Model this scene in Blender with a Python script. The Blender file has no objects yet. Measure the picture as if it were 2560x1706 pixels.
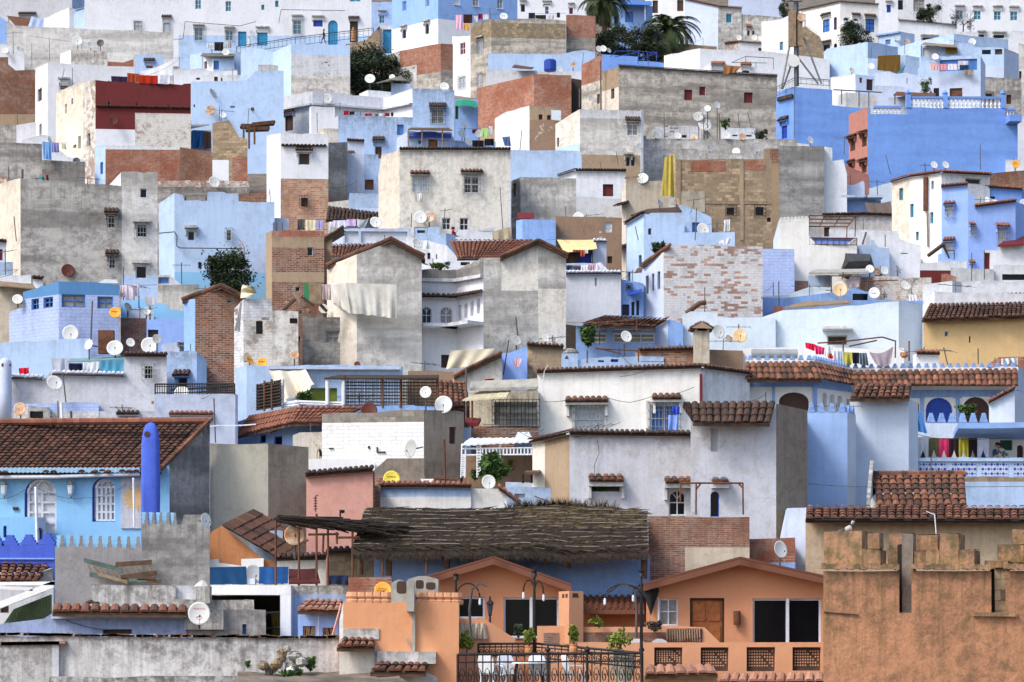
import bpy, math, random
from mathutils import Vector, Matrix
R=math.radians
S=bpy.context.scene; COL=S.collection
# ---- camera, sky, sun, exposure
F=6000.0; HY=1600.0; CX=1280.0
cam=bpy.data.cameras.new('camera'); co=bpy.data.objects.new('camera',cam); COL.objects.link(co)
co.location=(0,0,0); co.rotation_euler=(R(90),0,0)
cam.sensor_width=36; cam.lens=36*F/2560; cam.shift_y=(HY-853)/2560; cam.clip_end=3000; cam.clip_start=1
S.camera=co
SUN_EL,SUN_AZ=46,-125      # azimuth measured from +Y (view direction), negative = to the left
w=bpy.data.worlds.new('World'); S.world=w; w.use_nodes=True
nt=w.node_tree; bg=nt.nodes['Background']; sk=nt.nodes.new('ShaderNodeTexSky'); sk.sky_type='NISHITA'
sk.sun_disc=False; sk.sun_elevation=R(SUN_EL); sk.sun_rotation=R(SUN_AZ); sk.dust_density=3.0; sk.air_density=1.0
nt.links.new(sk.outputs[0],bg.inputs[0]); bg.inputs[1].default_value=0.15
sl=bpy.data.lights.new('sun','SUN'); so=bpy.data.objects.new('sun',sl); COL.objects.link(so)
sl.energy=1.4; sl.angle=R(16); sl.color=(1,.965,.91)
sd=Vector((math.sin(R(SUN_AZ))*math.cos(R(SUN_EL)),math.cos(R(SUN_AZ))*math.cos(R(SUN_EL)),math.sin(R(SUN_EL))))
so.rotation_euler=sd.to_track_quat('Z','Y').to_euler(); so.location=(-60,0,120)
S.view_settings.view_transform='Standard'; S.view_settings.look='None'; S.view_settings.exposure=0.8
S.cycles.max_bounces=5; S.cycles.diffuse_bounces=3

# ---- materials
def lin(c): return tuple(((x/255)/12.92 if x/255<=.04045 else ((x/255+.055)/1.055)**2.4) for x in c)
MATS={}
def nodes(name):
    m=bpy.data.materials.new(name); m.use_nodes=True; nt=m.node_tree
    return m,nt,nt.nodes['Principled BSDF']
def N(nt,t,**k):
    n=nt.nodes.new(t)
    for a,b in k.items(): setattr(n,a,b)
    return n
def val(nt,op,a,b=0,c=0,clamp=False):
    n=N(nt,'ShaderNodeMath',operation=op,use_clamp=clamp)
    for i,x in enumerate((a,b,c)):
        if isinstance(x,(int,float)): n.inputs[i].default_value=x
        else: nt.links.new(x,n.inputs[i])
    return n.outputs[0]
def sstep(nt,x,a,b):
    n=N(nt,'ShaderNodeMapRange',interpolation_type='SMOOTHSTEP')
    nt.links.new(x,n.inputs[0]); n.inputs[1].default_value=a; n.inputs[2].default_value=b
    return n.outputs[0]
def mix(nt,f,a,b,mode='MIX'):
    n=N(nt,'ShaderNodeMix',data_type='RGBA',blend_type=mode)
    for i,x in ((0,f),(6,a),(7,b)):
        if isinstance(x,(int,float)): n.inputs[i].default_value=x
        elif isinstance(x,tuple): n.inputs[i].default_value=(*x[:3],1)
        else: nt.links.new(x,n.inputs[i])
    return n.outputs[2]
def noise(nt,vec,scale,detail=5,rough=.6):
    n=N(nt,'ShaderNodeTexNoise'); n.inputs['Scale'].default_value=scale; n.inputs['Detail'].default_value=detail; n.inputs['Roughness'].default_value=rough
    nt.links.new(vec,n.inputs['Vector']); return n.outputs[0]
def scaled(nt,vec,s):
    n=N(nt,'ShaderNodeVectorMath',operation='MULTIPLY'); nt.links.new(vec,n.inputs[0]); n.inputs[1].default_value=s; return n.outputs[0]
def wallmat(key,rgb,dirt=.35,dcol=(95,92,88),patch=0.,pcol=None,streak=.35,brick=None,bamt=1.,bs=(.27,.088),top=.0,mort=(175,168,158),ps=.9,var=.1,bump=.35,lift=0.):
    """painted or bare masonry: base paint, blotches, damp streaks under the coping, peeled patches, brick courses (uv in metres)"""
    m,nt,b=nodes('wall_'+key); base=lin(rgb)
    geo=N(nt,'ShaderNodeNewGeometry'); uv=N(nt,'ShaderNodeUVMap'); oi=N(nt,'ShaderNodeObjectInfo')
    pos=N(nt,'ShaderNodeVectorMath',operation='ADD'); nt.links.new(geo.outputs['Position'],pos.inputs[0])
    sc=N(nt,'ShaderNodeVectorMath',operation='SCALE'); sc.inputs[0].default_value=(37,11,23); nt.links.new(oi.outputs['Random'],sc.inputs['Scale']); nt.links.new(sc.outputs[0],pos.inputs[1])
    P=pos.outputs[0]; UV=uv.outputs[0]
    sep=N(nt,'ShaderNodeSeparateXYZ'); nt.links.new(UV,sep.inputs[0]); v=sep.outputs[1]
    n1=noise(nt,P,.45,6,.62); n2=noise(nt,P,2.6,8,.72); n3=noise(nt,P,14,3,.6)
    c=base
    hgt=n2
    if brick:
        bt=N(nt,'ShaderNodeTexBrick',offset=.5); bt.inputs['Scale'].default_value=1
        bt.inputs['Brick Width'].default_value=bs[0]; bt.inputs['Row Height'].default_value=bs[1]; bt.inputs['Mortar Size'].default_value=.014; bt.inputs['Mortar Smooth'].default_value=.4
        wob=N(nt,'ShaderNodeVectorMath',operation='ADD'); nt.links.new(UV,wob.inputs[0]); nn=N(nt,'ShaderNodeTexNoise'); nn.inputs['Scale'].default_value=1.3; nt.links.new(P,nn.inputs['Vector'])
        nt.links.new(scaled(nt,nn.outputs[1],(.06,.07,0)),wob.inputs[1])
        nt.links.new(wob.outputs[0],bt.inputs['Vector'])
        kb=lin(brick)
        bt.inputs['Color1'].default_value=(*[x*.6 for x in kb],1); bt.inputs['Color2'].default_value=(*[min(1,x*1.5) for x in kb],1); bt.inputs['Mortar'].default_value=(*lin(mort),1); bt.inputs['Bias'].default_value=-.1
        bc=mix(nt,sstep(nt,n1,.42,.62),bt.outputs[0],lin([min(255,x*.85+14) for x in brick]))
        bc=mix(nt,val(nt,'MULTIPLY',sstep(nt,n2,.49,.64),.62),bc,lin(mort)); n6=noise(nt,P,5.,6,.7); bc=mix(nt,val(nt,'MULTIPLY',sstep(nt,n6,.50,.66),.5),bc,mix(nt,1.,bc,(.45,.42,.4),'MULTIPLY'))
        if bamt>=1: c=bc
        else:
            t=.30+.40*(1-bamt)
            msk=sstep(nt,val(nt,'ADD',val(nt,'MULTIPLY',n2,.6),val(nt,'MULTIPLY',n1,.4)),t,t+.05)
            if bamt<.45:   # single exposed bricks showing through whitewash
                b2=N(nt,'ShaderNodeTexBrick',offset=.5); b2.inputs['Scale'].default_value=1
                for q in ('Brick Width','Row Height'): b2.inputs[q].default_value=bt.inputs[q].default_value
                b2.inputs['Mortar Size'].default_value=.0; b2.inputs['Color1'].default_value=(0,0,0,1); b2.inputs['Color2'].default_value=(1,1,1,1); b2.inputs['Mortar'].default_value=(0,0,0,1)
                nt.links.new(wob.outputs[0],b2.inputs['Vector'])
                msk=sstep(nt,val(nt,'ADD',b2.outputs[0],val(nt,'MULTIPLY',n1,.9)),1.56-bamt,1.59-bamt)
            lined=mix(nt,val(nt,'MULTIPLY',bt.outputs[1],.35),base,lin(dcol))
            c=mix(nt,msk,lined,bc)
        hgt=val(nt,'SUBTRACT',val(nt,'MULTIPLY',n2,.6),val(nt,'MULTIPLY',bt.outputs[1],.5))
    if patch>0:
        nb=noise(nt,P,ps,7,.65); t=.72-.36*patch
        c=mix(nt,sstep(nt,nb,t,t+.035),c,lin(pcol))
    # large tone variation of the paint, blotchy dirt, streaks from the top edge
    c=mix(nt,val(nt,'MULTIPLY',sstep(nt,n1,.38,.66),var*2.2),c,mix(nt,1.,c,(.72,.72,.74),'MULTIPLY'))
    c=mix(nt,val(nt,'MULTIPLY',sstep(nt,n3,.45,.7),.10+dirt*.22),c,lin(dcol))
    if lift:   # cement rendered in lifts: paler and darker courses
        lb=noise(nt,scaled(nt,UV,(.10,.95,1)),1.,5,.6); c=mix(nt,val(nt,'MULTIPLY',sstep(nt,lb,.40,.62),lift),c,lin([min(255,x*1.22+12) for x in rgb])); c=mix(nt,val(nt,'MULTIPLY',sstep(nt,lb,.52,.40),lift*.8),c,lin(dcol))
        n4=noise(nt,scaled(nt,P,(1,1,1.6)),1.5,9,.75); c=mix(nt,val(nt,'MULTIPLY',sstep(nt,n4,.46,.60),lift*.8),c,lin([x*.9 for x in dcol]))
    n5=noise(nt,P,6.5,7,.75); c=mix(nt,val(nt,'MULTIPLY',val(nt,'MULTIPLY',sstep(nt,n5,.52,.64),sstep(nt,n1,.3,.5)),dirt*.55),c,lin([x*.92 for x in dcol]))
    d=val(nt,'MULTIPLY',sstep(nt,n2,.44,.64),sstep(nt,n1,.34,.56))
    c=mix(nt,val(nt,'MULTIPLY',d,dirt,clamp=True),c,lin(dcol))
    st=noise(nt,scaled(nt,UV,(5.,.28,1)),1.,6,.7)
    fall=val(nt,'POWER',2.718,val(nt,'MULTIPLY',v,.75))      # v is negative metres below the top
    e=val(nt,'MULTIPLY',sstep(nt,st,.42,.70),val(nt,'ADD',val(nt,'MULTIPLY',fall,1.1),.34))
    c=mix(nt,val(nt,'MULTIPLY',e,streak,clamp=True),c,lin(dcol))
    if dirt>.3:   # hairline cracks
        vo=N(nt,'ShaderNodeTexVoronoi',feature='DISTANCE_TO_EDGE'); vo.inputs['Scale'].default_value=.38; wn=N(nt,'ShaderNodeTexNoise'); wn.inputs['Scale'].default_value=1.6; wn.inputs['Detail'].default_value=6; nt.links.new(P,wn.inputs['Vector']); wa=N(nt,'ShaderNodeVectorMath',operation='ADD'); nt.links.new(P,wa.inputs[0]); nt.links.new(scaled(nt,wn.outputs[1],(1.3,1.3,1.3)),wa.inputs[1]); nt.links.new(wa.outputs[0],vo.inputs['Vector'])
        c=mix(nt,val(nt,'MULTIPLY',val(nt,'MULTIPLY',sstep(nt,vo.outputs[0],.009,.002),sstep(nt,n1,.50,.58)),.3),c,lin([x*.6 for x in dcol]))
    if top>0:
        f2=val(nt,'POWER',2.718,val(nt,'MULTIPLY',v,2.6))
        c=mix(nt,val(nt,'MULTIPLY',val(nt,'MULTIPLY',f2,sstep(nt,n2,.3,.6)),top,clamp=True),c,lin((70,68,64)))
    hv=N(nt,'ShaderNodeHueSaturation'); hv.inputs['Saturation'].default_value=.92; nt.links.new(c,hv.inputs['Color']) if not isinstance(c,tuple) else None
    nt.links.new(val(nt,'ADD',val(nt,'MULTIPLY',oi.outputs['Random'],.12),.94),hv.inputs['Value'])
    nt.links.new(hv.outputs[0],b.inputs['Base Color'])
    b.inputs['Roughness'].default_value=.92; b.inputs['Specular IOR Level'].default_value=.15
    bp=N(nt,'ShaderNodeBump'); bp.inputs['Strength'].default_value=bump; bp.inputs['Distance'].default_value=.05
    nt.links.new(hgt,bp.inputs['Height']); nt.links.new(bp.outputs[0],b.inputs['Normal'])
    MATS[key]=m
def plain(key,rgb,rough=.7,var=.25,metal=0,scale=3.,spec=.3,col2=None):
    m,nt,b=nodes('mat_'+key); base=lin(rgb); geo=N(nt,'ShaderNodeNewGeometry')
    n=noise(nt,geo.outputs['Position'],scale,6,.65)
    c=mix(nt,sstep(nt,n,.35,.7),base,lin(col2) if col2 else tuple(x*(1-var*1.4) for x in base))
    nt.links.new(c,b.inputs['Base Color']); b.inputs['Roughness'].default_value=rough; b.inputs['Metallic'].default_value=metal; b.inputs['Specular IOR Level'].default_value=spec
    MATS[key]=m
def tilemat(key,cols,moss=.25):
    m,nt,b=nodes('tile_'+key); uv=N(nt,'ShaderNodeUVMap'); sep=N(nt,'ShaderNodeSeparateXYZ'); nt.links.new(uv.outputs[0],sep.inputs[0])
    r=N(nt,'ShaderNodeValToRGB'); r.color_ramp.interpolation='LINEAR'
    el=r.color_ramp.elements
    while len(el)<len(cols): el.new(.5)
    for i,c in enumerate(cols): el[i].position=i/(len(cols)-1); el[i].color=(*lin(c),1)
    nt.links.new(sep.outputs[0],r.inputs[0]); geo=N(nt,'ShaderNodeNewGeometry')
    n=noise(nt,geo.outputs['Position'],7,6,.7); n1=noise(nt,geo.outputs['Position'],.9,4,.6)
    c=mix(nt,val(nt,'MULTIPLY',sstep(nt,n,.45,.72),moss*2),r.outputs[0],lin((78,70,62)))
    c=mix(nt,val(nt,'MULTIPLY',sstep(nt,n1,.45,.7),moss),c,lin((62,52,46)))
    nt.links.new(c,b.inputs['Base Color']); b.inputs['Roughness'].default_value=.88; b.inputs['Specular IOR Level'].default_value=.2
    MATS[key]=m

# white and cream
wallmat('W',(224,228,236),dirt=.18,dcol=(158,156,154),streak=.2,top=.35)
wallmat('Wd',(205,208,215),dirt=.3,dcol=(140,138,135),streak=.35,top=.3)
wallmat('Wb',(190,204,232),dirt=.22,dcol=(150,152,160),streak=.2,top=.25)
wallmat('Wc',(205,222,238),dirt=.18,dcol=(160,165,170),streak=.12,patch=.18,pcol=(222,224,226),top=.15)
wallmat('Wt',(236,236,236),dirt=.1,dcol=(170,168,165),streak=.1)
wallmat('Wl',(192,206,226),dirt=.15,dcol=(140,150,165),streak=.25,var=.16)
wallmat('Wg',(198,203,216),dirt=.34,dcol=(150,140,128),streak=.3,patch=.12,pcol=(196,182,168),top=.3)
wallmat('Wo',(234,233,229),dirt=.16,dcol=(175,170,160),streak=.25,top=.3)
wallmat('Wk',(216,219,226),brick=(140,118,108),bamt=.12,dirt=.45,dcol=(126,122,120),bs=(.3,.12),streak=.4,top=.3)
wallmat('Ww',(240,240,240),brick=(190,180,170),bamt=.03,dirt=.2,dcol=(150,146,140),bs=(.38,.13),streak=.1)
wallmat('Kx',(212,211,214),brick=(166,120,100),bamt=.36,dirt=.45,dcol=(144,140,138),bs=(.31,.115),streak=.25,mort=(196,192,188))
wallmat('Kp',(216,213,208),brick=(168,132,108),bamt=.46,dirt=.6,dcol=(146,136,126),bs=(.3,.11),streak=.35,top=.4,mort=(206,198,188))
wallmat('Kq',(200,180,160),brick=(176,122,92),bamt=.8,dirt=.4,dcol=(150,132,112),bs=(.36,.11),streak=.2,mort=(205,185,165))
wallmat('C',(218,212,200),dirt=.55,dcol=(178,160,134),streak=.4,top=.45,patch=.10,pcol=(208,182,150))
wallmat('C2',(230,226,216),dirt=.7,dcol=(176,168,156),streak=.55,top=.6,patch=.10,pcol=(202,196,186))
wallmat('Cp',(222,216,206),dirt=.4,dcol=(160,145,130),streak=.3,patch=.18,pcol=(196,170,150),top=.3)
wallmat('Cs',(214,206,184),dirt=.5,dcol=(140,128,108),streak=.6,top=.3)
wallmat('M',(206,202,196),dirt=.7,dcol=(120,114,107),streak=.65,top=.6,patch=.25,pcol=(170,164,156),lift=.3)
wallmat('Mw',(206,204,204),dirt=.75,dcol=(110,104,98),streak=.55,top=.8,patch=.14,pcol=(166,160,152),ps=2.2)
# grey cement
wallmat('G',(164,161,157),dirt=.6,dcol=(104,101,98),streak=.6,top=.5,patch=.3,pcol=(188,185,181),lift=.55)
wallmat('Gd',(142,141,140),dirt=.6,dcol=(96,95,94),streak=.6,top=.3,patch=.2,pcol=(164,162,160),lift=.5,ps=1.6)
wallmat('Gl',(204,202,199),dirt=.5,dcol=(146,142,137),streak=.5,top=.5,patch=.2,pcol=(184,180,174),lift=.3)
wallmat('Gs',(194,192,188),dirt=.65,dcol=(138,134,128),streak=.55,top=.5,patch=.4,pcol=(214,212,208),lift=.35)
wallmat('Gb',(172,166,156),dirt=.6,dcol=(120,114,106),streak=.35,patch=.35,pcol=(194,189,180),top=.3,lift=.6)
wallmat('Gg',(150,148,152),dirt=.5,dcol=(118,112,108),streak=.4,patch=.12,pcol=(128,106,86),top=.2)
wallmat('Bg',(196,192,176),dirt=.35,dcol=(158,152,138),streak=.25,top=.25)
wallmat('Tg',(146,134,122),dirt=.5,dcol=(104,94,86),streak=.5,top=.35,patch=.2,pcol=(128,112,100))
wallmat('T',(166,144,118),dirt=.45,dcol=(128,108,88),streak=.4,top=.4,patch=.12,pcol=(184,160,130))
wallmat('Tp',(152,124,100),dirt=.45,dcol=(120,98,80),streak=.3,patch=.22,pcol=(205,196,182))
wallmat('Ty',(192,170,142),dirt=.45,dcol=(146,124,100),streak=.35,patch=.06,pcol=(168,92,62),top=.2,ps=2.)
wallmat('Tc',(196,186,168),dirt=.5,dcol=(150,134,112),streak=.5,top=.5,patch=.1,pcol=(200,170,140))
# brick
wallmat('K',(150,90,64),brick=(164,88,58),dirt=.3,dcol=(110,84,70),streak=.25,mort=(176,156,140))
wallmat('Kd',(130,86,64),brick=(132,80,56),dirt=.4,dcol=(96,76,66),streak=.35,mort=(166,150,136),top=.3)
wallmat('Kl',(140,100,80),brick=(134,84,62),dirt=.4,dcol=(104,82,70),streak=.25,mort=(168,150,136),bs=(.32,.062))
wallmat('Kt',(178,158,130),brick=(172,150,122),dirt=.3,dcol=(140,118,90),streak=.25,bs=(.34,.16),mort=(150,130,102),top=.25)
wallmat('Kc',(206,205,204),brick=(150,108,90),bamt=.6,dirt=.45,dcol=(140,132,126),bs=(.3,.1),streak=.3,mort=(206,198,190))
wallmat('S',(160,146,122),brick=(162,142,112),dirt=.5,dcol=(112,102,88),bs=(.42,.26),streak=.3,mort=(128,118,100))
wallmat('Sg',(158,152,140),brick=(160,154,142),dirt=.5,dcol=(112,108,100),bs=(.45,.2),streak=.3,mort=(128,122,112))
# blues
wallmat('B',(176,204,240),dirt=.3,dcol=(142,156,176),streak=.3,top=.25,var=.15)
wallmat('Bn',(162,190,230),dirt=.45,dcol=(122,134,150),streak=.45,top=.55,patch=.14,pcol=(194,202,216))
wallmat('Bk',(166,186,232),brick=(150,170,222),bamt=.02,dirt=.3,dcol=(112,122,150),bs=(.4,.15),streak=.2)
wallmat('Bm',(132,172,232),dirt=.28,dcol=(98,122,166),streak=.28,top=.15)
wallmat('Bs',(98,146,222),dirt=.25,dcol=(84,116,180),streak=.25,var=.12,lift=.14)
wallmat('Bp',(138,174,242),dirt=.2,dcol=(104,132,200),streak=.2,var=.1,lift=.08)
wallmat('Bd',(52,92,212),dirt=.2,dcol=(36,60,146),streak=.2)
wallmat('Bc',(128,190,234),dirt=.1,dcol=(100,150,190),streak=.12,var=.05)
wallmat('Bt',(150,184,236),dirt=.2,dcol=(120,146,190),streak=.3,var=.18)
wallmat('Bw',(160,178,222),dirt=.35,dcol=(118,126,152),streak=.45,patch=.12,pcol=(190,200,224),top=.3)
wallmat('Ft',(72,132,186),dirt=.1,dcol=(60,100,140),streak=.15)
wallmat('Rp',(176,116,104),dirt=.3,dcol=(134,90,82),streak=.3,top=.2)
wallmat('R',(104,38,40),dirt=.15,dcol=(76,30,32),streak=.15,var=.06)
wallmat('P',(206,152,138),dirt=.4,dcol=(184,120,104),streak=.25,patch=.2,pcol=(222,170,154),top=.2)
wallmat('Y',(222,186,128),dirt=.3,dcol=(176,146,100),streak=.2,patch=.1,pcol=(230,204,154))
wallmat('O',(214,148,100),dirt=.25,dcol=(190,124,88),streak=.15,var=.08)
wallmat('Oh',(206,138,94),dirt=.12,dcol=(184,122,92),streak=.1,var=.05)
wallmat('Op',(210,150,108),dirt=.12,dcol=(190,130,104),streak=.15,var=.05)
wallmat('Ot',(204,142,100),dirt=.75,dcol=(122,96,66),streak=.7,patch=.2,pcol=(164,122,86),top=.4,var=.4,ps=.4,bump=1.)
wallmat('Om',(202,148,110),dirt=.9,dcol=(116,106,58),streak=.55,top=.6,var=.2,patch=.2,pcol=(128,118,70),ps=1.3,bump=.8)
wallmat('Or',(206,134,76),dirt=.5,dcol=(150,104,72),streak=.4,patch=.1,pcol=(222,180,140))
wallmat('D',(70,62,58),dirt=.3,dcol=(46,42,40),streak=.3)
wallmat('L',(170,184,236),dirt=.1,dcol=(120,130,180))
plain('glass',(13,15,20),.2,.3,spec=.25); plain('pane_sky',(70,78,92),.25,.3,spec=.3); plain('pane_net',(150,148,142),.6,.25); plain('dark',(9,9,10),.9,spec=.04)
plain('white',(232,232,230),.5,.08); plain('grey',(150,152,154),.55,.2); plain('steel',(96,98,100),.45,.2,.6)
plain('iron',(38,36,38),.6,.3); plain('rust',(112,72,52),.8,.4); plain('pole',(92,88,84),.6,.3)
plain('dish',(216,217,214),.45,.08,scale=1.2); plain('dishg',(176,178,176),.5,.12); plain('dishr',(206,196,180),.6,col2=(176,112,60),scale=2.2); plain('disht',(204,170,118),.6,col2=(214,206,190),scale=2.)
plain('dishm',(92,44,34),.6,.2); plain('disho',(236,164,60),.5,.08); plain('dishy',(226,206,84),.5,.06); plain('dishk',(70,72,76),.5,.2); plain('dishb',(150,84,52),.6,.3,col2=(204,184,160))
plain('fb',(70,120,190),.5,.15); plain('fd',(36,70,168),.5,.15); plain('fk',(62,44,36),.6,.25); plain('teal',(52,128,150),.5,.15); plain('green',(44,96,74),.7,.2)
plain('door',(46,140,186),.5,.15); plain('shR',(104,34,38),.6,.15); plain('pale',(206,216,226),.5,.1); plain('wood',(172,104,58),.6,.3,scale=6); plain('woodd',(98,74,58),.75,.35,scale=5); plain('pale_pole',(150,142,132),.9,.3); plain('board',(148,128,104),.8,.3)
plain('tank',(168,170,172),.3,.15,.3); plain('thatch',(66,57,49),.95,.5,scale=9,col2=(46,40,36)); plain('thatchl',(110,96,72),.95,.4,scale=10); plain('reed',(66,58,54),.9,.45,scale=12)
plain('oldgreen',(96,112,104),.85,.35,scale=5); plain('soil',(120,110,98),.95,.4,scale=.8); plain('stone',(160,140,112),.9,.4,scale=4); plain('cement',(168,166,158),.9,.25); plain('cementd',(116,112,106),.9,.3)
plain('leafd',(56,72,48),.7,.4,scale=1.2,spec=.2); plain('leafo',(66,76,56),.75,.4,scale=1.2,spec=.2); plain('leafm',(70,96,46),.7,.35,scale=1.5,spec=.2); plain('leafy',(128,140,58),.7,.3,scale=2,spec=.2); plain('palm',(66,82,48),.65,.4,scale=1.,spec=.25); plain('bark',(98,80,64),.9,.35,scale=6); plain('twig',(84,74,68),.9,.3)
plain('skin',(190,140,112),.6,.1); plain('hair',(30,26,26),.7,.2)
tilemat('brown',[(72,54,48),(111,76,63),(89,65,56),(126,87,69),(68,57,49)],.35)
tilemat('dark',[(61,50,44),(79,60,54),(68,56,48),(92,70,61),(55,48,43)],.4)
tilemat('red',[(126,83,67),(149,98,80),(135,89,72),(160,111,90)],.25)
tilemat('mix',[(77,59,51),(138,91,70),(98,70,58),(153,103,80),(69,57,50),(121,81,66)],.3)
tilemat('white',[(206,212,226),(222,226,232),(190,198,218),(214,218,226)],.1)
tilemat('or',[(169,121,101),(189,138,114),(157,113,94),(199,149,125)],.2)
tilemat('choc',[(104,66,52),(112,72,58),(98,62,50),(118,78,62)],.05)
tilemat('bluet',[(150,196,228),(176,210,234),(140,186,222)],.05)

# ---- placing: photo tiles (row, column of the 4 x 4 crops) to world
K=640/2350; TX=TY=0.
def T(r,c):
    global TX,TY
    TX=640.*c; TY=(0.,427.,854.,1279.)[r]
def dep(y): return F/max(22+(y-60)*.044,17.5)
def dpt(a): return dep(TY+a*K)
def PT(x,y,D):
    return Vector(((TX+x*K-CX)/F*D,D,(HY-TY-y*K)/F*D))
def ppm(D): return F/D/K           # tile pixels per metre
def gz(D): return .34*(D-66)-3.2   # ground height under the town at distance D

class MB:
    def __init__(s): s.v=[];s.f=[];s.mi=[];s.uv=[];s.mats=[]
    def slot(s,k):
        if k not in s.mats: s.mats.append(k)
        return s.mats.index(k)
    def face(s,pts,mat,uvs=None):
        b=len(s.v); s.v+= [tuple(p) for p in pts]; s.f.append(tuple(range(b,b+len(pts)))); s.mi.append(s.slot(mat))
        s.uv+= uvs or [(.3,-3)]*len(pts)
    def box(s,o,ex,ey,ez,mat,uvk=None):
        """o = corner, ex ey ez = edge vectors"""
        o=Vector(o); p=[o,o+ex,o+ex+ey,o+ey,o+ez,o+ex+ez,o+ex+ey+ez,o+ey+ez]
        lx,ly,lz=ex.length,ey.length,ez.length
        for q,(a,b) in (((0,1,5,4),(lx,lz)),((1,2,6,5),(ly,lz)),((2,3,7,6),(lx,lz)),((3,0,4,7),(ly,lz)),((4,5,6,7),(lx,ly)),((3,2,1,0),(lx,ly))):
            u=uvk if uvk else (0,0)
            s.face([p[i] for i in q],mat,[(u[0],u[1]-b),(u[0]+a,u[1]-b),(u[0]+a,u[1]),(u[0],u[1])])
    def tube(s,pts,r,mat,n=5,cap=True):
        pts=[Vector(p) for p in pts]; rr=r if isinstance(r,(list,tuple)) else [r]*len(pts); rings=[]
        for i,p in enumerate(pts):
            t=(pts[min(i+1,len(pts)-1)]-pts[max(i-1,0)])
            t=t.normalized() if t.length>1e-6 else Vector((0,0,1))
            a=t.orthogonal().normalized() if abs(t.z)<.9 else Vector((1,0,0)); a=(a-t*a.dot(t)).normalized(); b=t.cross(a)
            rings.append([p+(a*math.cos(6.2832*k/n)+b*math.sin(6.2832*k/n))*rr[i] for k in range(n)])
        for i in range(len(rings)-1):
            for k in range(n): s.face([rings[i][k],rings[i][(k+1)%n],rings[i+1][(k+1)%n],rings[i+1][k]],mat)
        if cap: s.face(rings[0][::-1],mat); s.face(rings[-1],mat)
    def lathe(s,o,prof,mat,n=8):
        o=Vector(o); rings=[[o+Vector((r*math.cos(6.2832*k/n),r*math.sin(6.2832*k/n),z)) for k in range(n)] for r,z in prof]
        for i in range(len(rings)-1):
            for k in range(n): s.face([rings[i][k],rings[i][(k+1)%n],rings[i+1][(k+1)%n],rings[i+1][k]],mat)
        s.face(rings[-1],mat); s.face(rings[0][::-1],mat)
    def mesh(s,name,smooth=False):
        me=bpy.data.meshes.new(name); me.from_pydata(s.v,[],s.f)
        for k in s.mats: me.materials.append(MATS[k])
        me.polygons.foreach_set('material_index',s.mi)
        ul=me.uv_layers.new(name='UVMap'); ul.data.foreach_set('uv',[x for t in s.uv for x in t])
        if smooth:
            import bmesh
            bm=bmesh.new(); bm.from_mesh(me); bmesh.ops.remove_doubles(bm,verts=bm.verts,dist=.002)
            for f in bm.faces: f.smooth=True
            bm.to_mesh(me); bm.free()
        me.update(); return me
    def build(s,name,parent=None,smooth=False,org=None):
        """org: world origin the vertices are made relative to (parent Empty location by default)"""
        o=bpy.data.objects.new(name,None if False else s._rel(name,parent,smooth,org)); COL.objects.link(o)
        if parent is not None: o.parent=parent
        elif s._o is not None: o.location=s._o
        return o
    def _rel(s,name,parent,smooth,org):
        s._o=None
        if parent is not None:
            w=WL.get(parent.name,Vector((0,0,0))); s.v=[tuple(Vector(p)-w) for p in s.v]
        else:
            if org is None: 
                xs=list(zip(*s.v)); org=Vector(((min(xs[0])+max(xs[0]))/2,(min(xs[1])+max(xs[1]))/2,min(xs[2])))
            s._o=Vector(org); s.v=[tuple(Vector(p)-s._o) for p in s.v]
        me=s.mesh(name,smooth); return me
WL={}   # world location of Empties (parts are written in world coordinates, then made local)
def tag(o,label=None,cat=None,group=None,kind=None):
    for k,x in (('label',label),('category',cat),('group',group),('kind',kind)):
        if x: o[k]=x
    return o
def thing(name,loc,label,cat,group=None):
    o=bpy.data.objects.new(name,None); COL.objects.link(o); o.location=loc; o.empty_display_size=.3
    WL[o.name]=Vector(loc); return tag(o,label,cat,group)
def part(mb,name,parent,smooth=False):
    o=mb.build(name,parent,smooth); WL[o.name]=WL[parent.name].copy(); return o
def solo(mb,name,label,cat,group=None,smooth=False): return tag(mb.build(name,None,smooth),label,cat,group)
# ---- tiled roofs: every barrel tile modelled, uv carries a random tone per tile
def tiles(mb,e0,e1,r0,r1,mat,tw=.22,th=.36,seed=1,h=.075,base=True,bmat=None):
    rng=random.Random(seed); e0,e1,r0,r1=map(Vector,(e0,e1,r0,r1))
    n=max(2,round(max((e1-e0).length,(r1-r0).length)/tw)); m=max(1,round(max((r0-e0).length,(r1-e1).length)/th))
    nr=(e1-e0).cross(r0-e0).normalized()
    if nr.z<0: nr=-nr
    def q(u,v): 
        a=e0.lerp(e1,u); b=r0.lerp(r1,u); return a.lerp(b,v)
    if base: mb.face([e0-nr*.02,e1-nr*.02,r1-nr*.02,r0-nr*.02],bmat or mat,[(.1,0)]*4)
    for i in range(n):
        du=rng.uniform(-.06,.06)
        for j in range(m):
            t=rng.random(); c=[(t,0)]*4; ju=rng.uniform(-.05,.05); jl=rng.uniform(0,.015)
            v0=max(0,(j-.12)/m) if j else -.06*rng.random(); v1=(j+1)/m; rows=[]
            for v,lift,wd in ((v0,.028+jl,.49),(v1,0,.40)):
                rows.append([q((i+.5+(du+ju)+math.cos(a)*-wd)/n,v)+nr*(math.sin(a)*h+lift) for a in (0,.79,1.57,2.36,3.1416)])
            for k in range(4): mb.face([rows[0][k],rows[0][k+1],rows[1][k+1],rows[1][k]],mat,c)
            if j==0: mb.face(rows[0][::-1],mat,[(t*.6,0)]*5)
class Seg: pass
LAST=None; ALLH=[]
HN=0
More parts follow.
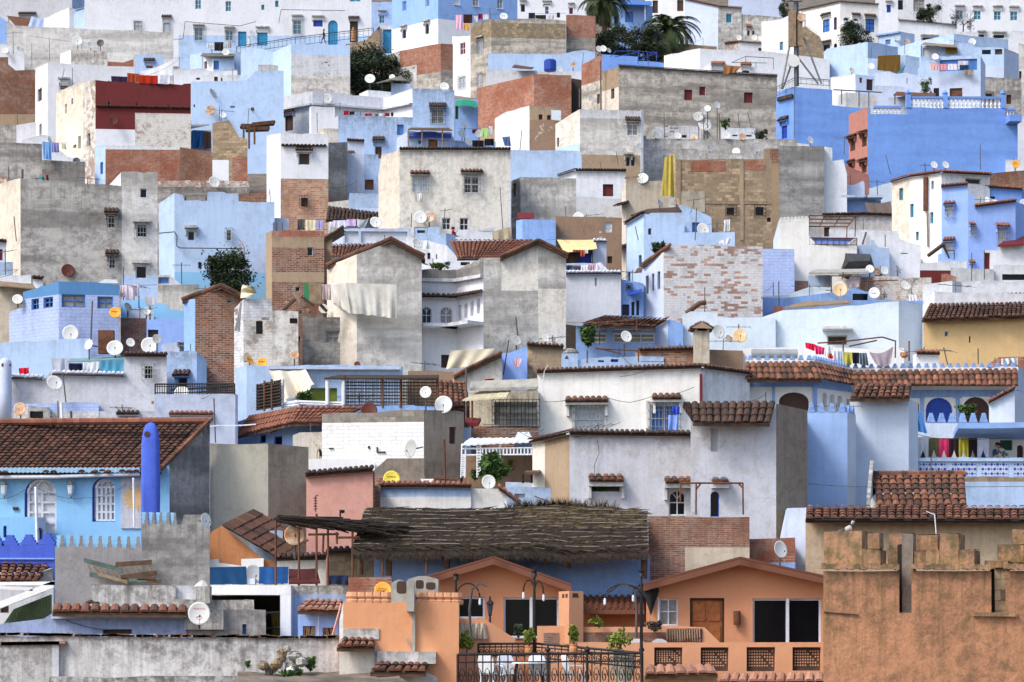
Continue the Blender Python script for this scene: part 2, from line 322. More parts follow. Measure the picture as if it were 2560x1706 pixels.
def frame_of(P0,P1):
    d=Vector((P1[0]-P0[0],P1[1]-P0[1],0)); L=d.length; d=d/L if L>1e-6 else Vector((1,0,0))
    return d,Vector((d.y,-d.x,0)),L
def slice_(k,P0,d):   # distance along the wall where the sight line of column k meets it
    den=d.x-k*d.y
    return (k*P0.y-P0.x)/den if abs(den)>1e-6 else 0
def H(label,pts,a,mats,w=(),name='house',cat='house',group=None,cop=None,cap=True,D=None,deep=3.5,jit=.045,led=()):
    """one building: visible corners left to right (x, top y[, heading of the wall to the next corner in degrees, + = going away]),
    a = tile row that sets its distance, one material (or bands 'A:y,B') per wall, w = openings (x0,y0,x1,y1,style)"""
    global LAST,HN
    HN+=1; rng=random.Random(HN*7)
    D0=D or dpt(a); ks=[(TX+p[0]*K-CX)/F for p in pts]; ang=0; P=[Vector((ks[0]*D0,D0,0))]
    for i in range(len(pts)-1):
        if len(pts[i])>2: ang=pts[i][2]
        d=Vector((math.cos(R(ang)),math.sin(R(ang)),0))
        t=slice_(ks[i+1],P[-1],d) if abs(ks[i+1]-ks[i])>1e-7 else 0
        P.append(P[-1]+d*max(t,0))
    s=D0/min(p.y for p in P); P=[p*s for p in P]
    ref=min(range(len(P)),key=lambda i:P[i].y); Dr=P[ref].y
    yz=lambda y,D:(HY-TY-y*K)/F*D
    zt=[yz(p[1],q.y) for p,q in zip(pts,P)]
    zb=min(gz(q.y) for q in P)-1.0
    if isinstance(mats,str): mats=[mats]
    c=sum(P,Vector())/len(P); root=thing(name,(c.x,c.y+.5,zb),label,cat,group)
    mb=MB(); segs=[]; top=[]; si=0; ulen=0.; holes=[]
    for i in range(len(P)-1):
        P0,P1=P[i],P[i+1]
        if (P1-P0).length<1e-4: top+= [Vector((P0.x,P0.y,zt[i]))]; continue
        d,n,L=frame_of(P0,P1); sp=mats[min(si,len(mats)-1)]; si+=1
        bands=[]
        for b in sp.split(','):
            q=b.split(':'); bands.append((q[0],yz(float(q[1]),Dr) if len(q)>1 else None))
        g=Seg(); g.P0,g.d,g.n,g.L,g.z0,g.z1,g.x0,g.x1,g.mat=P0,d,n,L,zt[i],zt[i+1],pts[i][0],pts[i+1][0],bands[0][0]; segs.append(g)
        hs=[]
        for W_ in w:
            xm=(W_[0]+W_[2])/2
            if g.x0<=xm<g.x1:
                u0=max(.03,slice_((TX+W_[0]*K-CX)/F,P0,d)); u1=min(L-.03,slice_((TX+W_[2]*K-CX)/F,P0,d))
                Dm=(P0+d*((u0+u1)/2)).y; za,zb_=yz(W_[1],Dm),yz(W_[3],Dm)
                za=min(za,min(zt[i],zt[i+1])-.1)
                if u1-u0>.05 and za-zb_>.05: hs.append((u0,zb_,u1,za,W_[4],W_)); holes.append((g,u0,zb_,u1,za,W_[4],W_))
        us={0.,L}; st=max(1,int(L/.8))
        for k in range(1,st): us.add(L*k/st)
        for h in hs: us|={h[0],h[2]}
        us=sorted(us); us=[u for k,u in enumerate(us) if k==0 or u-us[k-1]>1e-4]
        zs={zb}; lo=min(zt[i],zt[i+1])-.06
        for b,z in bands:
            if z is not None and zb<z<lo: zs.add(z)
        for h in hs: zs|={h[1],min(h[3],lo)}
        zs=sorted(zs)
        tp=[zt[i]+(zt[i+1]-zt[i])*u/L+(rng.uniform(-jit,jit) if 0<k<len(us)-1 else 0) for k,u in enumerate(us)]
        off=HN*3.7+ulen; zm_=max(zt) if max(zt)-min(zt)<1.6 else (zt[i]+zt[i+1])/2; ulen+=L
        for k in range(len(us)-1):
            ua,ub=us[k],us[k+1]
            for j in range(len(zs)):
                z0=zs[j]; z1=zs[j+1] if j+1<len(zs) else None
                zm=(z0+z1)/2 if z1 is not None else lo+.01; um=(ua+ub)/2
                if any(h[0]-1e-4<um<h[2]+1e-4 and h[1]-1e-4<zm<h[3]+1e-4 for h in hs): continue
                mt=bands[-1][0]
                for b,z in bands:
                    if z is None or zm>z: mt=b; break
                za,zc=(z1,z1) if z1 is not None else (tp[k],tp[k+1])
                q=lambda u,z:P0+d*u+Vector((0,0,z))
                mb.face([q(ua,z0),q(ub,z0),q(ub,zc),q(ua,za)],mt,[(ua+off,z0-zm_),(ub+off,z0-zm_),(ub+off,zc-zm_),(ua+off,za-zm_)])
        top+=[P0+d*u+Vector((0,0,z)) for u,z in list(zip(us,tp))[:-1]]
        # reveals of the openings
        for h in hs:
            u0,z0,u1,z1=h[:4]; z1=min(z1,lo) if z1>lo else z1; r=.16; q=lambda u,z,o:P0+d*u-n*o+Vector((0,0,z))
            mt=bands[0][0]
            for b,z in bands:
                if z is None or (z0+z1)/2>z: mt=b; break
            for A,B in (((u0,z0),(u1,z0)),((u1,z0),(u1,z1)),((u1,z1),(u0,z1)),((u0,z1),(u0,z0))):
                mb.face([q(*A,0),q(*B,0),q(*B,r),q(*A,r)],mt,[(off,-2),(off+1,-2),(off+1,-2.1),(off,-2.1)])
            if 'a' in h[4]:   # round the head: spandrels between arch and rectangle
                rx=(u1-u0)/2; ry=min(rx,(z1-z0)*.5); um=(u0+u1)/2; zc=z1-ry
                for sg in (-1,1):
                    cn=q(um+sg*rx,z1,0); arc=[(um+sg*rx*math.cos(t*1.5708/5),zc+ry*math.sin(t*1.5708/5)) for t in range(6)]
                    for t in range(5):
                        mb.face([q(*arc[t],0),q(*arc[t+1],0),cn],mt,[(off,-2)]*3); mb.face([q(*arc[t],0),q(*arc[t+1],0),q(*arc[t+1],r),q(*arc[t],r)],mt,[(off,-2)]*4)
    top.append(Vector((P[-1].x,P[-1].y,zt[-1])))
    # flat roof in strips straight back from the wall tops, then the back and hidden sides
    Db=max(p.y for p in P)+deep; zq=None if cap else min(zt)
    kx=lambda p:max(P[0].x/P[0].y*Db+.12,min(P[-1].x/P[-1].y*Db-.12,p.x/p.y*Db)); bk=[Vector((kx(p),Db,p.z if cap else zq)) for p in top]
    m0=mats[-1].split(',')[0].split(':')[0]; rf=MB(); dn=lambda p:Vector((p.x,p.y,zb))
    for A,B_,C_,D_ in zip(top,top[1:],bk[1:],bk):
        if cap and (A-B_).length>1e-4 and Vector((A.x-B_.x,A.y-B_.y)).length>1e-4: rf.face([A,B_,C_,D_],'cement')
        elif cap and A!=B_: rf.face([A,B_,C_,D_],m0)
        if (C_-D_).length>1e-4 and abs(C_.x-D_.x)>1e-4: l=(C_-D_).length; mb.face([dn(C_),dn(D_),D_,C_],m0,[(0,zb-C_.z),(l,zb-D_.z),(l,0),(0,0)])
    for A,B_ in ((top[-1],bk[-1]),(bk[0],top[0])): l=(A-B_).length; mb.face([dn(A),dn(B_),B_,A],m0,[(0,zb-A.z),(l,zb-B_.z),(l,0),(0,0)])
    part(mb,'wall',root)
    if cap and rf.f: part(rf,'roof',root)
    h=Seg(); h.root,h.segs,h.D,h.P,h.zt,h.TX,h.TY,h.zb=root,segs,Dr,P,zt,TX,TY,zb; LAST=h; h.py=TY+pts[0][1]*K; h.y0=pts[0][1]; ALLH.append(h)
    for g,u0,z0,u1,z1,stl,W_ in holes: opening(h,g,u0,z0,u1,min(z1,1e9),stl,W_)
    for q in (cop or ()): coping(h,*q)
    for y,o,m in led:
        for g in segs:
            z=yz(y,Dr); b=MB(); q=g.P0+Vector((0,0,z)); b.box(q-g.d*.02,g.d*(g.L+.04),g.n*o,Vector((0,0,.14)),m); part(b,'ledge',root)
    return h
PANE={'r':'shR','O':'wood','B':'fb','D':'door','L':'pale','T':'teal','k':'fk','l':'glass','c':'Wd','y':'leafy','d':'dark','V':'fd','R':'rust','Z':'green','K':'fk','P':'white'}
FR={'w':'white','b':'fb','v':'fd','n':None,'t':'teal','K':'fk','g':'grey'}
def opening(h,g,u0,z0,u1,z1,st,W_):
    """style: frame letter, pane letter, then flags a arch, m mullions, x projecting grille, h tiled hood, s slab hood, i sill, q door"""
    q=lambda u,z,o:g.P0+g.d*u+g.n*o+Vector((0,0,z)); wd=u1-u0; ht=z1-z0; up=Vector((0,0,1))
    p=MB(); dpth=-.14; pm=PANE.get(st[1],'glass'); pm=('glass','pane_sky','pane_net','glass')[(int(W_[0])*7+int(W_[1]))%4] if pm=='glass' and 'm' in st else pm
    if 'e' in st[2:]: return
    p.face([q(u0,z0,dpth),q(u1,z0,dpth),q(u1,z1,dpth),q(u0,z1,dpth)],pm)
    if 'q' in st and pm!='dark':
        for k in (0,1):
            for j in (0,1): p.box(q(u0+wd*(.1+.45*k),z0+ht*(.07+.47*j),dpth+.002),g.d*wd*.34,g.n*.03,up*ht*.36,pm)
    win=part(p,'door' if 'q' in st else 'window',h.root)
    if FR.get(st[0]):
        f=MB(); t=min(.055,wd*.09); m=FR[st[0]]; e=dpth+.004
        f.box(q(u0,z0,e),g.d*t,g.n*.06,up*ht,m); f.box(q(u1-t,z0,e),g.d*t,g.n*.06,up*ht,m)
        f.box(q(u0+t,z0,e),g.d*(wd-2*t),g.n*.058,up*t,m)
        if 'a' not in st: f.box(q(u0+t,z1-t,e),g.d*(wd-2*t),g.n*.058,up*t,m)
        if 'm' in st:
            k=max(2,round(wd/.55)); 
            for i in range(1,k): f.box(q(u0+wd*i/k-t*.4,z0+t,e),g.d*t*.8,g.n*.05,up*(ht-t*(1 if 'a' in st else 2)),m)
            for i in ((1,2) if ht>1.3 else (1,)): f.box(q(u0+t,z0+ht*i/(3 if ht>1.3 else 2),e),g.d*(wd-2*t),g.n*.046,up*t*.7,m)
        if 'a' in st:
            rx=wd/2; ry=min(rx,ht*.5); pts=[q(u0+rx-rx*.96*math.cos(a*3.1416/10),z1-ry+ry*.96*math.sin(a*3.1416/10),e+.03) for a in range(11)]
            f.tube(pts,t*.5,m,4)
            if 'm' in st:
                for a in (3,5,7): f.tube([q(u0+rx,z1-ry,e+.03),pts[a]],t*.3,m,4)
        part(f,'frame',win)
    if 'x' in st or 'X' in st:
        b=MB(); o=.16; r=.010; m='grey' if 'x' in st else 'iron'; e=.08
        A,B,z_0,z_1=u0-e,u1+e,z0-e,z1+e
        k=max(4,round((B-A)/.14)); j=max(3,round((z_1-z_0)/.28))
        for i in range(k+1): b.box(q(A+(B-A)*i/k-r,z_0,o),g.d*2*r,g.n*2*r,up*(z_1-z_0),m)
        for i in range(j+1):
            z=z_0+(z_1-z_0)*i/j-r; b.box(q(A,z,o+.03),g.d*(B-A),g.n*2*r,up*2*r,m)
            for uu in (A,B-2*r): b.box(q(uu,z,0),g.d*2*r,g.n*o,up*2*r,m)
        part(b,'grille',win)
    if 'i' in st:
        b=MB(); b.box(q(u0-.08,z0-.07,0),g.d*(wd+.16),g.n*.1,up*.07,'white'); part(b,'sill',win)
    if 'h' in st or 's' in st or 'j' in st:
        y0=W_[5] if len(W_)>5 else W_[1]-22
        Dm=(g.P0+g.d*((u0+u1)/2)).y; zh=(HY-TY-y0*K)/F*Dm; ov=max(.16,wd*.16); zl=max(z1+.06,zh-.32); A,B=max(u0-ov,.02),min(u1+ov,g.L-.02); o=.34 if 'h' in st else .3; b=MB()
        mm={'h':'dark','j':'red','s':None}[[c for c in st if c in 'hsj'][-1]]
        if mm:
            b.box(q(A,zl-.05,0.004),g.d*(B-A),g.n*(o-.05),up*.05,g.mat)
            tiles(b,q(A,zl,o),q(B,zl,o),q(A,zh,.01),q(B,zh,.01),mm,tw=.17,seed=int(W_[0]),th=.4,h=.06)
        else: b.box(q(A,zh-.12,0.004),g.d*(B-A),g.n*o,up*.12,'Gl')
        for uu in (A+.04,B-.1): b.box(q(uu,zl-.28,.004),g.d*.06,g.n*.14,up*.24,g.mat if mm else 'Gl')
        part(b,'window_hood',h.root)
def seg_at(h,x):
    X=(TX-h.TX)/K+x
    for g in h.segs:
        if g.x0<=X<=g.x1: return g
    return min(h.segs,key=lambda g:min(abs(g.x0-X),abs(g.x1-X)))
def on(h,x,off=0.):
    """point of the wall under photo column x (tile units), pushed off outwards, and the top there"""
    g=seg_at(h,x); u=min(max(slice_((TX+x*K-CX)/F,g.P0,g.d),0),g.L)
    p=g.P0+g.d*u+g.n*off; return p,g.z0+(g.z1-g.z0)*u/g.L,g
def coping(h,x0,x1,m,out=.2,rise=.16,name='roof_edge'):
    """row of barrel tiles along the wall top"""
    for g in h.segs:
        X0,X1=x0-(TX-h.TX)/K*0,x1
        if X1<=g.x0 or X0>=g.x1: continue
        ua=max(0,slice_((h.TX+max(X0,g.x0)*K-CX)/F,g.P0,g.d)); ub=min(g.L,slice_((h.TX+min(X1,g.x1)*K-CX)/F,g.P0,g.d))
        if ub-ua<.15: continue
        b=MB(); zt=lambda u:g.z0+(g.z1-g.z0)*u/g.L; q=lambda u,o,z:g.P0+g.d*u+g.n*o+Vector((0,0,zt(u)+z))
        tiles(b,q(ua-.02,out,.02),q(ub+.02,out,.02),q(ua-.02,-.2,rise),q(ub+.02,-.2,rise),m,tw=.17,seed=int(X0),th=.4,h=.06)
        b.face([q(ua,out-.04,-.05),q(ub,out-.04,-.05),q(ub,-.0,-.06),q(ua,-.0,-.06)],g.mat,[(0,-1)]*4); b.face([q(ua,out-.04,-.05),q(ub,out-.04,-.05),q(ub,out-.04,.03),q(ua,out-.04,.03)],'dark')
        part(b,name,h.root)
def roofp(h,e0,e1,r0,r1,m,De=-.3,Dr=2.5,tw=.22,th=.36,name='tiled_roof',edge=None):
    """tiled roof plane through four photo points; De, Dr = distance of eave and ridge from the wall in metres (lists for left, right)"""
    De=De if isinstance(De,(list,tuple)) else (De,De); Dr=Dr if isinstance(Dr,(list,tuple)) else (Dr,Dr)
    Ps=[]
    for (x,y),o in ((e0,De[0]),(e1,De[1]),(r0,Dr[0]),(r1,Dr[1])): Ps.append(PT(x,y,on(h,x)[0].y+o if abs(o)<50 else o))
    b=MB(); tiles(b,*Ps,m,tw,th,seed=int(e0[0])+3)
    e0_,e1_=Ps[0],Ps[1]; b.box(e0_-Vector((0,-.03,.12)),e1_-e0_,Vector((0,.05,0)),Vector((0,0,.1)),edge or 'woodd')
    return part(b,name,h.root)
def rake(h,A,B,m='brown',out=.15,back=1.2,name='verge'):
    """tiled edge of a gable between two photo points"""
    pa,_,g=on(h,A[0]); pb,_,g2=on(h,B[0]); a=PT(A[0],A[1],pa.y-out); c=PT(B[0],B[1],pb.y-out); b=MB(); up=Vector((0,0,1))
    d=(c-a); n=max(2,int(d.length/.3)); k=Vector((0,back+out,0)); rng=random.Random(int(A[0]))
    b.box(a-up*.14,d,Vector((0,.05,0)),up*.13,'woodd')
    for i in range(n):
        p=a+d*(i/n); e=d/n*1.08; j=up*rng.uniform(0,.02); t=rng.random()
        b.tube([p+j-up*.0,p+e+j+up*0.02],[.085,.075],m,6)
        b.uv[-(6*4+12):]=[(t,0)]*(6*4+12)
    b.face([a,c,c+k,a+k],m,[(.3,0)]*4); b.face([a-up*.14,c-up*.14,c+k-up*.14,a+k-up*.14],'woodd')
    return part(b,name,h.root)
def crenel(h,x0,x1,n,hp,m,tiers=3,wf=.8,inv=False,name='merlon',zoff=0.,th=.18):
    """stepped merlons along the wall top between two photo columns, hp = height in tile pixels"""
    for i in range(n):
        x=x0+(x1-x0)*(i+.5)/n; p,zt,g=on(h,x); u=(x1-x0)/n*wf/ppm(p.y); H_=hp/ppm(p.y); b=MB(); up=Vector((0,0,1))
        for t in range(tiers):
            f=(1-t/tiers*.75); e=.012*(t%2)
            b.box(p+Vector((0,0,zt+zoff+H_*t/tiers))-g.d*u*f/2-g.n*(th-.01-e),g.d*u*f,g.n*(th-2*e),up*H_/tiers*.999,m)
        part(b,name,h.root)
def pbox(h,x0,y0,x1,y1,o0,o1,mat,name,parent=None):
    """box on a wall spanning a photo rectangle, from o0 to o1 metres off the wall"""
    p,_,g=on(h,(x0+x1)/2); k=(TX-CX)/F; ua=slice_((TX+x0*K-CX)/F,g.P0,g.d); ub=slice_((TX+x1*K-CX)/F,g.P0,g.d)
    z1=(HY-TY-y0*K)/F*p.y; z0=(HY-TY-y1*K)/F*p.y; b=MB()
    b.box(g.P0+g.d*ua+g.n*o0+Vector((0,0,z0)),g.d*(ub-ua),g.n*(o1-o0),Vector((0,0,z1-z0)),mat,(x0*.01,0)); return part(b,name,parent or h.root)
# ---- satellite dishes: one of each paint, copied with its parts
DISH={}
def mk_dish(m):
    root=thing('satellite_dish',(0,0,0),'x','satellite dish'); b=MB(); n=18
    for ring in ((0,.0),(.45,.04),(.75,.095),(1.,.165)): pass
    prof=[(0,0),(.3,.018),(.6,.06),(.85,.12),(1.,.165)]
    rings=[[Vector((r*math.cos(6.2832*k/n)*.93,-z,r*math.sin(6.2832*k/n))) for k in range(n)] for r,z in prof]
    for off in (0,.03):
        for i in range(len(rings)-1):
            for k in range(n):
                q=[rings[i][k],rings[i][(k+1)%n],rings[i+1][(k+1)%n],rings[i+1][k]]
                q=[v+Vector((0,off,0)) for v in q]
                if i==0: q=[q[0],q[2],q[3]]
                b.face(q if not off else q[::-1],m if not off else ('grey' if m in('dish','dishr') else m))
    for k in range(n):
        A,B=rings[-1][k],rings[-1][(k+1)%n]; b.face([A,B,B+Vector((0,.03,0)),A+Vector((0,.03,0))],m)
    part(b,'reflector',root,True)
    b=MB(); b.tube([(0,-.05,-.98),(.05,-.62,-.34)],.022,'grey',5); b.tube([(.05,-.60,-.38),(.05,-.72,-.26)],.06,'iron',7); part(b,'feed_arm',root)
    b=MB(); b.box(Vector((-.12,.03,-.16)),Vector((.24,0,0)),Vector((0,.16,0)),Vector((0,0,.3)),'steel'); part(b,'bracket',root)
    return root
for m in ('dish','dishg','dishr','disht','dishm','disho','dishy','dishk','dishb'): DISH[m]=[mk_dish(m),0]
UNIT=MB(); UNIT.tube([(0,0,0),(0,0,1)],1,'pole',6); UM=UNIT.mesh('mount_pole')
NG=0
def d(x,y,r,label,m='dish',yaw=None,pit=None,h=None,off=None,group='satellite dishes on the rooftops',base=None):
    """dish centred on photo point x,y with radius r in tile pixels, standing on (or fixed to) house h"""
    global NG
    NG+=1; rng=random.Random(NG*13); h=h or LAST
    p,zt,g=on(h,x); D=p.y+(.35 if off is None else off); c=PT(x,y,D); rm=r/ppm(D)
    wall=c.z<zt-rm*.4 and off is None
    if wall: D=p.y-.3-rm*.45; c=PT(x,y,D); rm=r/ppm(D)
    pr=DISH[m]; root=pr[0]
    if pr[1]:
        o=root.copy(); COL.objects.link(o)
        for ch in root.children:
            k=ch.copy(); COL.objects.link(k); k.parent=o; k.matrix_parent_inverse.identity()
        kids=list(o.children)
    else: o=root
    pr[1]+=1
    yw=rng.uniform(-8,38) if yaw is None else yaw; pt=rng.uniform(12,28) if pit is None else pit
    # the bowl opens towards -Y: turn it, tip it up
    o.location=c; o.rotation_euler=(R(-pt),0,R(yw)); o.scale=(rm,rm,rm); tag(o,label,'satellite dish',group)
    pl=bpy.data.objects.new('mount_pole',UM); COL.objects.link(pl); pl.parent=o
    Mw=Matrix.Translation(c)@o.rotation_euler.to_matrix().to_4x4()@Matrix.Diagonal((rm,rm,rm,1))
    if wall:
        a=c+Vector((0,.12,-rm*.1)); e=p+g.n*-.02; e=Vector((e.x,e.y,c.z-rm*.1))
        ax=e-a; mt=Matrix.Translation(a)@ax.to_track_quat('Z','Y').to_matrix().to_4x4()@Matrix.Diagonal((.03,.03,ax.length,1))
    else:
        zz=base if base is not None else min(zt,c.z-rm*.5); bk=Vector((c.x,c.y+rm*.12,zz)); mt=Matrix.Translation(bk)@Matrix.Diagonal((.03,.03,c.z-zz,1))
    pl.matrix_parent_inverse.identity(); pl.matrix_basis=Mw.inverted()@mt
    return o
def mark(o,rgb,y=.42,w=.62,hh=.16,n=9,oval=None):
    """faded lettering on the bowl: a row of short strokes too worn to read, and an oval badge"""
    b=MB(); m=clothmat(rgb); rg=random.Random(int(w*100)+n)
    z=lambda x,yy:-.03-.165*0-(x*x+yy*yy)*.165-.006
    for i in range(n):
        x=-w/2+w*i/(n-1); l=hh*rg.uniform(.7,1); t=w/n*.3; d0=-((x*x+y*y)*.165)-.012
        b.face([Vector((x-t,d0,y-l/2)),Vector((x+t,d0,y-l/2)),Vector((x+t,d0,y+l/2)),Vector((x-t,d0,y+l/2))],m)
        if i<n-1 and i%3!=2: yy=y+rg.choice((-.4,0,.4))*hh; b.face([Vector((x,d0-.001,yy-.02)),Vector((x+w/(n-1),d0-.001,yy-.02)),Vector((x+w/(n-1),d0-.001,yy+.02)),Vector((x,d0-.001,yy+.02))],m)
    if oval: ring=[Vector((.24*math.cos(t*.3927),-.05,oval+.13*math.sin(t*.3927))) for t in range(17)]; b.tube(ring,.022,m,4,False)
    me=b.mesh('lettering'); k=bpy.data.objects.new('lettering',me); COL.objects.link(k); k.parent=o
def clean_dishes():
    for m,(o,n) in DISH.items():
        if not n:
            for c in list(o.children): bpy.data.objects.remove(c)
            bpy.data.objects.remove(o)
# ---- masts, aerials, wires
def mast(x,y0,x1,y1,label,h=None,off=.3,r=.025,m='pole',name='metal_pole',cat='pole',yagi=0,D=None):
    """upright pole from photo point (x1,y1) up to (x,y0); yagi = aerial width in metres"""
    Dp=D or on(h or LAST,x1)[0].y+off; a=PT(x1,y1,Dp); t=PT(x,y0,Dp); b=MB(); b.tube([a,t],r,m,5)
    if not yagi: return solo(b,name,label,cat)
    root=thing('rooftop_aerial',a,label,'aerial','rooftop aerials'); part(b,'mast',root); b=MB(); q=t-Vector((0,0,.12)); rng=random.Random(int(x+y0)); an=rng.uniform(-.7,.7); dx=Vector((math.cos(an),math.sin(an),0)); dy=Vector((-dx.y,dx.x,0))
    b.tube([q-dx*yagi*.5,q+dx*yagi*.5],.014,'steel',4); part(b,'boom',root)
    for i in range(5): b=MB(); e=q+dx*yagi*(i/4-.5); l=.16+.05*i; b.tube([e-dy*l-Vector((0,0,l*.3)),e+dy*l+Vector((0,0,l*.3))],.009,'steel',4); part(b,'element',root)
    return root
def wire(pts,label,D,r=.012,m='iron',sag=.0,name='cable',cat='cable'):
    b=MB(); q=[]
    for (x0,y0),(x1,y1) in zip(pts,pts[1:]):
        for k in range(8):
            t=k/8; q.append(PT(x0+(x1-x0)*t,y0+(y1-y0)*t+sag*4*t*(1-t),D))
    q.append(PT(*pts[-1],D)); b.tube(q,r,m,4); return solo(b,name,label,cat)
# ---- cloth
def clothmat(rgb):
    k='cl_%02x%02x%02x'%rgb
    if k not in MATS: plain(k,rgb,.85,.12,scale=4,spec=.1)
    return k
def cloth(c,label,D,rgb,name='laundry',cat='laundry',group='laundry hung out to dry',wave=.05,sag=0.,nx=14,ny=9,seed=0,Dl=None,fold=2.2,hole=None):
    """hanging cloth: four photo corners (tl,tr,br,bl); D metres or a list of four distances"""
    Ds=D if isinstance(D,(list,tuple)) else [D]*4; P=[PT(*p,q) for p,q in zip(c,Ds)]; rng=random.Random(int(c[0][0]*3+c[0][1])+seed); ph=rng.uniform(0,6)
    wv=[(rng.uniform(.35,.8),fold*rng.uniform(.35,1.5),rng.uniform(0,6),rng.uniform(-2.5,2.5)) for _ in range(4)]
    b=MB(); m=clothmat(rgb) if isinstance(rgb,tuple) else rgb; g=[]
    wdt=max((P[1]-P[0]).length,.1)
    for j in range(ny+1):
        v=j/ny; row=[]
        for i in range(nx+1):
            u=i/nx; p=P[0].lerp(P[1],u).lerp(P[3].lerp(P[2],u),v)
            k=sum(wave*a_*(.3+v*.9)*math.sin(u*6.283*f_*max(1,wdt/1.3)+p_+v*s_) for a_,f_,p_,s_ in wv)
            p=p+Vector((k*.3*v,k-.02,-sag*4*u*(1-u)+(rng.uniform(-.015,.015) if v>.95 else 0))); row.append(p)
        g.append(row)
    off=Vector((0,.012,0))
    for j in range(ny):
        for i in range(nx):
            q=[g[j][i],g[j][i+1],g[j+1][i+1],g[j+1][i]]; b.face(q,m); b.face([p+off for p in q][::-1],m)
    return solo(b,name,label,cat,group,True)
ORD=['first','second','third','fourth','fifth','sixth','seventh','eighth','ninth','tenth','eleventh','twelfth']
def colname(c):
    import colorsys
    h,s_,v=colorsys.rgb_to_hsv(*[x/255 for x in c]); h*=360
    if v<.25: return 'black'
    if s_<.12: return 'white' if v>.75 else 'pale grey' if v>.6 else 'grey'
    n='red' if h<15 or h>345 else 'orange' if h<42 else 'yellow' if h<70 else 'green' if h<160 else 'teal' if h<195 else 'blue' if h<250 else 'purple' if h<290 else 'pink'
    if n=='orange' and v<.7: n='brown'
    return ('dark ' if v<.5 else 'pale ' if s_<.35 else 'bright ')+n
def clothline(items,y,D,label,x0,x1,group='laundry hung out to dry'):
    where=' '.join(label.split(' ')[2:8]) if label else ''
    for k,it in enumerate(sorted(items)):
        cloth([(it[0],it[1]),(it[2],it[1]+(it[6] if len(it)>6 else 0)),(it[2],it[3]),(it[0],it[3])],'%s cloth, %s from the left on the line %s'%(colname(it[4]),ORD[k],where),it[5],it[4],group=group,wave=.035)
    if label: wire([(x0,y),(x1,y)],label,D,.012,'iron',4,'clothes_line','clothes line')
def slab(c,label,Ds,mat,name,cat,th=.06,group=None,posts=(),pm='pole',pr=.04,corr=False):
    """flat sheet roof or awning through four photo corners with its own thickness, standing on posts"""
    P=[PT(*p,q) for p,q in zip(c,Ds)]; lo=min(P,key=lambda p:p.z); root=thing(name,Vector((lo.x,lo.y,lo.z-1)),label,cat,group); b=MB(); nv=(P[1]-P[0]).cross(P[3]-P[0]).normalized(); nv=-nv if nv.z<0 else nv; up=Vector((0,0,th)) if abs(nv.z)>.35 else Vector((0,th,0)); n=24 if corr else 6
    g=[[P[0].lerp(P[1],i/n).lerp(P[3].lerp(P[2],i/n),j/4)+Vector((0,0,(.03*(i%2) if corr else 0)+random.Random(i*7+j).uniform(-.01,.01))) for i in range(n+1)] for j in range(5)]
    for j in range(4):
        for i in range(n):
            q=[g[j][i],g[j][i+1],g[j+1][i+1],g[j+1][i]]; b.face([p+up for p in q],mat); b.face(q[::-1],mat)
    for j in (0,4):
        for i in range(n): b.face([g[j][i],g[j][i+1],g[j][i+1]+up,g[j][i]+up],mat)
    for i in (0,n):
        for j in range(4): b.face([g[j][i],g[j+1][i],g[j+1][i]+up,g[j][i]+up],mat)
    part(b,'sheet',root)
    for x,y0,y1,Dp in posts: b=MB(); b.tube([PT(x,y1,Dp),PT(x,y0,Dp)],pr,pm,6); part(b,'post',root)
    return root
def bars(lines,D,label,name,cat,r=.03,m='iron',group=None):
    """welded frame: every bar (x0,y0,x1,y1[,depth offset0,offset1]) a part"""
    q=[]; 
    for l in lines:
        o=l[4:6] if len(l)>4 else (0,0); q.append((PT(l[0],l[1],D+o[0]),PT(l[2],l[3],D+o[1])))
    lo=min((p for s in q for p in s),key=lambda p:p.z); root=thing(name,lo,label,cat,group)
    for s in q: b=MB(); b.tube(list(s),r,m,5); part(b,'bar',root)
    return root
def railing(pts,D0,D1,hgt,label,n,m='iron',r=.016,name='railing',cat='railing',scroll=False):
    """metal railing along the photo line of its top rail; hgt in tile pixels"""
    A=PT(*pts[0],D0); B=PT(*pts[1],D1); h=hgt/ppm((D0+D1)/2); root=thing(name,A-Vector((0,0,h)),label,cat); up=Vector((0,0,1))
    for z,nm,rr in ((0,'top_rail',r*1.7),(-h+.06,'bottom_rail',r*1.2),(-h*.22,'mid_rail',r)): b=MB(); b.tube([A+up*z,B+up*z],rr,m,5); part(b,nm,root)
    for i in range(n+1): b=MB(); p=A.lerp(B,i/n); b.tube([p-up*h,p],r*(1.6 if i in(0,n) else .8),m,5); part(b,'baluster',root)
    if scroll:
        for i in range(n):
            b=MB(); p=A.lerp(B,(i+.5)/n)-up*h*.62; e=(B-A)/n*.42; q=[]
            for k in range(15): t=k/14*9.; rr=.1+.9*(1-k/14); q.append(p+e*math.cos(t)*rr*.9+up*h*.3*math.sin(t)*rr*.9)
            b.tube(q,r*.7,m,4); part(b,'scroll',root)
    return root
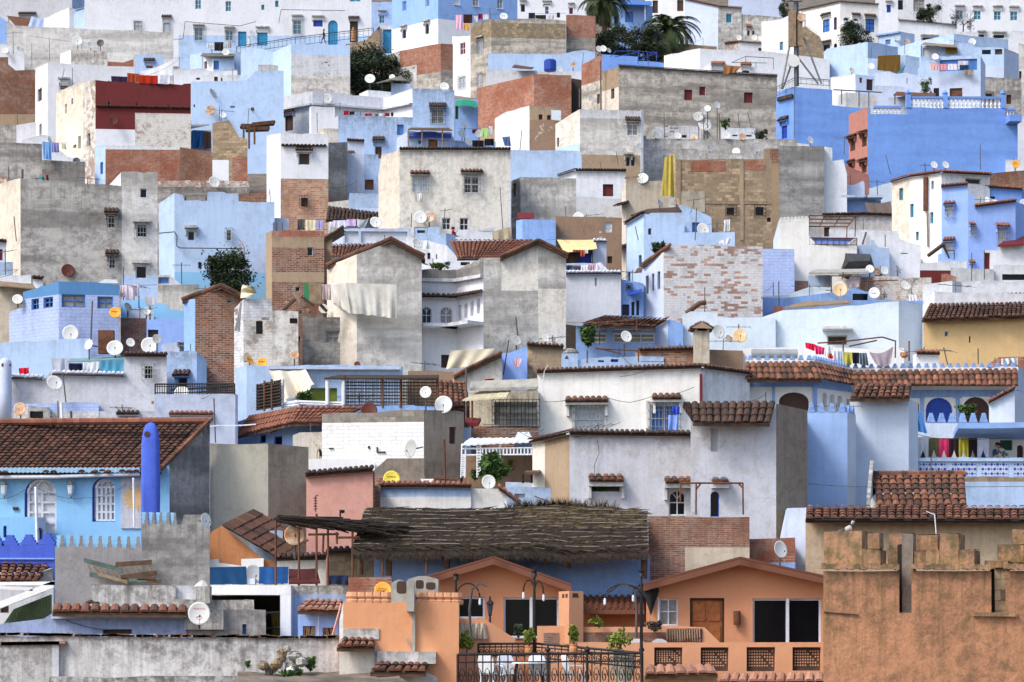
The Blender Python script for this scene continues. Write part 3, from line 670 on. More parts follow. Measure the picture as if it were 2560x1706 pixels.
# ---- plants
def tree(x,y,rx,ry,D,label,leaf='leafd',n=5000,sz=.2,trunk=True,name='tree',cat='tree',seed=1,clumps=26,yb=None,group=None):
    rng=random.Random(seed); c=PT(x,y,D); ax=rx/ppm(D); az=ry/ppm(D); ay=min(ax,az)*.9
    base=Vector((c.x,c.y,c.z-az*1.15 if yb is None else PT(x,yb,D).z)); root=thing(name,base,label,cat,group)
    if trunk:
        b=MB(); t=base; r0=max(.02,ax*.06); b.tube([t,t.lerp(c,.5)+Vector((.1*ax,0,0)),c],[r0,r0*.8,r0*.4],'bark',6)
        for k in range(6):
            a=k*1.05+.3; s=t.lerp(c,.45+.06*k); e=c+Vector((math.cos(a)*ax*.7,math.sin(a)*ay*.6,az*rng.uniform(-.1,.6))); b.tube([s,s.lerp(e,.5)+Vector((0,0,.1)),e],[r0*.5,r0*.3,r0*.12],'bark',4)
        part(b,'trunk',root)
    b=MB(); cl=[]
    for k in range(clumps):
        while 1:
            v=Vector((rng.uniform(-1,1),rng.uniform(-1,1),rng.uniform(-1,1)))
            if .25<v.length<.95: break
        cl.append((v,rng.uniform(.18,.42)))
    for k in range(n):
        v,s=cl[rng.randrange(clumps)]; q=v+Vector((rng.gauss(0,1),rng.gauss(0,1),rng.gauss(0,1)))*s*.5
        p=c+Vector((q.x*ax,q.y*ay,q.z*az)); u=Vector((rng.gauss(0,1),rng.gauss(0,1),rng.gauss(0,1))).normalized(); w_=u.orthogonal().normalized(); l=sz*rng.uniform(.5,1.2)
        b.face([p-u*l*.5,p+w_*l*.22,p+u*l*.5,p-w_*l*.22],leaf)
    part(b,'crown' if trunk else 'foliage',root); return root
def palm(x,y,L,D,label,seed=3,nf=34,cut=None):
    rng=random.Random(seed); c=PT(x,y,D); l=L/ppm(D); root=thing('palm_tree',Vector((c.x,c.y,c.z-2.5)),label,'palm tree','palm trees on the terrace'); b=MB(); b.tube([c-Vector((0,0,3)),c-Vector((0,0,1)),c],[.3,.26,.3],'bark',9); part(b,'trunk',root)
    for k in range(nf):
        a=k*2.4; el=rng.uniform(-.25,1.35); ln=l*rng.uniform(.8,1.05); d0=Vector((math.cos(a),math.sin(a),0)); b=MB(); pts=[]; p=c.copy(); t=el
        for i in range(12): pts.append(p.copy()); p=p+(d0*math.cos(t)+Vector((0,0,math.sin(t))))*ln/11; t-=.19
        b.tube(pts,[.035*(1-i/13) for i in range(12)],'palm',4); sd=Vector((-d0.y,d0.x,0))
        for i in range(1,12):
            for f in (0,.25,.5,.75):
                if i==11 and f: continue
                q=pts[i].lerp(pts[min(i+1,11)],f)
                for sg in (-1,1):
                    ll=.2*l*math.sin(.35+2.6*(i+f)/12.5)*rng.uniform(.8,1.1); e=q+sd*sg*ll*.75+(pts[i]-pts[i-1]).normalized()*ll*.55-Vector((0,0,ll*.35)); wv=(pts[i]-pts[i-1]).normalized()*.035*l/3
                    b.face([q-wv,e,q+wv],'palm')
        part(b,'frond',root)
    return root
def bare(x,y,hh,D,label,seed=5,name='bare_tree',cat='bare tree',m='twig',n=5):
    rng=random.Random(seed); a=PT(x,y,D); h=hh/ppm(D); root=thing(name,a,label,cat); b=MB()
    def br(p,dr,l,r,k):
        q=p+dr*l*.5+Vector((rng.gauss(0,.05),rng.gauss(0,.05),0))*l; e=q+(dr+Vector((rng.gauss(0,.15),rng.gauss(0,.15),rng.gauss(0,.1)))).normalized()*l*.5
        b.tube([p,q,e],[r,r*.8,r*.6],m,4,False)
        if k:
            for i in range(rng.choice((2,3,3))): br(p.lerp(e,rng.uniform(.45,1)),(dr+Vector((rng.gauss(0,.6),rng.gauss(0,.5),rng.gauss(.1,.4)))).normalized(),l*rng.uniform(.55,.75),r*.6,k-1)
    br(a,Vector((0,0,1)),h*.42,h*.02,n-1); part(b,'branch',root); return root
def pot(x,y0,y1,r,D,mat='Or',name='flower_pot',label='',cat='flower pot'):
    b=MB(); p=PT(x,y1,D); hh=(y1-y0)/ppm(D); r=r/ppm(D); b.lathe(p,[(r*.6,0),(r*.9,hh*.3),(r,hh*.6),(r*.8,hh*.88),(r*.98,hh*.9),(r*.98,hh)],mat,12); return solo(b,name,label,cat,smooth=False)
# ---- people: one skinned body each, hair and clothing as its children
def person(label,joints,edges,rad,cols,D=None,hair=None,up=None):
    me=bpy.data.meshes.new('person'); me.from_pydata([tuple(j) for j in joints],edges,[]); o=bpy.data.objects.new('tmp_body',me); COL.objects.link(o)
    md=o.modifiers.new('s','SKIN'); sv=me.skin_vertices[0].data
    for v,r in zip(sv,rad): v.radius=(r,r)
    sv[0].use_root=True; ss=o.modifiers.new('u','SUBSURF'); ss.levels=ss.render_levels=1
    dg=bpy.context.evaluated_depsgraph_get(); m2=bpy.data.meshes.new_from_object(o.evaluated_get(dg)); bpy.data.objects.remove(o)
    for f in m2.polygons: f.use_smooth=True
    p=bpy.data.objects.new('person',m2); COL.objects.link(p); keys=[]
    for k,_ in cols:
        if k not in keys: keys.append(k); m2.materials.append(MATS[k])
    for f in m2.polygons:
        c=f.center
        for k,t in cols:
            if t(c): f.material_index=keys.index(k); break
    return tag(p,label,'person')
# =================== hill
b=MB(); 
gx=[-420+28*i for i in range(31)]; gy=[20,40,60,66]+[66+12*i for i in range(1,34)]+[520,700,900]
rg=random.Random(4); hz={}
def hz_(x,y): return gz(y)-.8 if y>=66 else gz(66)-.8-.02*(66-y)
for i in range(len(gx)-1):
    for j in range(len(gy)-1):
        q=[(gx[i],gy[j]),(gx[i+1],gy[j]),(gx[i+1],gy[j+1]),(gx[i],gy[j+1])]; b.face([Vector((x,y,hz_(x,y)+.4*math.sin(x*.31+y*.17))) for x,y in q],'soil')
tag(b.build('hillside'),kind='structure',label='bare earth hillside under the houses')
# =================== row 0, column 0
T(0,0)
H('plain grey-white house in the top left corner with a small tiled hood',[(-80,-90),(662,-90,60),(790,-90)],150,['Wd','Bn'],[(190,140,312,172,'nch',112)])
slab([(62,150),(292,178),(252,243),(140,236)],'rusty corrugated lean-to roof by the hooded white wall, top left',[dpt(175),dpt(175),dpt(195),dpt(195)],'rust','lean_to_roof','lean-to roof',corr=True,posts=[(80,160,260,dpt(182))])
H('white sloping stair wall beside the small blue rooftop hut',[(404,172,-45),(636,68,25),(700,90)],262,'W')
h=H('small blue rooftop hut with a low dark window and metal frame above',[(637,130,-30),(782,80,4),(1072,95)],266,'B',[(778,212,895,248,'nd'),(775,130,935,165,'bB')])
bars([(790,66,1055,98),(790,66,785,130),(1055,98,1055,130),(650,100,790,66)],h.D,'white metal frame over the small blue rooftop hut','rooftop_pergola','pergola',.02,'white')
d(1140,182,42,'tan and white dish right of the small blue rooftop hut','disht')
cloth([(290,150),(470,178),(455,250),(255,245)],'pale blue sheet drying on the long grey wall',dpt(210),(176,194,232),sag=.1)
cloth([(472,172),(538,178),(534,222),(474,228)],'purple cloth hung beside the pale blue sheet, top left',dpt(215),(120,40,84))
H('white terrace house with two hooded windows over the long grey wall',[(775,-40),(1640,-25)],295,'W',[(1230,195,1302,282,'gLmx',120),(1498,210,1562,298,'gLxh',138)])
H('large white house at the top with the stair walk and blue arched door',[(1640,-80,1),(3410,-80,0),(3410,20,2),(3600,20)],425,['W:325,B','Bn'],[(1792,-40,1848,85,'wTm'),(2070,12,2122,106,'wTm'),(1786,255,1862,374,'wTmxs',225),(2072,278,2140,372,'wTmxs',248),(2186,292,2262,425,'nDq'),(2400,45,2426,92,'nT'),(2526,8,2556,66,'nT'),(2690,186,2766,314,'wTmxs',140),(2876,186,2962,246,'vVs',146),(3012,188,3100,412,'nDaq'),(3212,196,3286,392,'Kdh',150),(2362,300,2456,420,'nDqs',245),(3212,-40,3312,18,'wTm'),(3482,140,3532,216,'wTms',92)])
bars([(1595,362,1680,360),(1680,360,1700,200),(1700,200,2200,240),(2200,240,2350,200),(2560,210,2580,90),(2580,90,3170,100)],dpt(425)-.25,'dark cables and pipes running along the top white house','cable_run','cable run',.03,'iron')
d(2310,300,22,'small pale dish above the door beside the stair walk')
H('long blotchy grey-white garden wall across the upper left',[(62,196,3),(130,235),(800,268),(1290,280),(1560,300),(1592,336)],600,'Gl',jit=.05)
H('light blue corner wall at the left edge above the white box',[(-60,110,0),(62,198)],420,'Bm')
H('low white terrace wall with two dishes at the left edge',[(-50,402),(105,402),(105,508),(214,440),(224,562)],640,'W')
d(50,468,30,'pale dish on the low white terrace wall at the left edge, larger one'); d(172,448,24,'small dish on the low white terrace wall at the left edge')
mast(120,292,122,520,'thin aerial mast over the low white terrace wall at the left edge',yagi=1.6)
h=H('white hut with black mould streaks under three dishes, upper left',[(552,492,-60),(650,458,4),(986,470)],680,['W','M'])
d(712,378,50,'large white dish on the mould streaked hut'); d(832,414,34,'small white dish on the mould streaked hut','dish'); d(922,398,36,'dark grey dish on the mould streaked hut','dishk')
mast(452,345,455,560,'television aerial left of the mould streaked hut',yagi=4.,off=.1)
mast(292,405,292,612,'plain iron pole left of the television aerial, upper left',off=1)
h=H('broad shaded white house between the brick house and the dark red house',[(318,628,-62),(437,578,6),(800,596),(1240,614)],930,['W','W'],[(344,815,384,932,'nd'),(360,1140,382,1242,'nd'),(552,785,624,822,'ndxs',716)])
mast(590,635,560,780,'leaning rusty pole before the broad shaded white house',h,-.5); mast(664,622,664,780,'straight pole before the broad shaded white house',h,-.6)
H('low strip of bare brick parapet under the long grey wall',[(986,566),(1130,576),(1226,545)],626,'K')
H('small pale blue roof room with a brown window under the grey wall',[(1242,502),(1300,500),(1508,514)],690,'B',[(1336,598,1406,630,'wRh',535)])
cloth([(1285,660),(1590,545),(1592,690),(1290,690)],'white sheet drying above the dark red house',dpt(700),(228,230,236),sag=.15)
H('pale blue terrace house with a blue door below the top white house',[(1662,492,0),(1745,502,-50),(1852,485,8),(2400,500)],640,'B',[(1660,495,1700,512,'nd')])
h=H('tiny white roof hut with blue door and flat dark roof',[(1845,538,-55),(1955,508,8),(2150,518)],655,['W','B'],[(1874,565,1900,636,'nd'),(1962,560,2010,640,'nBq')])
slab([(1838,520),(2160,520),(2160,500),(1860,495)],'thin dark roof slab of the tiny white roof hut',[h.D-.3,h.D-.3,h.D+1.5,h.D+1.5],'cementd','roof_slab','roof slab')
d(1945,440,28,'white dish above the tiny white roof hut',h=h); d(2075,480,36,'pale dish among laundry beside the tiny white roof hut',h=h)
clothline([(1968,390,2052,470,(34,32,40),h.D+1),(2062,380,2090,450,(205,200,200),h.D+1),(2096,372,2122,440,(170,160,150),h.D+1),(1905,400,1960,440,(214,216,222),h.D+1)],385,h.D+1,'clothes line beside the top stair walk',1880,2160)
H('low white terrace with two small openings left of the pale blue house',[(1596,636,0),(1862,632),(1962,662),(2180,640)],745,'W',[(1800,714,1836,734,'nd'),(1930,705,2000,746,'nd')])
H('small white box room on the terrace wall behind the red house',[(2005,692,2),(2285,690)],752,'W',[(2028,716,2042,746,'nd')])
h=H('weathered brown brick house at the left edge with aerials',[(-60,526),(76,526),(76,592,0),(142,648),(324,642)],1240,'Kd:1050,T')
mast(155,885,160,1150,'spindly aerial against the weathered brown brick house',yagi=2.4,off=-.8)
H('low white parapet in front of the weathered brown brick house',[(-60,1150),(150,1150),(330,1120),(332,1125)],1320,['G','W'])
h=H('tall house with whitewashed side and dark red painted upper wall',[(514,848,-52),(762,752),(876,736,5),(1240,757),(1670,782),(1690,770),(1752,768)],1490,['C','Kp','R:1185,W','R:1030,Kp'],[(598,955,613,1042,'nL'),(655,905,669,960,'bB'),(718,1250,740,1366,'wl'),(804,1225,830,1342,'wl'),(672,1330,700,1360,'nd'),(985,930,1013,970,'wd'),(1230,945,1260,986,'wd'),(1534,964,1564,1006,'wd')],name='red_topped_house')
b=MB(); p0=on(h,880)[0]; p1=on(h,1750)[0]; zz=PT(880,985,p0.y).z; tiles(b,p0+Vector((0,-.16,zz)),p1+Vector((0,-.16,zz)),p0+Vector((0,-.01,zz+.1)),p1+Vector((0,-.01,zz+.1)),'dark',th=.5); part(b,'tile_ledge',h.root)
d(1040,1110,48,'brown dish camouflaged on the dark red wall','dishm',yaw=20)
for i,(x0,y0,x1,y1,c,t) in enumerate([(1020,700,1180,752,(46,34,62),'dark violet blanket'),(1168,672,1280,760,(150,66,46),'rust patterned rug'),(1278,690,1448,768,(166,44,24),'bright red and orange rug'),(1440,686,1560,770,(206,208,226),'pale lilac sheet')]):
    cloth([(x0,y0),(x1,y0+8),(x1,y1+4),(x0,y1)],t+' airing on the edge of the dark red house',h.D+.25,c,name='airing_cloth',cat='cloth',wave=.03)
h=H('wide plain pale blue house right of the dark red house',[(1756,752,2),(2270,738),(2350,648),(2604,652)],1160,'B',[(2114,975,2156,990,'nd'),(1776,960,1790,986,'nd')])
d(1952,862,50,'tilted grey dish seen from the side on the wide pale blue house','dishg',yaw=62); mark(d(1932,1018,50,'rust brown dish with pale lettering marks on the wide pale blue house','dishb',yaw=5),(214,196,186),.1,1.0,.5,6)
mast(2015,975,2012,1110,'short pole right of the rust brown dish',h,-.8); d(2050,1062,30,'half hidden white dish below the rust brown dish',h=h)
mast(2285,995,2275,1140,'iron post at the roof corner of the wide pale blue house',h,-1); d(2318,1006,20,'small dark dish on the iron post by the wide pale blue house','dishk',h=h)
h=H('white terrace room under tin roofing below the dark red house',[(876,1200),(1100,1205),(1650,1212),(1942,1195)],1345,'W',[(1110,1212,1190,1315,'bd'),(1284,1226,1318,1284,'kd' if 0 else 'Kd'),(1460,1222,1650,1345,'nd')])
slab([(1010,1180),(1660,1205),(1920,1150),(1100,1140)],'patched tin roof over the white terrace room below the dark red wall',[h.D-1,h.D-1,h.D+1.2,h.D+1.2],'grey','tin_roof','tin roof',posts=[(1655,1200,1360,h.D-.8)])
cloth([(1765,1195),(1868,1200),(1862,1362),(1758,1352)],'blue plastic tarpaulin hanging on the tin roofed terrace',h.D-.4,(58,112,176),name='tarpaulin',cat='tarpaulin')
cloth([(1866,1205),(1938,1210),(1936,1365),(1870,1372)],'brown bamboo blind beside the blue tarpaulin',h.D-.4,(104,84,72),name='blind',cat='blind',wave=.015)
cloth([(1690,1205),(1752,1205),(1752,1370),(1690,1366)],'grey board screen left of the blue tarpaulin',h.D-.35,(128,126,122),name='board_screen',cat='board',wave=.01)
cloth([(1378,1228),(1465,1232),(1462,1328),(1392,1326)],'red shirt drying under the tin roof',h.D-.3,(186,28,36)); cloth([(1340,1232),(1366,1234),(1364,1268),(1342,1266)],'small red rag drying under the tin roof',h.D-.3,(170,36,42))
h=H('brick terrace wall with white coping below the tin roofed room',[(872,1338,-50),(968,1332,2),(1650,1352),(1952,1396)],1600,['B','W:1372,K','W:1385,Kd'],[(920,1490,946,1600,'bB')])
H('stepped tan brick gable wall right of the blue tarpaulin',[(1950,1132),(2100,1104),(2132,1150),(2160,1200),(2196,1262),(2272,1276)],1640,['Kt:1470,W','Kt','Kt:1440,K'])
for i,(x,y,a,c) in enumerate([(2200,1170,60,'woodd'),(2250,1200,40,'woodd'),(2300,1160,70,'rust')]):
    b=MB(); p=PT(x,y,dpt(1500)); b.box(p,Vector((1.5,.2,.1*i)),Vector((0,.6,0)),Vector((.1,0,.25)),c); b.box(p+Vector((.2,0,-1.2)),Vector((.12,0,0)),Vector((0,.12,0)),Vector((0,0,1.2)),c); solo(b,'scrap_timber',['dark scrap boards stacked by the stepped tan gable','long scrap boards propped behind the stepped tan gable','rusty sheet and timber heap left of the black window house'][i],'scrap timber')
h=H('mouldy grey concrete house low at the left edge under laundry',[(-60,1310,2),(386,1322),(386,1468),(780,1486),(780,1600)],1710,['G','G','Bn'])
cloth([(386,1300),(474,1310),(474,1470),(394,1462)],'large sky blue cloth hanging on the mouldy grey house',h.D-.3,(116,160,216),name='hanging_cloth',cat='cloth')
clothline([(478,1312,540,1400,(140,140,196),h.D+.6),(566,1320,606,1372,(196,196,176),h.D+.6)],1310,h.D+.6,'clothes line over the mouldy grey house',470,620)
H('white and blue roof room behind the mouldy grey house',[(200,1290),(372,1240),(440,1242),(440,1290),(620,1440),(780,1470)],1600,['W'])
d(462,1280,36,'white dish on the roof room behind the mouldy grey house'); d(702,1480,36,'black dish with a pale mark on the mouldy grey house','dishk',h=h)
# =================== row 0, column 1
T(0,1)
h=H('white gate pillar house with a sky blue double door at the stair top',[(1138,222),(1252,236)],500,'W',[(1168,272,1242,492,'bDq')])
H('rough tan ramp wall under the stair walk and its railing',[(820,408),(1010,372),(1138,236)],505,'T')
railing([(-180,430),(360,345)],dpt(445),dpt(445),70,'long blue-black stair railing, lower left run',14,'iron',.02)
railing([(360,345),(1078,258)],dpt(445),dpt(448),80,'long blue-black stair railing, upper right run by the arched door',16,'iron',.02)
H('pale blue block with peeling white brick front below the stair walk',[(-140,442,-12),(25,442),(162,482,-55),(322,405,6),(864,418)],860,['B','B','B','B:500,Wk:690,M'])

h=H('blue topped white house on a brick retaining wall at the top',[(1250,-80,-42),(1672,-80,24),(2312,-80),(2400,-80)],470,['Bm:172,W','Bm:172,W'],[(1342,12,1380,104,'wB'),(1556,-30,1592,62,'wB'),(1340,270,1378,356,'wls',235),(1550,216,1588,316,'wls',188),(1820,-40,1872,46,'wLmi'),(1990,-20,2046,60,'wlmi'),(2214,0,2266,82,'wlmi')])
H('bare brick retaining wall with grey footing under the blue topped house',[(1190,508,-35),(1318,470),(1476,440),(1696,402,18),(1808,408)],800,['Gl','K:560,Gl','K:655,Gb','K:640,Gb'])
tree(1080,670,310,225,dpt(770),'dark grey-green tree filling the gap above the terrace parapet','leafo',16000,.34,seed=8,yb=900,clumps=40)
H('grey concrete block with a stained face left of the peeling brick',[(20,596),(412,608)],838,'Gl')
d(483,768,52,'white dish on the stained grey block below the stair walk',h=LAST,off=-.2); 
h=H('tall narrow white house with washing on its roof, grey side wall',[(1802,335,-45),(1966,330),(1968,220),(2160,178,6),(2560,170),(2845,192)],580,['W','W','Gb:205,S:345,Gb'],[(1870,394,1922,502,'wrK' if 0 else 'wrm'),(2036,376,2082,486,'wLmxs',335),(1866,706,1922,812,'wLmx'),(2034,676,2072,786,'wLmx'),(1946,540,1956,552,'nd')])
clothline([(1832,138,1895,270,(230,180,206),h.D+.3),(1905,134,1985,215,(58,38,32),h.D+.3),(1910,222,1955,280,(226,160,60),h.D+.2),(2040,128,2078,178,(140,30,66),h.D+.6),(2085,132,2140,180,(214,214,224),h.D+.6),(1992,150,2034,205,(206,206,216),h.D+.5)],132,h.D+.5,'washing line on the tall narrow white house',1820,2230)
mark(d(2275,155,40,'white dish with a red mark on the tall narrow white house'),(170,60,50),.25,.7,.12,8)
mast(2145,70,2150,180,'roof aerial beside the dish on the tall narrow white house',yagi=1.4)
h=H('white house with a broad courtyard parapet and shaded terrace',[(255,893,-38),(520,838,18),(1170,902,-40),(1436,812)],1100,['Wd','W','W'],[(268,1060,340,1202,'Kdh',1003)],led=[(965,.35,'W')])
d(655,908,50,'large white dish on the courtyard parapet, in front of it',h=h,off=-.5); mast(772,940,768,1020,'short aerial over the courtyard washing',h,-1.,yagi=.9); 
h2=H('low white roof room behind the courtyard parapet',[(948,862,-55),(1026,828,5),(1282,852)],880,'W')
d(1047,728,52,'big white dish in front of the dark tree',h=h2); d(1250,712,30,'small white dish in front of the dark tree',h=h2); d(1345,800,30,'cream dish on the blue shed by the dark tree','dishr',h=h2)
h=H('blue shed roof room under the dark tree',[(1240,762),(1420,770)],900,'B'); slab([(1100,770),(1240,740),(1390,750),(1330,700)],'torn dark awning by the blue shed under the tree',[h.D-.6,h.D-.8,h.D,h.D+1],'cementd','awning','awning')
d(1730,800,46,'white dish on top of the big light blue house',h=h,off=-.2)
hb=H('big light blue house with a barred square window in the upper middle',[(756,1062,2),(1437,1080),(1437,814),(1822,828)],1480,'Bn',[(1610,1000,1726,1136,'wlmXh',945),(1295,1145,1355,1242,'nB'),(1090,1340,1160,1462,'wdh',1255)])
clothline([(806,1018,852,1058,(160,30,50),hb.D+1.2),(858,1026,905,1056,(40,40,44),hb.D+1.2),(910,1034,962,1062,(130,150,190),hb.D+1.2),(1000,1044,1060,1066,(156,40,60),hb.D+1.2),(1095,1046,1120,1070,(120,90,76),hb.D+1.2),(1180,1038,1228,1070,(150,36,62),hb.D+1.2),(1240,1034,1262,1070,(40,38,42),hb.D+1.2),(1130,1042,1172,1068,(206,210,216),hb.D+1.2)],1020,hb.D+1.2,'long washing line above the big light blue house',800,1300)
h=H('open porch room with dark blue beams and orange door',[(1290,1275,-30),(1390,1205,4),(1800,1215)],1500,['Wb','Bn'],[(1582,1282,1664,1372,'KOq'),(1490,1290,1516,1322,'nB')])
slab([(1395,1195),(1805,1205),(1770,1182),(1420,1180)],'slatted dark roof on posts over the orange door porch',[h.D-1.3,h.D-1.3,h.D,h.D],'woodd','porch_roof','porch roof',posts=[(1400,1195,1375,h.D-1.2),(1525,1198,1375,h.D-1.2),(1712,1200,1375,h.D-1.2)],pm='board')
pbox(h,1390,1235,1790,1265,.02,.3,'Bd','beam')
h=H('narrow white house with red tiled edge beside the big light blue house',[(836,1290,2),(994,1300)],1560,'Wb',[(844,1440,882,1542,'nlxh',1388)],cop=[(836,994,'red')])
h=H('white annex with curved top left of the big light blue house',[(490,990,-50),(505,976,4),(724,986),(724,1080),(756,1062)],1240,'W')
mast(560,1040,562,1220,'thin iron pole on the white annex with curved top',h,-.6)

H('white bulging roof block above the black window house',[(566,1190,-30),(650,1180,8),(752,1184),(800,1216),(838,1300)],1420,'C')
h=H('white house with one large black window and peeled brick below',[(98,1244,-62),(226,1224,4),(664,1230,0),(664,1312,50),(840,1306)],2000,['W','W:1640,Kq','Gd'],[(388,1402,496,1518,'wdh',1355),(414,1818,476,1898,'ndX')],name='house_with_black_window')
b=MB(); p0=on(h,232)[0]; p1=on(h,650)[0]; z0=PT(232,1345,p0.y).z; z1=z0; tiles(b,p0+Vector((0,-.2,z0)),p1+Vector((0,-.2,z1)),p0+Vector((0,-.01,z0+.1)),p1+Vector((0,-.01,z1+.1)),'dark',th=.5); part(b,'tile_ledge',h.root)
h=H('blue terrace wall with green awning left of the brick house',[(1826,905),(2040,912)],1240,'Bm',[(1828,970,1858,1095,'nZ')])
cloth([(1828,930),(2028,935),(2020,990),(1832,975)],'green awning over the blue terrace behind the brick house',[h.D-.2,h.D-.2,h.D-1.6,h.D-1.6],(46,138,104),name='awning',cat='awning',sag=-.1)
h=H('white roof terrace crowded with dishes beside the green awning',[(1826,1290),(2200,1300)],1440,'B')
for i,(x,y,r,m) in enumerate([(1916,1150,34,'dish'),(1892,1228,40,'dish'),(2048,1230,40,'dish'),(1950,1308,42,'dish'),(2062,1350,38,'dishr')]): d(x,y,r,['upper white dish on the crowded roof terrace under the green awning','left white dish on the crowded terrace under the green awning','white dish beside lime laundry on the crowded terrace','white dish over black laundry on the crowded terrace','cream dish lowest on the crowded roof terrace'][i],m,h=h,off=.2-.3*i)
clothline([(2070,1178,2130,1262,(178,222,140),h.D-.6),(2135,1160,2175,1240,(214,210,216),h.D-.5),(1985,1190,2030,1225,(130,40,60),h.D+.4),(1985,1290,2090,1350,(34,32,36),h.D-1.2),(2098,1276,2184,1338,(26,26,30),h.D-1.2)],1180,h.D-.5,'washing line on the crowded roof terrace',1850,2190)
# =================== row 0, column 2
T(0,2)
H('white house with three small hooded windows left of the palms',[(-160,-80),(686,-80)],180,'W',[(80,38,122,112,'wls',2),(304,60,338,130,'wlm'),(524,70,562,132,'wrs',28),(290,40,350,50,'nds',8)])
H('blue veranda house behind the palm trees',[(920,60,0),(930,14),(1215,30,50),(1290,60)],290,'Bm',[(1040,110,1110,205,'vB')])
slab([(940,40),(1285,50),(1285,18),(960,0)],'overhanging blue veranda roof behind the palm trees',[dpt(290)-1.6,dpt(290)-1.6,dpt(290)+1,dpt(290)+1],'fb','veranda_roof','veranda roof',posts=[(1222,45,190,dpt(290)-1.3)],pm='white')
H('white pillared house between the two palm trees at the top',[(1220,-80),(1640,-80)],220,'Wt',[(1290,5,1340,122,'nZ' if 0 else 'nd'),(1516,0,1574,104,'nd')])
h=H('pale house with red tiled slope and teal shuttered window',[(1585,-5,-28),(1892,62,12),(2108,78)],430,['Wb','M'],[(1964,125,2022,212,'wT')],cop=[(1585,1892,'red'),(1892,2108,'red')])
h=H('stained old house with small orange hood at top right of the palms',[(2088,130,6),(2700,185)],425,'M',[(2158,282,2182,332,'ndj',222),(2206,284,2226,320,'nd')])
H('plain pale blue-grey house wall behind the phone mast',[(1985,-80),(2490,-80)],50,'Wb')
h=H('low roof room with red tiled rim and four dishes',[(1956,398,-50),(2086,386,6),(2420,412)],462,['Kc','W'],[(2262,440,2340,470,'nd')],cop=[(1956,2086,'red'),(2086,2420,'red')])
for i,x in enumerate((2084,2156,2226,2274)): d(x,350+i%2*6,(28,32,30,26)[i],['first pale dish from the left','second pale dish from the left','third pale dish from the left','fourth pale dish from the left'][i]+' on the red tiled rim room','dishg' if i==1 else 'dish',h=h,group='four dishes in a row on the red tiled rim')
H('rubble retaining wall under the right palm tree',[(1305,384),(1880,428)],478,'S')
palm(1440,270,350,dpt(500)+3,'full palm tree with arching fronds before the pillared house',7,60)
palm(850,40,300,dpt(420)+3,'palm tree half cut by the top of the picture beside the blue veranda',11,60)
tree(960,400,200,150,dpt(520),'dense dark bush under the left palm tree','leafo',9000,.3,seed=3,name='bush',cat='bush',trunk=False); tree(1210,440,200,170,dpt(525),'dark bush between the palms and the blue roof frame','leafo',9000,.3,seed=4,name='bush',cat='bush',trunk=False)
h=H('long white block with a plain side in the upper right middle',[(1396,512,-48),(1726,446,6),(2350,476),(2916,550)],690,['W','W'])
bars([(2015,575,2145,520),(2145,520,2400,535),(2015,575,2340,580),(2145,520,2145,640),(2240,578,2240,660),(2400,535,2400,640)],h.D-1.5,'light metal pergola frame on the long white block','pergola_frame','pergola',.03,'steel')
h=H('white porch with two red tiled hoods below the long white block',[(1726,640,-20),(1822,580,3),(2400,640)],760,'W',[(1832,612,1940,650,'nLj',565),(2110,632,2180,668,'ndaj',572)])
cloth([(1935,600),(2110,612),(2060,660),(1945,690)],'tan rug drying on the roof edge above the large grey house',dpt(1180)-.5,(150,104,66),name='airing_cloth',cat='cloth')
H('pale blue terrace wall under the grey house with brick tower',[(-220,492,3),(450,500),(560,474),(660,460),(762,480)],640,'B')
mast(228,500,222,650,'aerial mast on the pale blue terrace wall',yagi=1.2); mast(470,500,482,610,'leaning pole on the pale blue terrace wall'); mast(658,480,646,600,'second leaning pole right end of the pale blue terrace wall',LAST,-.4)
h=H('square brick tower room with grey base beside the bushes',[(497,138,3),(766,150)],560,'K:345,Gb')
d(796,452,30,'left of a pair of white dishes before the dark bushes',h=LAST,off=-2,base=None); d(838,450,34,'right of a pair of white dishes before the dark bushes',h=LAST,off=-2.2); d(888,466,26,'small blue-grey dish beside a pair of white dishes','dishg',h=LAST,off=-2)
clothline([(152,120,212,190,(34,40,60),h.D+.2),(214,140,312,226,(44,40,38),h.D+.2),(410,118,442,162,(44,48,60),h.D+.5),(330,140,385,180,(206,206,210),h.D+.5)],122,h.D+.3,'washing line on the grey side of the tall white house',140,500)
h=H('cobalt blue roof terrace wall behind the large grey house',[(826,500,3),(1156,522),(1156,562),(1800,604)],650,'Bs')
bars([(960,470,1160,472),(1160,472,1330,488),(960,470,900,525),(1160,472,1155,590),(1330,488,1325,560),(1155,480,940,525),(1330,488,1150,560),(1245,482,1250,600)],h.D-.6,'blue painted pergola frame on the cobalt roof terrace','pergola_frame','pergola',.035,'fd')
h=H('large grey striped house with dark tiled eave and three shutters',[(638,592,-52),(828,506),(828,655),(980,612,6),(2000,678),(2432,702)],1170,['K:690,Gb','T:800,C','Gb','Gb'],[(1582,824,1656,922,'nr'),(1720,796,1776,876,'nr'),(2130,850,2210,946,'nr'),(780,865,806,952,'nd'),(908,815,940,908,'nd')],cop=[(980,2432,'dark')],name='grey_house')
mast(812,560,816,1010,'tall drain pipe pole at the grey striped house corner',h,-.7,r=.06)
d(728,902,34,'white dish at the left side of the grey striped house',h=h,off=-1)
h=H('old red brick house with a stepped corner, upper middle',[(-322,812,-48),(202,684,6),(545,692)],1010,['K:1100,T','K'])
b=MB(); mast(620,815,620,990,'weathered wooden post in the dark gap beside the red brick house',h,-.6,r=.07)
H('dark block standing in for shade in the gap right of the red brick house',[(545,720,0),(640,735)],985,'D')  # dark block added where the gap is only in shade
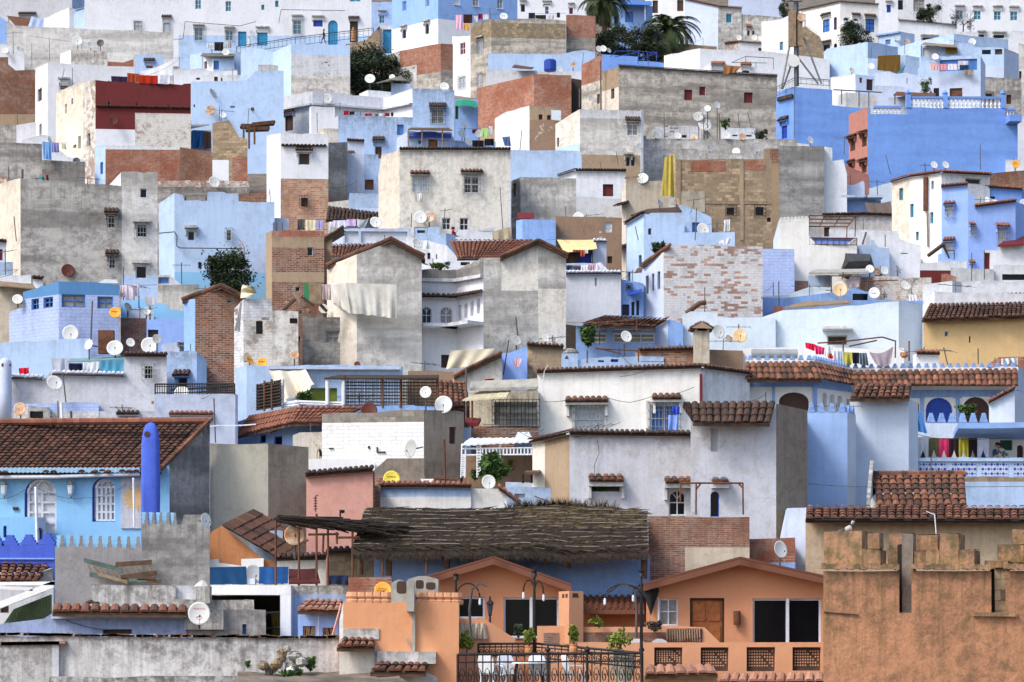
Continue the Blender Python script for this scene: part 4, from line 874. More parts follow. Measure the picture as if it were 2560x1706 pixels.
H('white strip terrace behind the red brick house with a blue barrel',[(-240,640,0),(640,660)],720,'W'); d(440,640,30,'white dish among clutter behind the red brick house',h=LAST); d(560,598,32,'cream dish behind the red brick house, right','dishr',h=LAST)
slab([(0,625),(180,640),(200,625),(20,600)],'rusty sheet roof behind the red brick house',[dpt(730)-.5]*2+[dpt(730)+.8]*2,'rust','tin_roof','tin roof')
b=MB(); p=PT(350,655,dpt(735)-.3); b.lathe(p,[(.5,0),(.55,.1),(.55,.9),(.45,1.)],'fd',12); solo(b,'barrel','blue plastic barrel behind the red brick house','barrel')
h=H('white house with flaking brown patch below the red brick house',[(-158,1090,-55),(-60,1030),(160,974,3),(440,990),(440,1040)],1395,['W','W','T:1100,Tp'],[(245,1052,280,1100,'Kr'),(322,1058,355,1102,'nd')])
mast(90,1195,72,1385,'slender pole before the white flaking house',h,-.7)
cloth([(-90,1260),(-20,1255),(-10,1345),(-70,1340)],'blue-grey trousers on a line left of the white flaking house',dpt(1395)-.8,(84,110,146))
slab([(360,1010),(450,1015),(450,1110),(362,1100)],'white board on the roof of the flaking house',[dpt(1395)-.3]*4,'pale','board','board',th=.04)
h=H('stained house with a white framed window and twin arches',[(398,1140,-52),(622,1004,4),(1180,1016),(1184,1004,30),(1206,1006)],1530,['Cp:1310,B','Wd:1085,Gs:1420,T','W'],[(1058,1140,1156,1246,'wlmh',1074),(1046,1442,1086,1526,'wlas',1405),(1092,1442,1130,1526,'wla'),(412,1265,432,1350,'nd')])
d(1172,1342,32,'round grey dish under the white framed window','dishg'); mast(955,1388,975,1520,'leaning pole before the stained twin arch house',h,-.7); mast(505,1430,500,1560,'bent pole on the pale blue terrace of the twin arch house',h,-1.)
h=H('white brick roof hut among dishes under the grey striped house',[(1320,1170,2),(1372,1150),(1732,1162)],1300,'Wk',[(1560,1240,1604,1266,'nd')])
H('low white roof hut right of the cluster of dishes',[(1918,1172,2),(2232,1176)],1305,'W',[(2022,1238,2070,1252,'nr'),(2148,1240,2200,1256,'nr')])
hd=H('grey stained parapet carrying a cluster of dishes',[(1186,1240),(1234,1250),(1234,1278,2),(1720,1276),(2352,1282),(2620,1284)],1460,'Gs')
for i,(x,y,r,m,t) in enumerate([(1318,1240,34,'dish','leftmost white dish above the grey stained parapet'),(1522,1250,36,'dish','white dish before the white brick roof hut'),(1670,1270,38,'dishr','dish with red lettering marks on the grey stained parapet'),(1715,1075,54,'dishg','large grey dish on the stacked dish mast'),(1760,1030,34,'dish','second dish up on the stacked dish mast'),(1795,1000,34,'dish','third dish up on the stacked dish mast'),(1884,968,34,'dish','topmost white dish right of the stacked dish mast'),(1790,1235,34,'dishg','grey dish low under the stacked dish mast'),(1970,1245,36,'dish','white dish on the low white roof hut'),(2110,1258,38,'dishr','cream dish right on the low white roof hut'),(1770,1150,66,'dish','big white upturned dish behind the stacked dish mast')]): d(x,y,r,t,m,h=hd,off=-.1+.15*(i%4),group='cluster of dishes under the grey striped house')
mast(1900,1045,1908,1275,'iron bracket post of the dish cluster',hd,.1,r=.04); mast(1395,1030,1402,1270,'rusty pole left of the dish cluster',hd,.4); mast(2165,1040,2195,1170,'leaning stick right of the dish cluster',hd,1.); mast(2075,1040,2085,1172,'upright stick right of the dish cluster',hd,1.)
tree(1960,1130,50,50,hd.D+2,'small bush beside the dish cluster','leafm',500,.2,trunk=False,name='bush',cat='bush'); tree(2290,1240,70,60,hd.D+1,'scrubby plants at the foot of the grey striped house','leafo',700,.2,trunk=False,name='shrub',cat='shrub')
h=H('pale parapet wall above the tan block house',[(1440,1390,2),(1470,1366),(1700,1370),(1720,1400),(2620,1420)],1590,'Gs')
for i,(x,y,r) in enumerate([(1815,1366,38),(2058,1395,40),(2250,1370,36)]): d(x,y,r,['left grey dish above the tan block house','middle white dish above the tan block house','right grey dish above the tan block house'][i],('dishg','dish','dishg')[i],h=h)
# =================== row 0, column 3
T(0,3)
H('white house at the top edge with a small blue window',[(985,-80),(1192,-80)],300,'W',[(1090,46,1128,116,'vVs',8)])
H('grey-white house at the top with dark double windows',[(1190,-80),(1604,-80)],190,'Wd',[(1190,0,1242,92,'gl'),(1334,0,1436,104,'glm')])
H('large white house at the top right corner with four hooded windows',[(1600,-80),(2450,-80)],235,'W',[(1725,95,1792,178,'wTmxs',50),(1890,100,1956,182,'wTms',54),(2074,104,2140,186,'wTms',54),(2224,106,2292,190,'wTms',58)])
H('lower white wall of the corner house with a small hooded window',[(1740,296,0),(2188,286),(2420,290)],385,'W',[(2072,322,2170,352,'nls',292),(1935,318,1985,340,'nls',285)])
h=H('low white house with a slanting dark roof edge',[(1196,188,5),(1730,236)],345,'W',[(1418,346,1545,372,'nds',322)],cop=[(1196,1730,'dark')])
h=H('white villa with blue arched loggia windows and tiled roof edge',[(288,104,-42),(662,20,9),(1014,46)],425,'Wo',[(504,180,566,296,'vBmh',118),(604,158,632,276,'vda'),(690,160,746,240,'wda'),(778,168,832,240,'wdah',120),(896,174,976,296,'vBmh',130),(506,412,570,470,'vlh',372),(604,400,634,470,'vla')],cop=[(288,662,'dark'),(662,1014,'dark')])
pbox(h,684,200,840,248,.02,.35,'white','balcony')
tree(800,310,160,120,dpt(440),'round dark green tree before the white villa','leafd',5000,.25,seed=12); tree(1480,120,120,90,dpt(330),'dark green tree by the grey-white house at the top','leafd',3000,.25,seed=13); tree(150,90,50,110,dpt(300),'dark cypress-like tree behind the phone mast','leafd',1800,.2,seed=14)
bare(1790,320,330,dpt(350),'half bare tree with thin leaves before the corner house',21); tree(1730,180,60,70,dpt(350),'sparse leaf tuft on the half bare tree, left','leafo',350,.2,trunk=False,name='leaf_tuft',cat='foliage'); tree(1860,220,45,70,dpt(350),'sparse leaf tuft on the half bare tree, right','leafo',300,.2,trunk=False,name='leaf_tuft',cat='foliage')
H('white side house behind the phone mast',[(-60,200,-20),(105,180),(300,100),(330,150)],475,'W',[(78,385,138,462,'wT')])
H('old stone gable house behind the phone mast',[(255,330,0),(330,242),(475,338),(512,430)],490,'S')
h=H('pale blue hut with overhanging roof, upper right',[(842,348,-32),(1216,290,32),(1346,314)],430,'B',[(1074,364,1126,416,'wB')],cop=[])
pbox(h,846,318,1214,332,.0,.25,'Bm','roof_ledge'); d(1180,356,28,'pale dish at the pale blue hut wall'); d(1278,388,30,'cream dish right of the pale blue hut','dishr',h=h,off=-1.5)
h=H('broad pale blue house with a rounded left shoulder, upper right',[(512,480,-38),(545,448),(915,386,42),(1192,432)],690,'B')
d(842,408,18,'tiny dish on the rounded shoulder house',h=h)
h=H('blue terrace house with a long sloping top, right',[(1186,430,-42),(1706,310,22),(2206,364)],560,'B'); d(1875,388,38,'white dish before the long sloping blue terrace','dish',h=h,off=-1.5)
h=H('pale blue roof court wall with a hanging carpet',[(914,536,-10),(1000,540),(1260,506,14),(1392,530)],705,'B'); 
cloth([(1008,515),(1216,505),(1212,662),(1003,645)],'large brown and gold patterned carpet hung on the blue court wall',h.D-.35,(112,86,42),name='carpet',cat='carpet',wave=.02)
cloth([(1262,590),(1250,640),(1180,740),(1172,700)],'twisted teal cloth hanging right of the carpet',h.D-1.2,(70,136,150)); d(950,612,32,'pale dish left of the hanging carpet',h=h,off=-1.2); d(768,648,28,'cream dish at the left court wall','dishr',h=h,off=-1.); mast(948,435,946,540,'pole behind the hanging carpet wall',h,.6); mast(1084,450,1082,530,'second pole behind the hanging carpet wall',h,.6); mast(1255,370,1255,500,'tall pole behind the twisted teal cloth',h,.8)
h=H('upper blue roof room with a striped rug under a canopy',[(1400,430,0),(1560,400),(1740,440),(1745,400),(1880,396),(1900,440)],640,'B',[(1420,440,1610,520,'nc')])
cloth([(1635,440),(1735,436),(1742,490),(1632,492)],'small gold patterned rug under the roof canopy',h.D-.3,(130,100,44),name='carpet',cat='carpet',wave=.02)
slab([(1410,415),(1740,440),(1720,420),(1440,395)],'ragged awning over the upper blue roof room',[h.D-.9,h.D-.9,h.D+.5,h.D+.5],'board','awning','awning',posts=[(1408,415,520,h.D-.8)])
h=H('pale blue house with a deep washing terrace and two lower windows',[(1376,640,-10),(1410,560),(1574,560),(1574,520),(1952,512,56),(1996,596)],905,['B:690,Wb','B:690,Wb','B:690,Wb','Wb'],[(1576,546,1920,650,'nB'),(1520,810,1602,902,'nl'),(1668,810,1784,906,'nR')],deep=2)
clothline([(1490,580,1560,646,(226,176,176),h.D-.15),(1566,590,1640,648,(222,150,156),h.D-.15),(1650,588,1738,644,(224,220,232),h.D-.15),(1745,560,1838,640,(210,206,222),h.D-.15),(1760,598,1842,646,(34,60,86),h.D-.25),(1802,642,1886,690,(150,140,126),h.D-.3)],578,h.D-.15,'washing line in the deep blue terrace',1480,1900)
d(1535,525,36,'white dish beside the deep washing terrace',h=h,off=-.3); d(1455,820,34,'pale dish under the deep washing terrace',h=h,off=-1)
tree(1455,790,60,90,h.D-.6,'leafy creeper at the foot of the deep terrace house','leafm',900,.18,trunk=False,name='creeper',cat='creeper')
h=H('white and blue side house with two dark attic windows, far right',[(1886,432,-6),(2166,440,50),(2306,500)],730,['B:600,Wb','Wb'],[(1964,458,2046,500,'nl'),(2084,444,2152,502,'nd')])
H('grey cement house at the right edge under the attic house',[(1992,706,3),(2326,722)],1010,'G',[(2188,872,2236,956,'nd'),(2000,860,2056,916,'ndX')])
H('grey house strip at the very right edge',[(2302,400),(2450,420)],860,'Gl',[(2305,655,2328,768,'nd')])
h=H('small white hut with a dark doorway below the carpet wall',[(574,712,-38),(802,684,18),(976,700)],830,['W','Wb'],[(840,714,866,762,'nd'),(904,728,966,832,'nKq')])
H('white stepped terrace below the hanging carpet',[(984,668,-4),(1110,656),(1180,680),(1270,668),(1396,702)],835,'Wb',[(1260,668,1280,770,'nd')])
H('pale blue roof slope above the balustrade house',[(958,786,2),(1180,790),(1412,832)],880,'Wb')
h=H('grey-green metal panel shed behind the cobalt blue house',[(636,880,-20),(720,850,2),(1002,880)],985,'Wd')
bars([(600,825,1045,850),(675,825,675,960),(835,845,835,980),(925,850,925,980)],h.D-.4,'dark steel frame of the metal panel shed','shed_frame','metal frame',.05,'steel')
h=H('cobalt blue house with stepped roof and a blue doorway',[(76,842,-52),(240,798,6),(590,826),(590,966),(916,996)],1330,'Bs',[(126,1155,176,1275,'vVqh',1070)],name='cobalt_house')
p=PT(130,905,0.001); b=MB(); q=on(h,90)[0]; q2=on(h,230)[0]; za=PT(90,935,q.y).z; b.box(q+Vector((0,-.02,za)),(q2-q),Vector((-.1,-.2,0)),Vector((0,0,.25)),'dark'); part(b,'ledge',h.root)
mast(240,800,240,1270,'thin conduit pole at the cobalt house corner',h,-.25); mast(700,1250,700,1420,'aerial mast in front of the cobalt house',h,-2,yagi=1.4)
railing([(78,800),(250,712)],h.D,h.D,90,'grey rail on the cobalt house roof, left part',6,'steel'); railing([(250,712),(560,735)],h.D+.2,h.D+.6,60,'grey rail on the cobalt house roof, right part',6,'steel')
# phone mast
Dm=h.D+1.0; root=thing('phone_mast',PT(262,790,Dm),'tall phone mast with antenna panels and braces','phone mast'); b=MB(); b.tube([PT(262,790,Dm),PT(258,-60,Dm)],.18,'steel',8); part(b,'pole',root)
for x0,x1,y0,y1,o in ((190,258,100,425,-.4),(270,318,120,420,-.3),(300,345,130,180,-.5)): b=MB(); b.box(PT(x0,y1,Dm+o),Vector((ppm(Dm)**-1*(x1-x0),0,0)),Vector((0,.25,0)),Vector((0,0,(y1-y0)/ppm(Dm))),'board'); part(b,'antenna_panel',root)
for x0,y0,x1,y1 in ((195,430,120,820),(212,600,135,815),(285,540,460,770),(330,350,490,770),(210,-20,180,-40),(180,10,310,10)): b=MB(); b.tube([PT(x0,y0,Dm),PT(x1,y1,Dm-.6)],.07,'steel',5); part(b,'brace',root)
b=MB(); c=PT(237,560,Dm-.5); rr=55/ppm(Dm); b.tube([c,c+Vector((0,.3,0))],rr,'dish',20); part(b,'drum_antenna',root); b=MB(); c=PT(310,158,Dm-.6); b.tube([c,c+Vector((0,.3,0))],38/ppm(Dm),'dishr',16); part(b,'drum_antenna',root)
h=H('bright cornflower blue house with white balustrade and salmon side',[(742,1046,-58),(916,986,5),(940,988),(940,1050),(1275,1052),(1276,990),(2176,994),(2176,1080),(2292,1084)],1720,['Rp','Bs'],[(756,1275,800,1386,'ndh',1235),(862,1232,906,1346,'ndh',1200),(744,1505,786,1600,'ndh',1470),(860,1490,905,1590,'ndh',1455)],name='cornflower_house')
def balust(h,x0,x1,yt,yb,n,rail='Bs'):
    for i in range(n):
        x=x0+(x1-x0)*(i+.5)/n; p,zt,g=on(h,x,-.12); b=MB(); H_=(yb-yt)/ppm(p.y); r=min(.1,(x1-x0)/n/ppm(p.y)*.36); b.lathe(p+Vector((0,0,zt)),[(r,0),(r*.5,H_*.15),(r,H_*.4),(r*.4,H_*.75),(r,H_)],'white',8); part(b,'baluster',h.root)
    A,zt,g=on(h,x0,-.22); B,zu,g=on(h,x1,-.22); H_=(yb-yt)/ppm(A.y); b=MB(); b.box(A+Vector((0,0,zt+H_)),B-A+Vector((0,0,zu-zt)),g.n*.24,Vector((0,0,.14)),rail); part(b,'handrail',h.root)
balust(h,1310,1625,905,990,9); balust(h,1650,2150,905,990,13); balust(h,970,1230,992,1050,7); balust(h,2190,2270,1010,1080,3)
for x in (1290,1630,2160): p,zt,g=on(h,x,-.25); b=MB(); b.box(p+Vector((-.14,0,zt)),Vector((.28,0,0)),g.n*.3,Vector((0,0,.82)),'Bs'); b.lathe(p+Vector((0,-.12,zt+.82)),[(.12,0),(.2,.12),(.02,.35)],'Bs',8); part(b,'balustrade_post',h.root)
pbox(h,2180,1080,2292,1142,.02,.9,'Bs','balcony')
mast(1948,1330,1950,1560,'thin pole before the cornflower blue wall',h,-2.5); mast(1080,1425,1125,1600,'dead branch like pole before the cornflower blue wall',h,-2.5)
H('white house at the right edge behind the cornflower house',[(2160,1080),(2450,1070)],1560,'W',[(2190,1250,2275,1335,'gl')])
h=H('roof kiosk with red beam behind the balustrade',[(1100,900,0),(1290,880)],1300,'Wb'); slab([(1150,880),(1540,895),(1540,865),(1180,850)],'rust red roof plate behind the balustrade',[h.D-.8,h.D-.8,h.D+.6,h.D+.6],'rust','roof_plate','roof plate',posts=[(1165,880,960,h.D-.6),(1530,895,960,h.D-.6)])
h=H('dark grey brick house right of the tan block house',[(-40,1370,3),(20,1365),(108,1372),(130,1342),(508,1352)],1980,['T','Kd:1500,T','W','Gd'])
d(388,1290,36,'white dish on the white wall under the cobalt house',h=LAST,off=1.8); H('low white wall along the foot of the cobalt house',[(-60,1278,2),(385,1330)],1420,'W')
H('white terrace walls stepping down left of the salmon side',[(505,1345,3),(590,1360),(590,1480),(690,1465),(725,1600)],1990,'W')
# =================== row 1, column 0
T(1,0)
H('white slanted stair head beside the tall grey tower',[(1000,135,-35),(1112,14)],1000,'W',[(1085,60,1108,128,'nL')])
h=H('huge grey weathered house with a pale stair tower at left',[(-90,138,-62),(188,70,7),(1118,142),(1118,10),(1446,16)],1040,['C','G','Gl:940,B'],[(985,404,1060,526,'wdxh',345),(998,786,1062,896,'wlxh',728),(1287,164,1348,248,'wl'),(1250,488,1354,612,'wlxs',455),(1244,870,1348,992,'wls',832)],name='grey_tower_house')
mast(128,420,150,650,'thin bent pole on the cream side of the huge grey house',h,-.5); mast(78,-40,80,80,'pole at the top left of the huge grey house',h,.4); mast(205,-10,205,70,'stout pole at the top corner of the huge grey house',h,.3,r=.06)
d(30,92,34,'rusty dish at the left top of the huge grey house','dishb',h=h,off=1)
cloth([(320,70),(415,52),(420,88),(330,78)],'teal and red rug lying over the top of the huge grey house',h.D+.4,(60,130,140),name='airing_cloth',cat='cloth'); cloth([(415,40),(446,32),(448,88),(424,88)],'small red rug at the top of the huge grey house',h.D+.3,(170,60,50),name='airing_cloth',cat='cloth')
H('worn whitewashed brick strip wall above the light blue terrace house',[(1448,98,1),(1590,94),(2290,98)],250,'Kc:150,G')
H('rough brick and plaster parapet behind the light blue terrace house',[(1600,150,2),(2268,160)],290,'G')
d(1966,108,58,'large white dish above the light blue terrace house',h=LAST,off=-.4); h=H('light blue terrace house with notched parapet and three small windows',[(1458,302,-50),(1602,205,4),(1682,226),(1690,274),(1902,276),(1906,195),(2052,195),(2076,206),(2186,206),(2190,282),(2520,286)],1050,['B','B:930,Bc'],[(1724,555,1784,640,'wls',510),(2060,546,2122,640,'wlx'),(1818,840,1854,900,'wl')])
slab([(1695,235),(1900,232),(1900,212),(1700,215)],'dark canopy in the notch of the light blue parapet',[h.D+.5,h.D+.5,h.D+2,h.D+2],'cementd','canopy','canopy',posts=[(1702,240,290,h.D+.5),(1890,240,290,h.D+.5)])
H('dark brick wall with wooden bits right of the notched parapet',[(2190,215,0),(2310,200),(2600,190)],330,'Kd')
bars([(1460,575,1600,562),(1600,562,1625,600),(1625,600,1622,690),(1622,690,1650,710),(1650,710,2210,716)],h.D-.2,'black cable run along the light blue terrace house','cable_run','cable run',.025)
tree(2115,950,235,180,h.D-2.2,'dark green fig tree in front of the light blue house','leafd',7000,.2,seed=31,yb=1230); bare(2250,840,330,h.D-.8,'pale dead climbing trunk at the light blue house corner',33,m='board',n=3)
mast(1665,845,1668,1040,'aerial mast left of the dark fig tree',h,-1,yagi=.8)
H('white corner wall with dark eave at the left edge below the grey house',[(-60,650,1),(256,672)],960,'Wb',[(-30,720,24,824,'nr')],cop=[(-60,256,'dark')])
H('pale violet-grey block against the foot of the huge grey house',[(256,636,0),(384,648)],945,'Wg')
H('low light blue roofs at the foot of the huge grey house',[(-60,842),(190,836),(566,860),(568,900)],1000,'Bn'); H('plain blue-grey wall under the maroon dish',[(240,890),(572,930)],1012,'Wg')
mast(48,720,50,960,'aerial mast over the low blue roofs at left',LAST,-.6,yagi=1.)
h=H('low white roof wall with dishes, left edge under the grey house',[(-60,966),(286,956),(210,1030)],1040,'W')
d(622,920,64,'large maroon dish at the foot of the huge grey house','dishm',yaw=15,h=h,off=.2); d(524,982,28,'small rusty dish seen edge on beside the maroon dish','dishb',yaw=65,h=h,off=.3)
h=H('small tiled stub chimney block on the left low roofs',[(303,990),(396,1000)],1060,'W',cop=[(303,396,'dark')])
h=H('beige canvas sided roof shed at the left edge',[(-60,1060),(330,1085)],1230,'Tc'); slab([(-60,1055),(330,1090),(300,1050),(-60,1020)],'beige striped awning with blue trim at the left edge',[h.D-1,h.D-1,h.D+1,h.D+1],'board','awning','awning')
h=H('bright blue house with teal fascia and four blue casement windows',[(84,1300,-38),(212,1252),(212,1116),(540,1012,8),(1094,1046)],1665,['Bk','Ft:1136,Bk','Ft:1136,Bk'],[(288,1176,356,1276,'bZm' if 0 else 'blm'),(398,1162,486,1260,'blm'),(566,1136,782,1256,'blm'),(894,1156,1036,1266,'blm')],name='teal_fascia_house')
d(162,1184,52,'white dish at the left end of the teal fascia house',off=-.4); mark(d(1058,1306,58,'yellow-orange dish with dark lettering on the teal fascia house','disho',yaw=8),(110,72,20),.25,1.,.2,10)
d(648,1498,80,'very large cream dish on the front of the teal fascia house','dish',yaw=10); mast(848,1195,832,1600,'rusty pole up the front of the teal fascia house',h,-.4,r=.035)
slab([(900,1030),(1090,1035),(1070,1000),(960,995)],'heap of white sheeting on the teal fascia roof',[h.D+.5]*4,'pale','sheet_heap','sheet',th=.25)
clothline([(1105,1050,1165,1160,(224,206,214),h.D+1.5),(1150,1052,1235,1190,(226,214,222),h.D+1.4),(1225,1045,1280,1150,(206,200,220),h.D+1.5),(1330,1160,1430,1230,(222,216,220),h.D+1.8)],1048,h.D+1.5,'washing line right of the teal fascia house',1100,1440)
mast(1130,880,1135,1190,'tall post between the grey tower and the washing',h,1.2); mast(1275,1040,1275,1260,'tripod aerial right of the teal fascia',h,1.2,yagi=.8)
h2=H('turquoise blue roof terraces between the tower and the gable house',[(1110,1200,0),(1290,1180),(1530,1230,3),(1545,1270),(1700,1290)],1420,'Bc')
H('mottled grey parapet behind the brick gable house',[(1448,1052,2),(1640,1046),(1828,1046),(1828,1300)],1290,'Gs')
H('grey-blue shuttered wall at the tower foot',[(1446,955,0),(1560,958),(1660,1045)],1120,['Wg'],[(1450,965,1555,1040,'gB')])
h=H('dark brick lean-to with cluttered dishes, left',[(1108,1352,3),(1346,1354)],1605,'Kd'); H('low white roof wall behind the dish group',[(1160,1265),(1405,1268),(1410,1320)],1500,'Wb')
d(1172,1256,46,'greyish dish turned away right of the yellow dish','dishg',yaw=50,h=h,off=.3); d(1376,1206,48,'white dish with faint lettering before the laundry',h=h,off=.8); d(1344,1296,44,'pale dish above the dark brick lean-to',h=h,off=.3,m='dish')
h=H('violet-blue terrace house left of the brick gable',[(1346,1374,2),(1470,1358),(1722,1358)],1640,'Bp',[(1358,1460,1452,1530,'nd')])
h=H('red brick gable house with tiled verges and pale blue side',[(1688,1192,-55),(1792,1176,4),(2032,1062),(2234,1164)],1960,['Bm','Kd','Kd'],[(2082,1154,2132,1212,'wl')],name='brick_gable_house')
rake(h,(1672,1182),(2034,1052),'brown',.25); rake(h,(2034,1052),(2242,1160),'brown',.25)
h=H('whitewashed ragged brick room with a boarded window',[(2150,1270,-40),(2236,1176,4),(2494,1176),(2498,1285),(2738,1290)],1990,['Wk','Wk:1370,Kp','M'],[(2350,1380,2412,1500,'Kl'),(2660,1354,2738,1404,'nkm')])
cloth([(2205,1170),(2240,1060),(2335,1100),(2330,1165)],'creased canvas cover bulging at the ragged brick room',[h.D,h.D+.3,h.D+.5,h.D-.2],(214,204,178),name='canvas_cover',cat='canvas cover',wave=.2,sag=-.25)
cloth([(2200,1215),(2222,1205),(2200,1480),(2160,1470)],'torn white sheeting down the ragged brick corner',h.D-.3,(206,204,204),name='torn_sheet',cat='sheet')
# =================== row 1, column 1
T(1,1)
H('pale blue wing wall left of the black window house',[(-80,432,0),(60,430),(300,440),(300,470)],1010,'Wb')
mast(160,480,160,550,'short ladder end left of the concrete and brick house',LAST,-2.)
h=H('house behind the dark tiled lean-to roof with white upper wall',[(660,290),(850,270,0),(860,205),(1060,208),(1128,215)],450,['Gs','Bn:345,B'],[(1002,80,1078,175,'nO')])
roofp(h,(640,452),(1126,452),(672,270),(1126,372),'dark',De=(-1.6,-1.6),Dr=(1.,.6))
h.root['label']='low house with dark tiled lean-to roof beside the black window house'
h=H('white alley house with blue ground floor behind the dark tiled roof',[(838,-160,0),(992,-150,0),(1124,-150)],360,['Wb','Bn:160,Wb,' if 0 else 'Bn'],[(1000,82,1080,176,'nR')])
h=H('large cream house with tiled coping and two hooded windows',[(1124,30,-52),(1150,-140),(1318,-192,4),(2336,-190)],545,['C','C','C2'],[(1436,56,1570,198,'wLmx',4),(1906,50,2046,206,'wkmx',-8),(1708,434,1786,542,'wkm'),(1870,434,1950,558,'wkm')],cop=[(1318,2336,'dark')],name='cream_house')
for a,b_,y0,y1 in ((1415,1595,2,38),(1876,2084,-10,22)):
    p0,_,g=on(h,a); p1=on(h,b_)[0]; zc=PT(a,y0,p0.y).z; ze=PT(a,y1,p0.y).z; b=MB(); tiles(b,p0+g.n*.35+Vector((0,0,ze)),p1+g.n*.35+Vector((0,0,ze)),p0+g.n*.01+Vector((0,0,zc)),p1+g.n*.01+Vector((0,0,zc)),'brown',th=.4); b.box(p0+g.n*.004+Vector((0,0,ze-.06)),p1-p0,g.n*.3,Vector((0,0,.06)),'C2'); part(b,'window_hood',h.root)
cloth([(1464,208),(1530,208),(1528,288),(1462,280)],'white towel hanging under a cream house window',h.D-.2,(214,212,208))
d(1510,432,64,'large white dish low on the cream house, front one of two'); d(1588,428,60,'large cream dish partly behind the other at the cream house','dishr',off=-.35)
mast(1735,345,1725,520,'small aerial mast on the cream house front',h,-1,yagi=.6); mast(2240,160,2272,640,'long whip pole at the right of the cream house',h,-1.4); mast(1428,390,1424,520,'stub pole beside the cream house dishes',h,-.8)
h=H('pale blue roof terrace room with two open bays',[(650,605,-42),(800,532,2),(1420,530)],700,'Wb',[(815,556,940,662,'cc'),(964,558,1388,662,'cc')]); 
clothline([(380,450,446,545,(90,88,84),h.D+1.5),(455,452,548,548,(222,214,180),h.D+1.5),(552,456,620,540,(176,170,214),h.D+1.5),(668,470,706,555,(224,224,228),h.D+1.2),(706,458,768,525,(216,212,232),h.D+1.2),(768,456,832,520,(206,212,236),h.D+1.2),(832,448,918,510,(204,176,224),h.D+1.2)],446,h.D+1.3,'washing line above the concrete and brick house',350,930)
cloth([(925,440),(1038,432),(1005,512),(930,508)],'grey sheet drying right of the lilac washing',h.D+1.2,(176,184,190),sag=.1); d(1098,478,58,'white dish by the grey drying sheet',h=h,off=.6)
H('light blue roof room behind the red clad woman',[(1448,560,2),(1450,522),(1684,515),(1690,575)],655,'B',[(1478,545,1555,575,'gl')]); bars([(1455,520,1460,590),(1575,520,1558,625),(1455,520,1575,525)],LAST.D-.8,'thin grey frame on the light blue roof room','roof_frame','metal frame',.02,'steel')
H('two small cornflower cubes of a roof wall under the cream house',[(1466,580,0),(1745,574,45),(1832,592)],740,'B'); hw=hw_red=H('white wall behind the woman in red',[(1830,545,0),(2080,535),(2200,520)],690,'W')
cloth([(2170,560),(2345,515),(2345,640),(2175,640)],'dun canvas curtain right of the woman in red',hw.D-.2,(176,164,138),name='curtain',cat='curtain',fold=4); clothline([(2078,555,2165,635,(190,190,196),hw.D+.1)],553,hw.D,'washing line by the dun canvas curtain',2040,2180)
h=H('white stair house with tiny slots between two tiled roofs',[(1380,600,-20),(1520,640),(1756,690,0),(1850,800),(2084,805)],900,'W',[(1878,838,1962,870,'nd'),(1572,755,1600,812,'Kk'),(1650,768,1664,812,'nd')])
d(1478,668,56,'white dish on the white stair house between the tiled roofs',h=h,off=-.6); d(1916,784,42,'white dish under the right red tiled roof',h=h,off=-1); cloth([(1538,640),(1600,645),(1598,720),(1534,715)],'white towel on the white stair house corner',h.D-.6,(226,228,232))
h=H('concrete house with brick infill bands and brick top course',[(92,576,-55),(146,552,3),(626,556)],1190,['T','K:606,T:706,Kd:930,T:1022,Kd'],[(470,704,520,782,'wl'),(360,1066,402,1108,'wd')],name='concrete_frame_house')
mast(162,475,162,550,'left rebar stub pair on the concrete and brick house',h,.3,r=.035); mast(188,475,188,550,'middle rebar stub on the concrete and brick house',h,.3,r=.035); mast(240,480,240,550,'right rebar stub on the concrete and brick house',h,.3,r=.035)
h=H('narrow ochre-brown house strip with a pitched roof edge',[(548,678,-12),(660,590),(700,580)],1060,'T'); rake(h,(545,676),(800,520),'dark',.2)
h=H('weathered gable house with an arched attic slot',[(652,872,-52),(926,768,6),(1240,652),(1522,788)],1830,['C','Gs','Gs'],[(1170,714,1204,760,'wda')],name='weathered_gable_house')
rake(h,(650,866),(1240,625),'brown',.3); rake(h,(1240,625),(1546,786),'brown',.3)
roofp(h,(690,790),(1000,786),(690,684),(1080,678),'mix',De=(3.,3.),Dr=(5.,5.))
h=H('white courtyard house with arched windows and a grey parapet',[(1514,900,8),(1836,908,-48),(2088,798)],1800,['G:975,W','G:975,W'],[(1514,1250,1612,1408,'walm'),(1688,1250,1806,1406,'walm'),(1855,1232,1884,1370,'nca'),(1912,1212,1942,1350,'nca'),(1968,1190,2000,1332,'nca'),(2026,1168,2058,1312,'nca'),(1700,1690,1780,1810,'nk')],led=[(985,.2,'W'),(1420,.9,'W')],deep=1,name='courtyard_house')
for g in h.segs:
    b=MB(); z=PT(1836,1135,h.D).z; q=g.P0+Vector((0,0,z)); tiles(b,q+g.n*.4,q+g.d*g.L+g.n*.4,q+g.n*.01+Vector((0,0,.16)),q+g.d*g.L+g.n*.01+Vector((0,0,.16)),'dark',th=.45,seed=9); part(b,'tile_ledge',h.root)
tree(1690,870,110,35,h.D+.5,'straggly plants on the grey courtyard parapet','leafm',500,.15,trunk=False,name='shrub',cat='shrub')
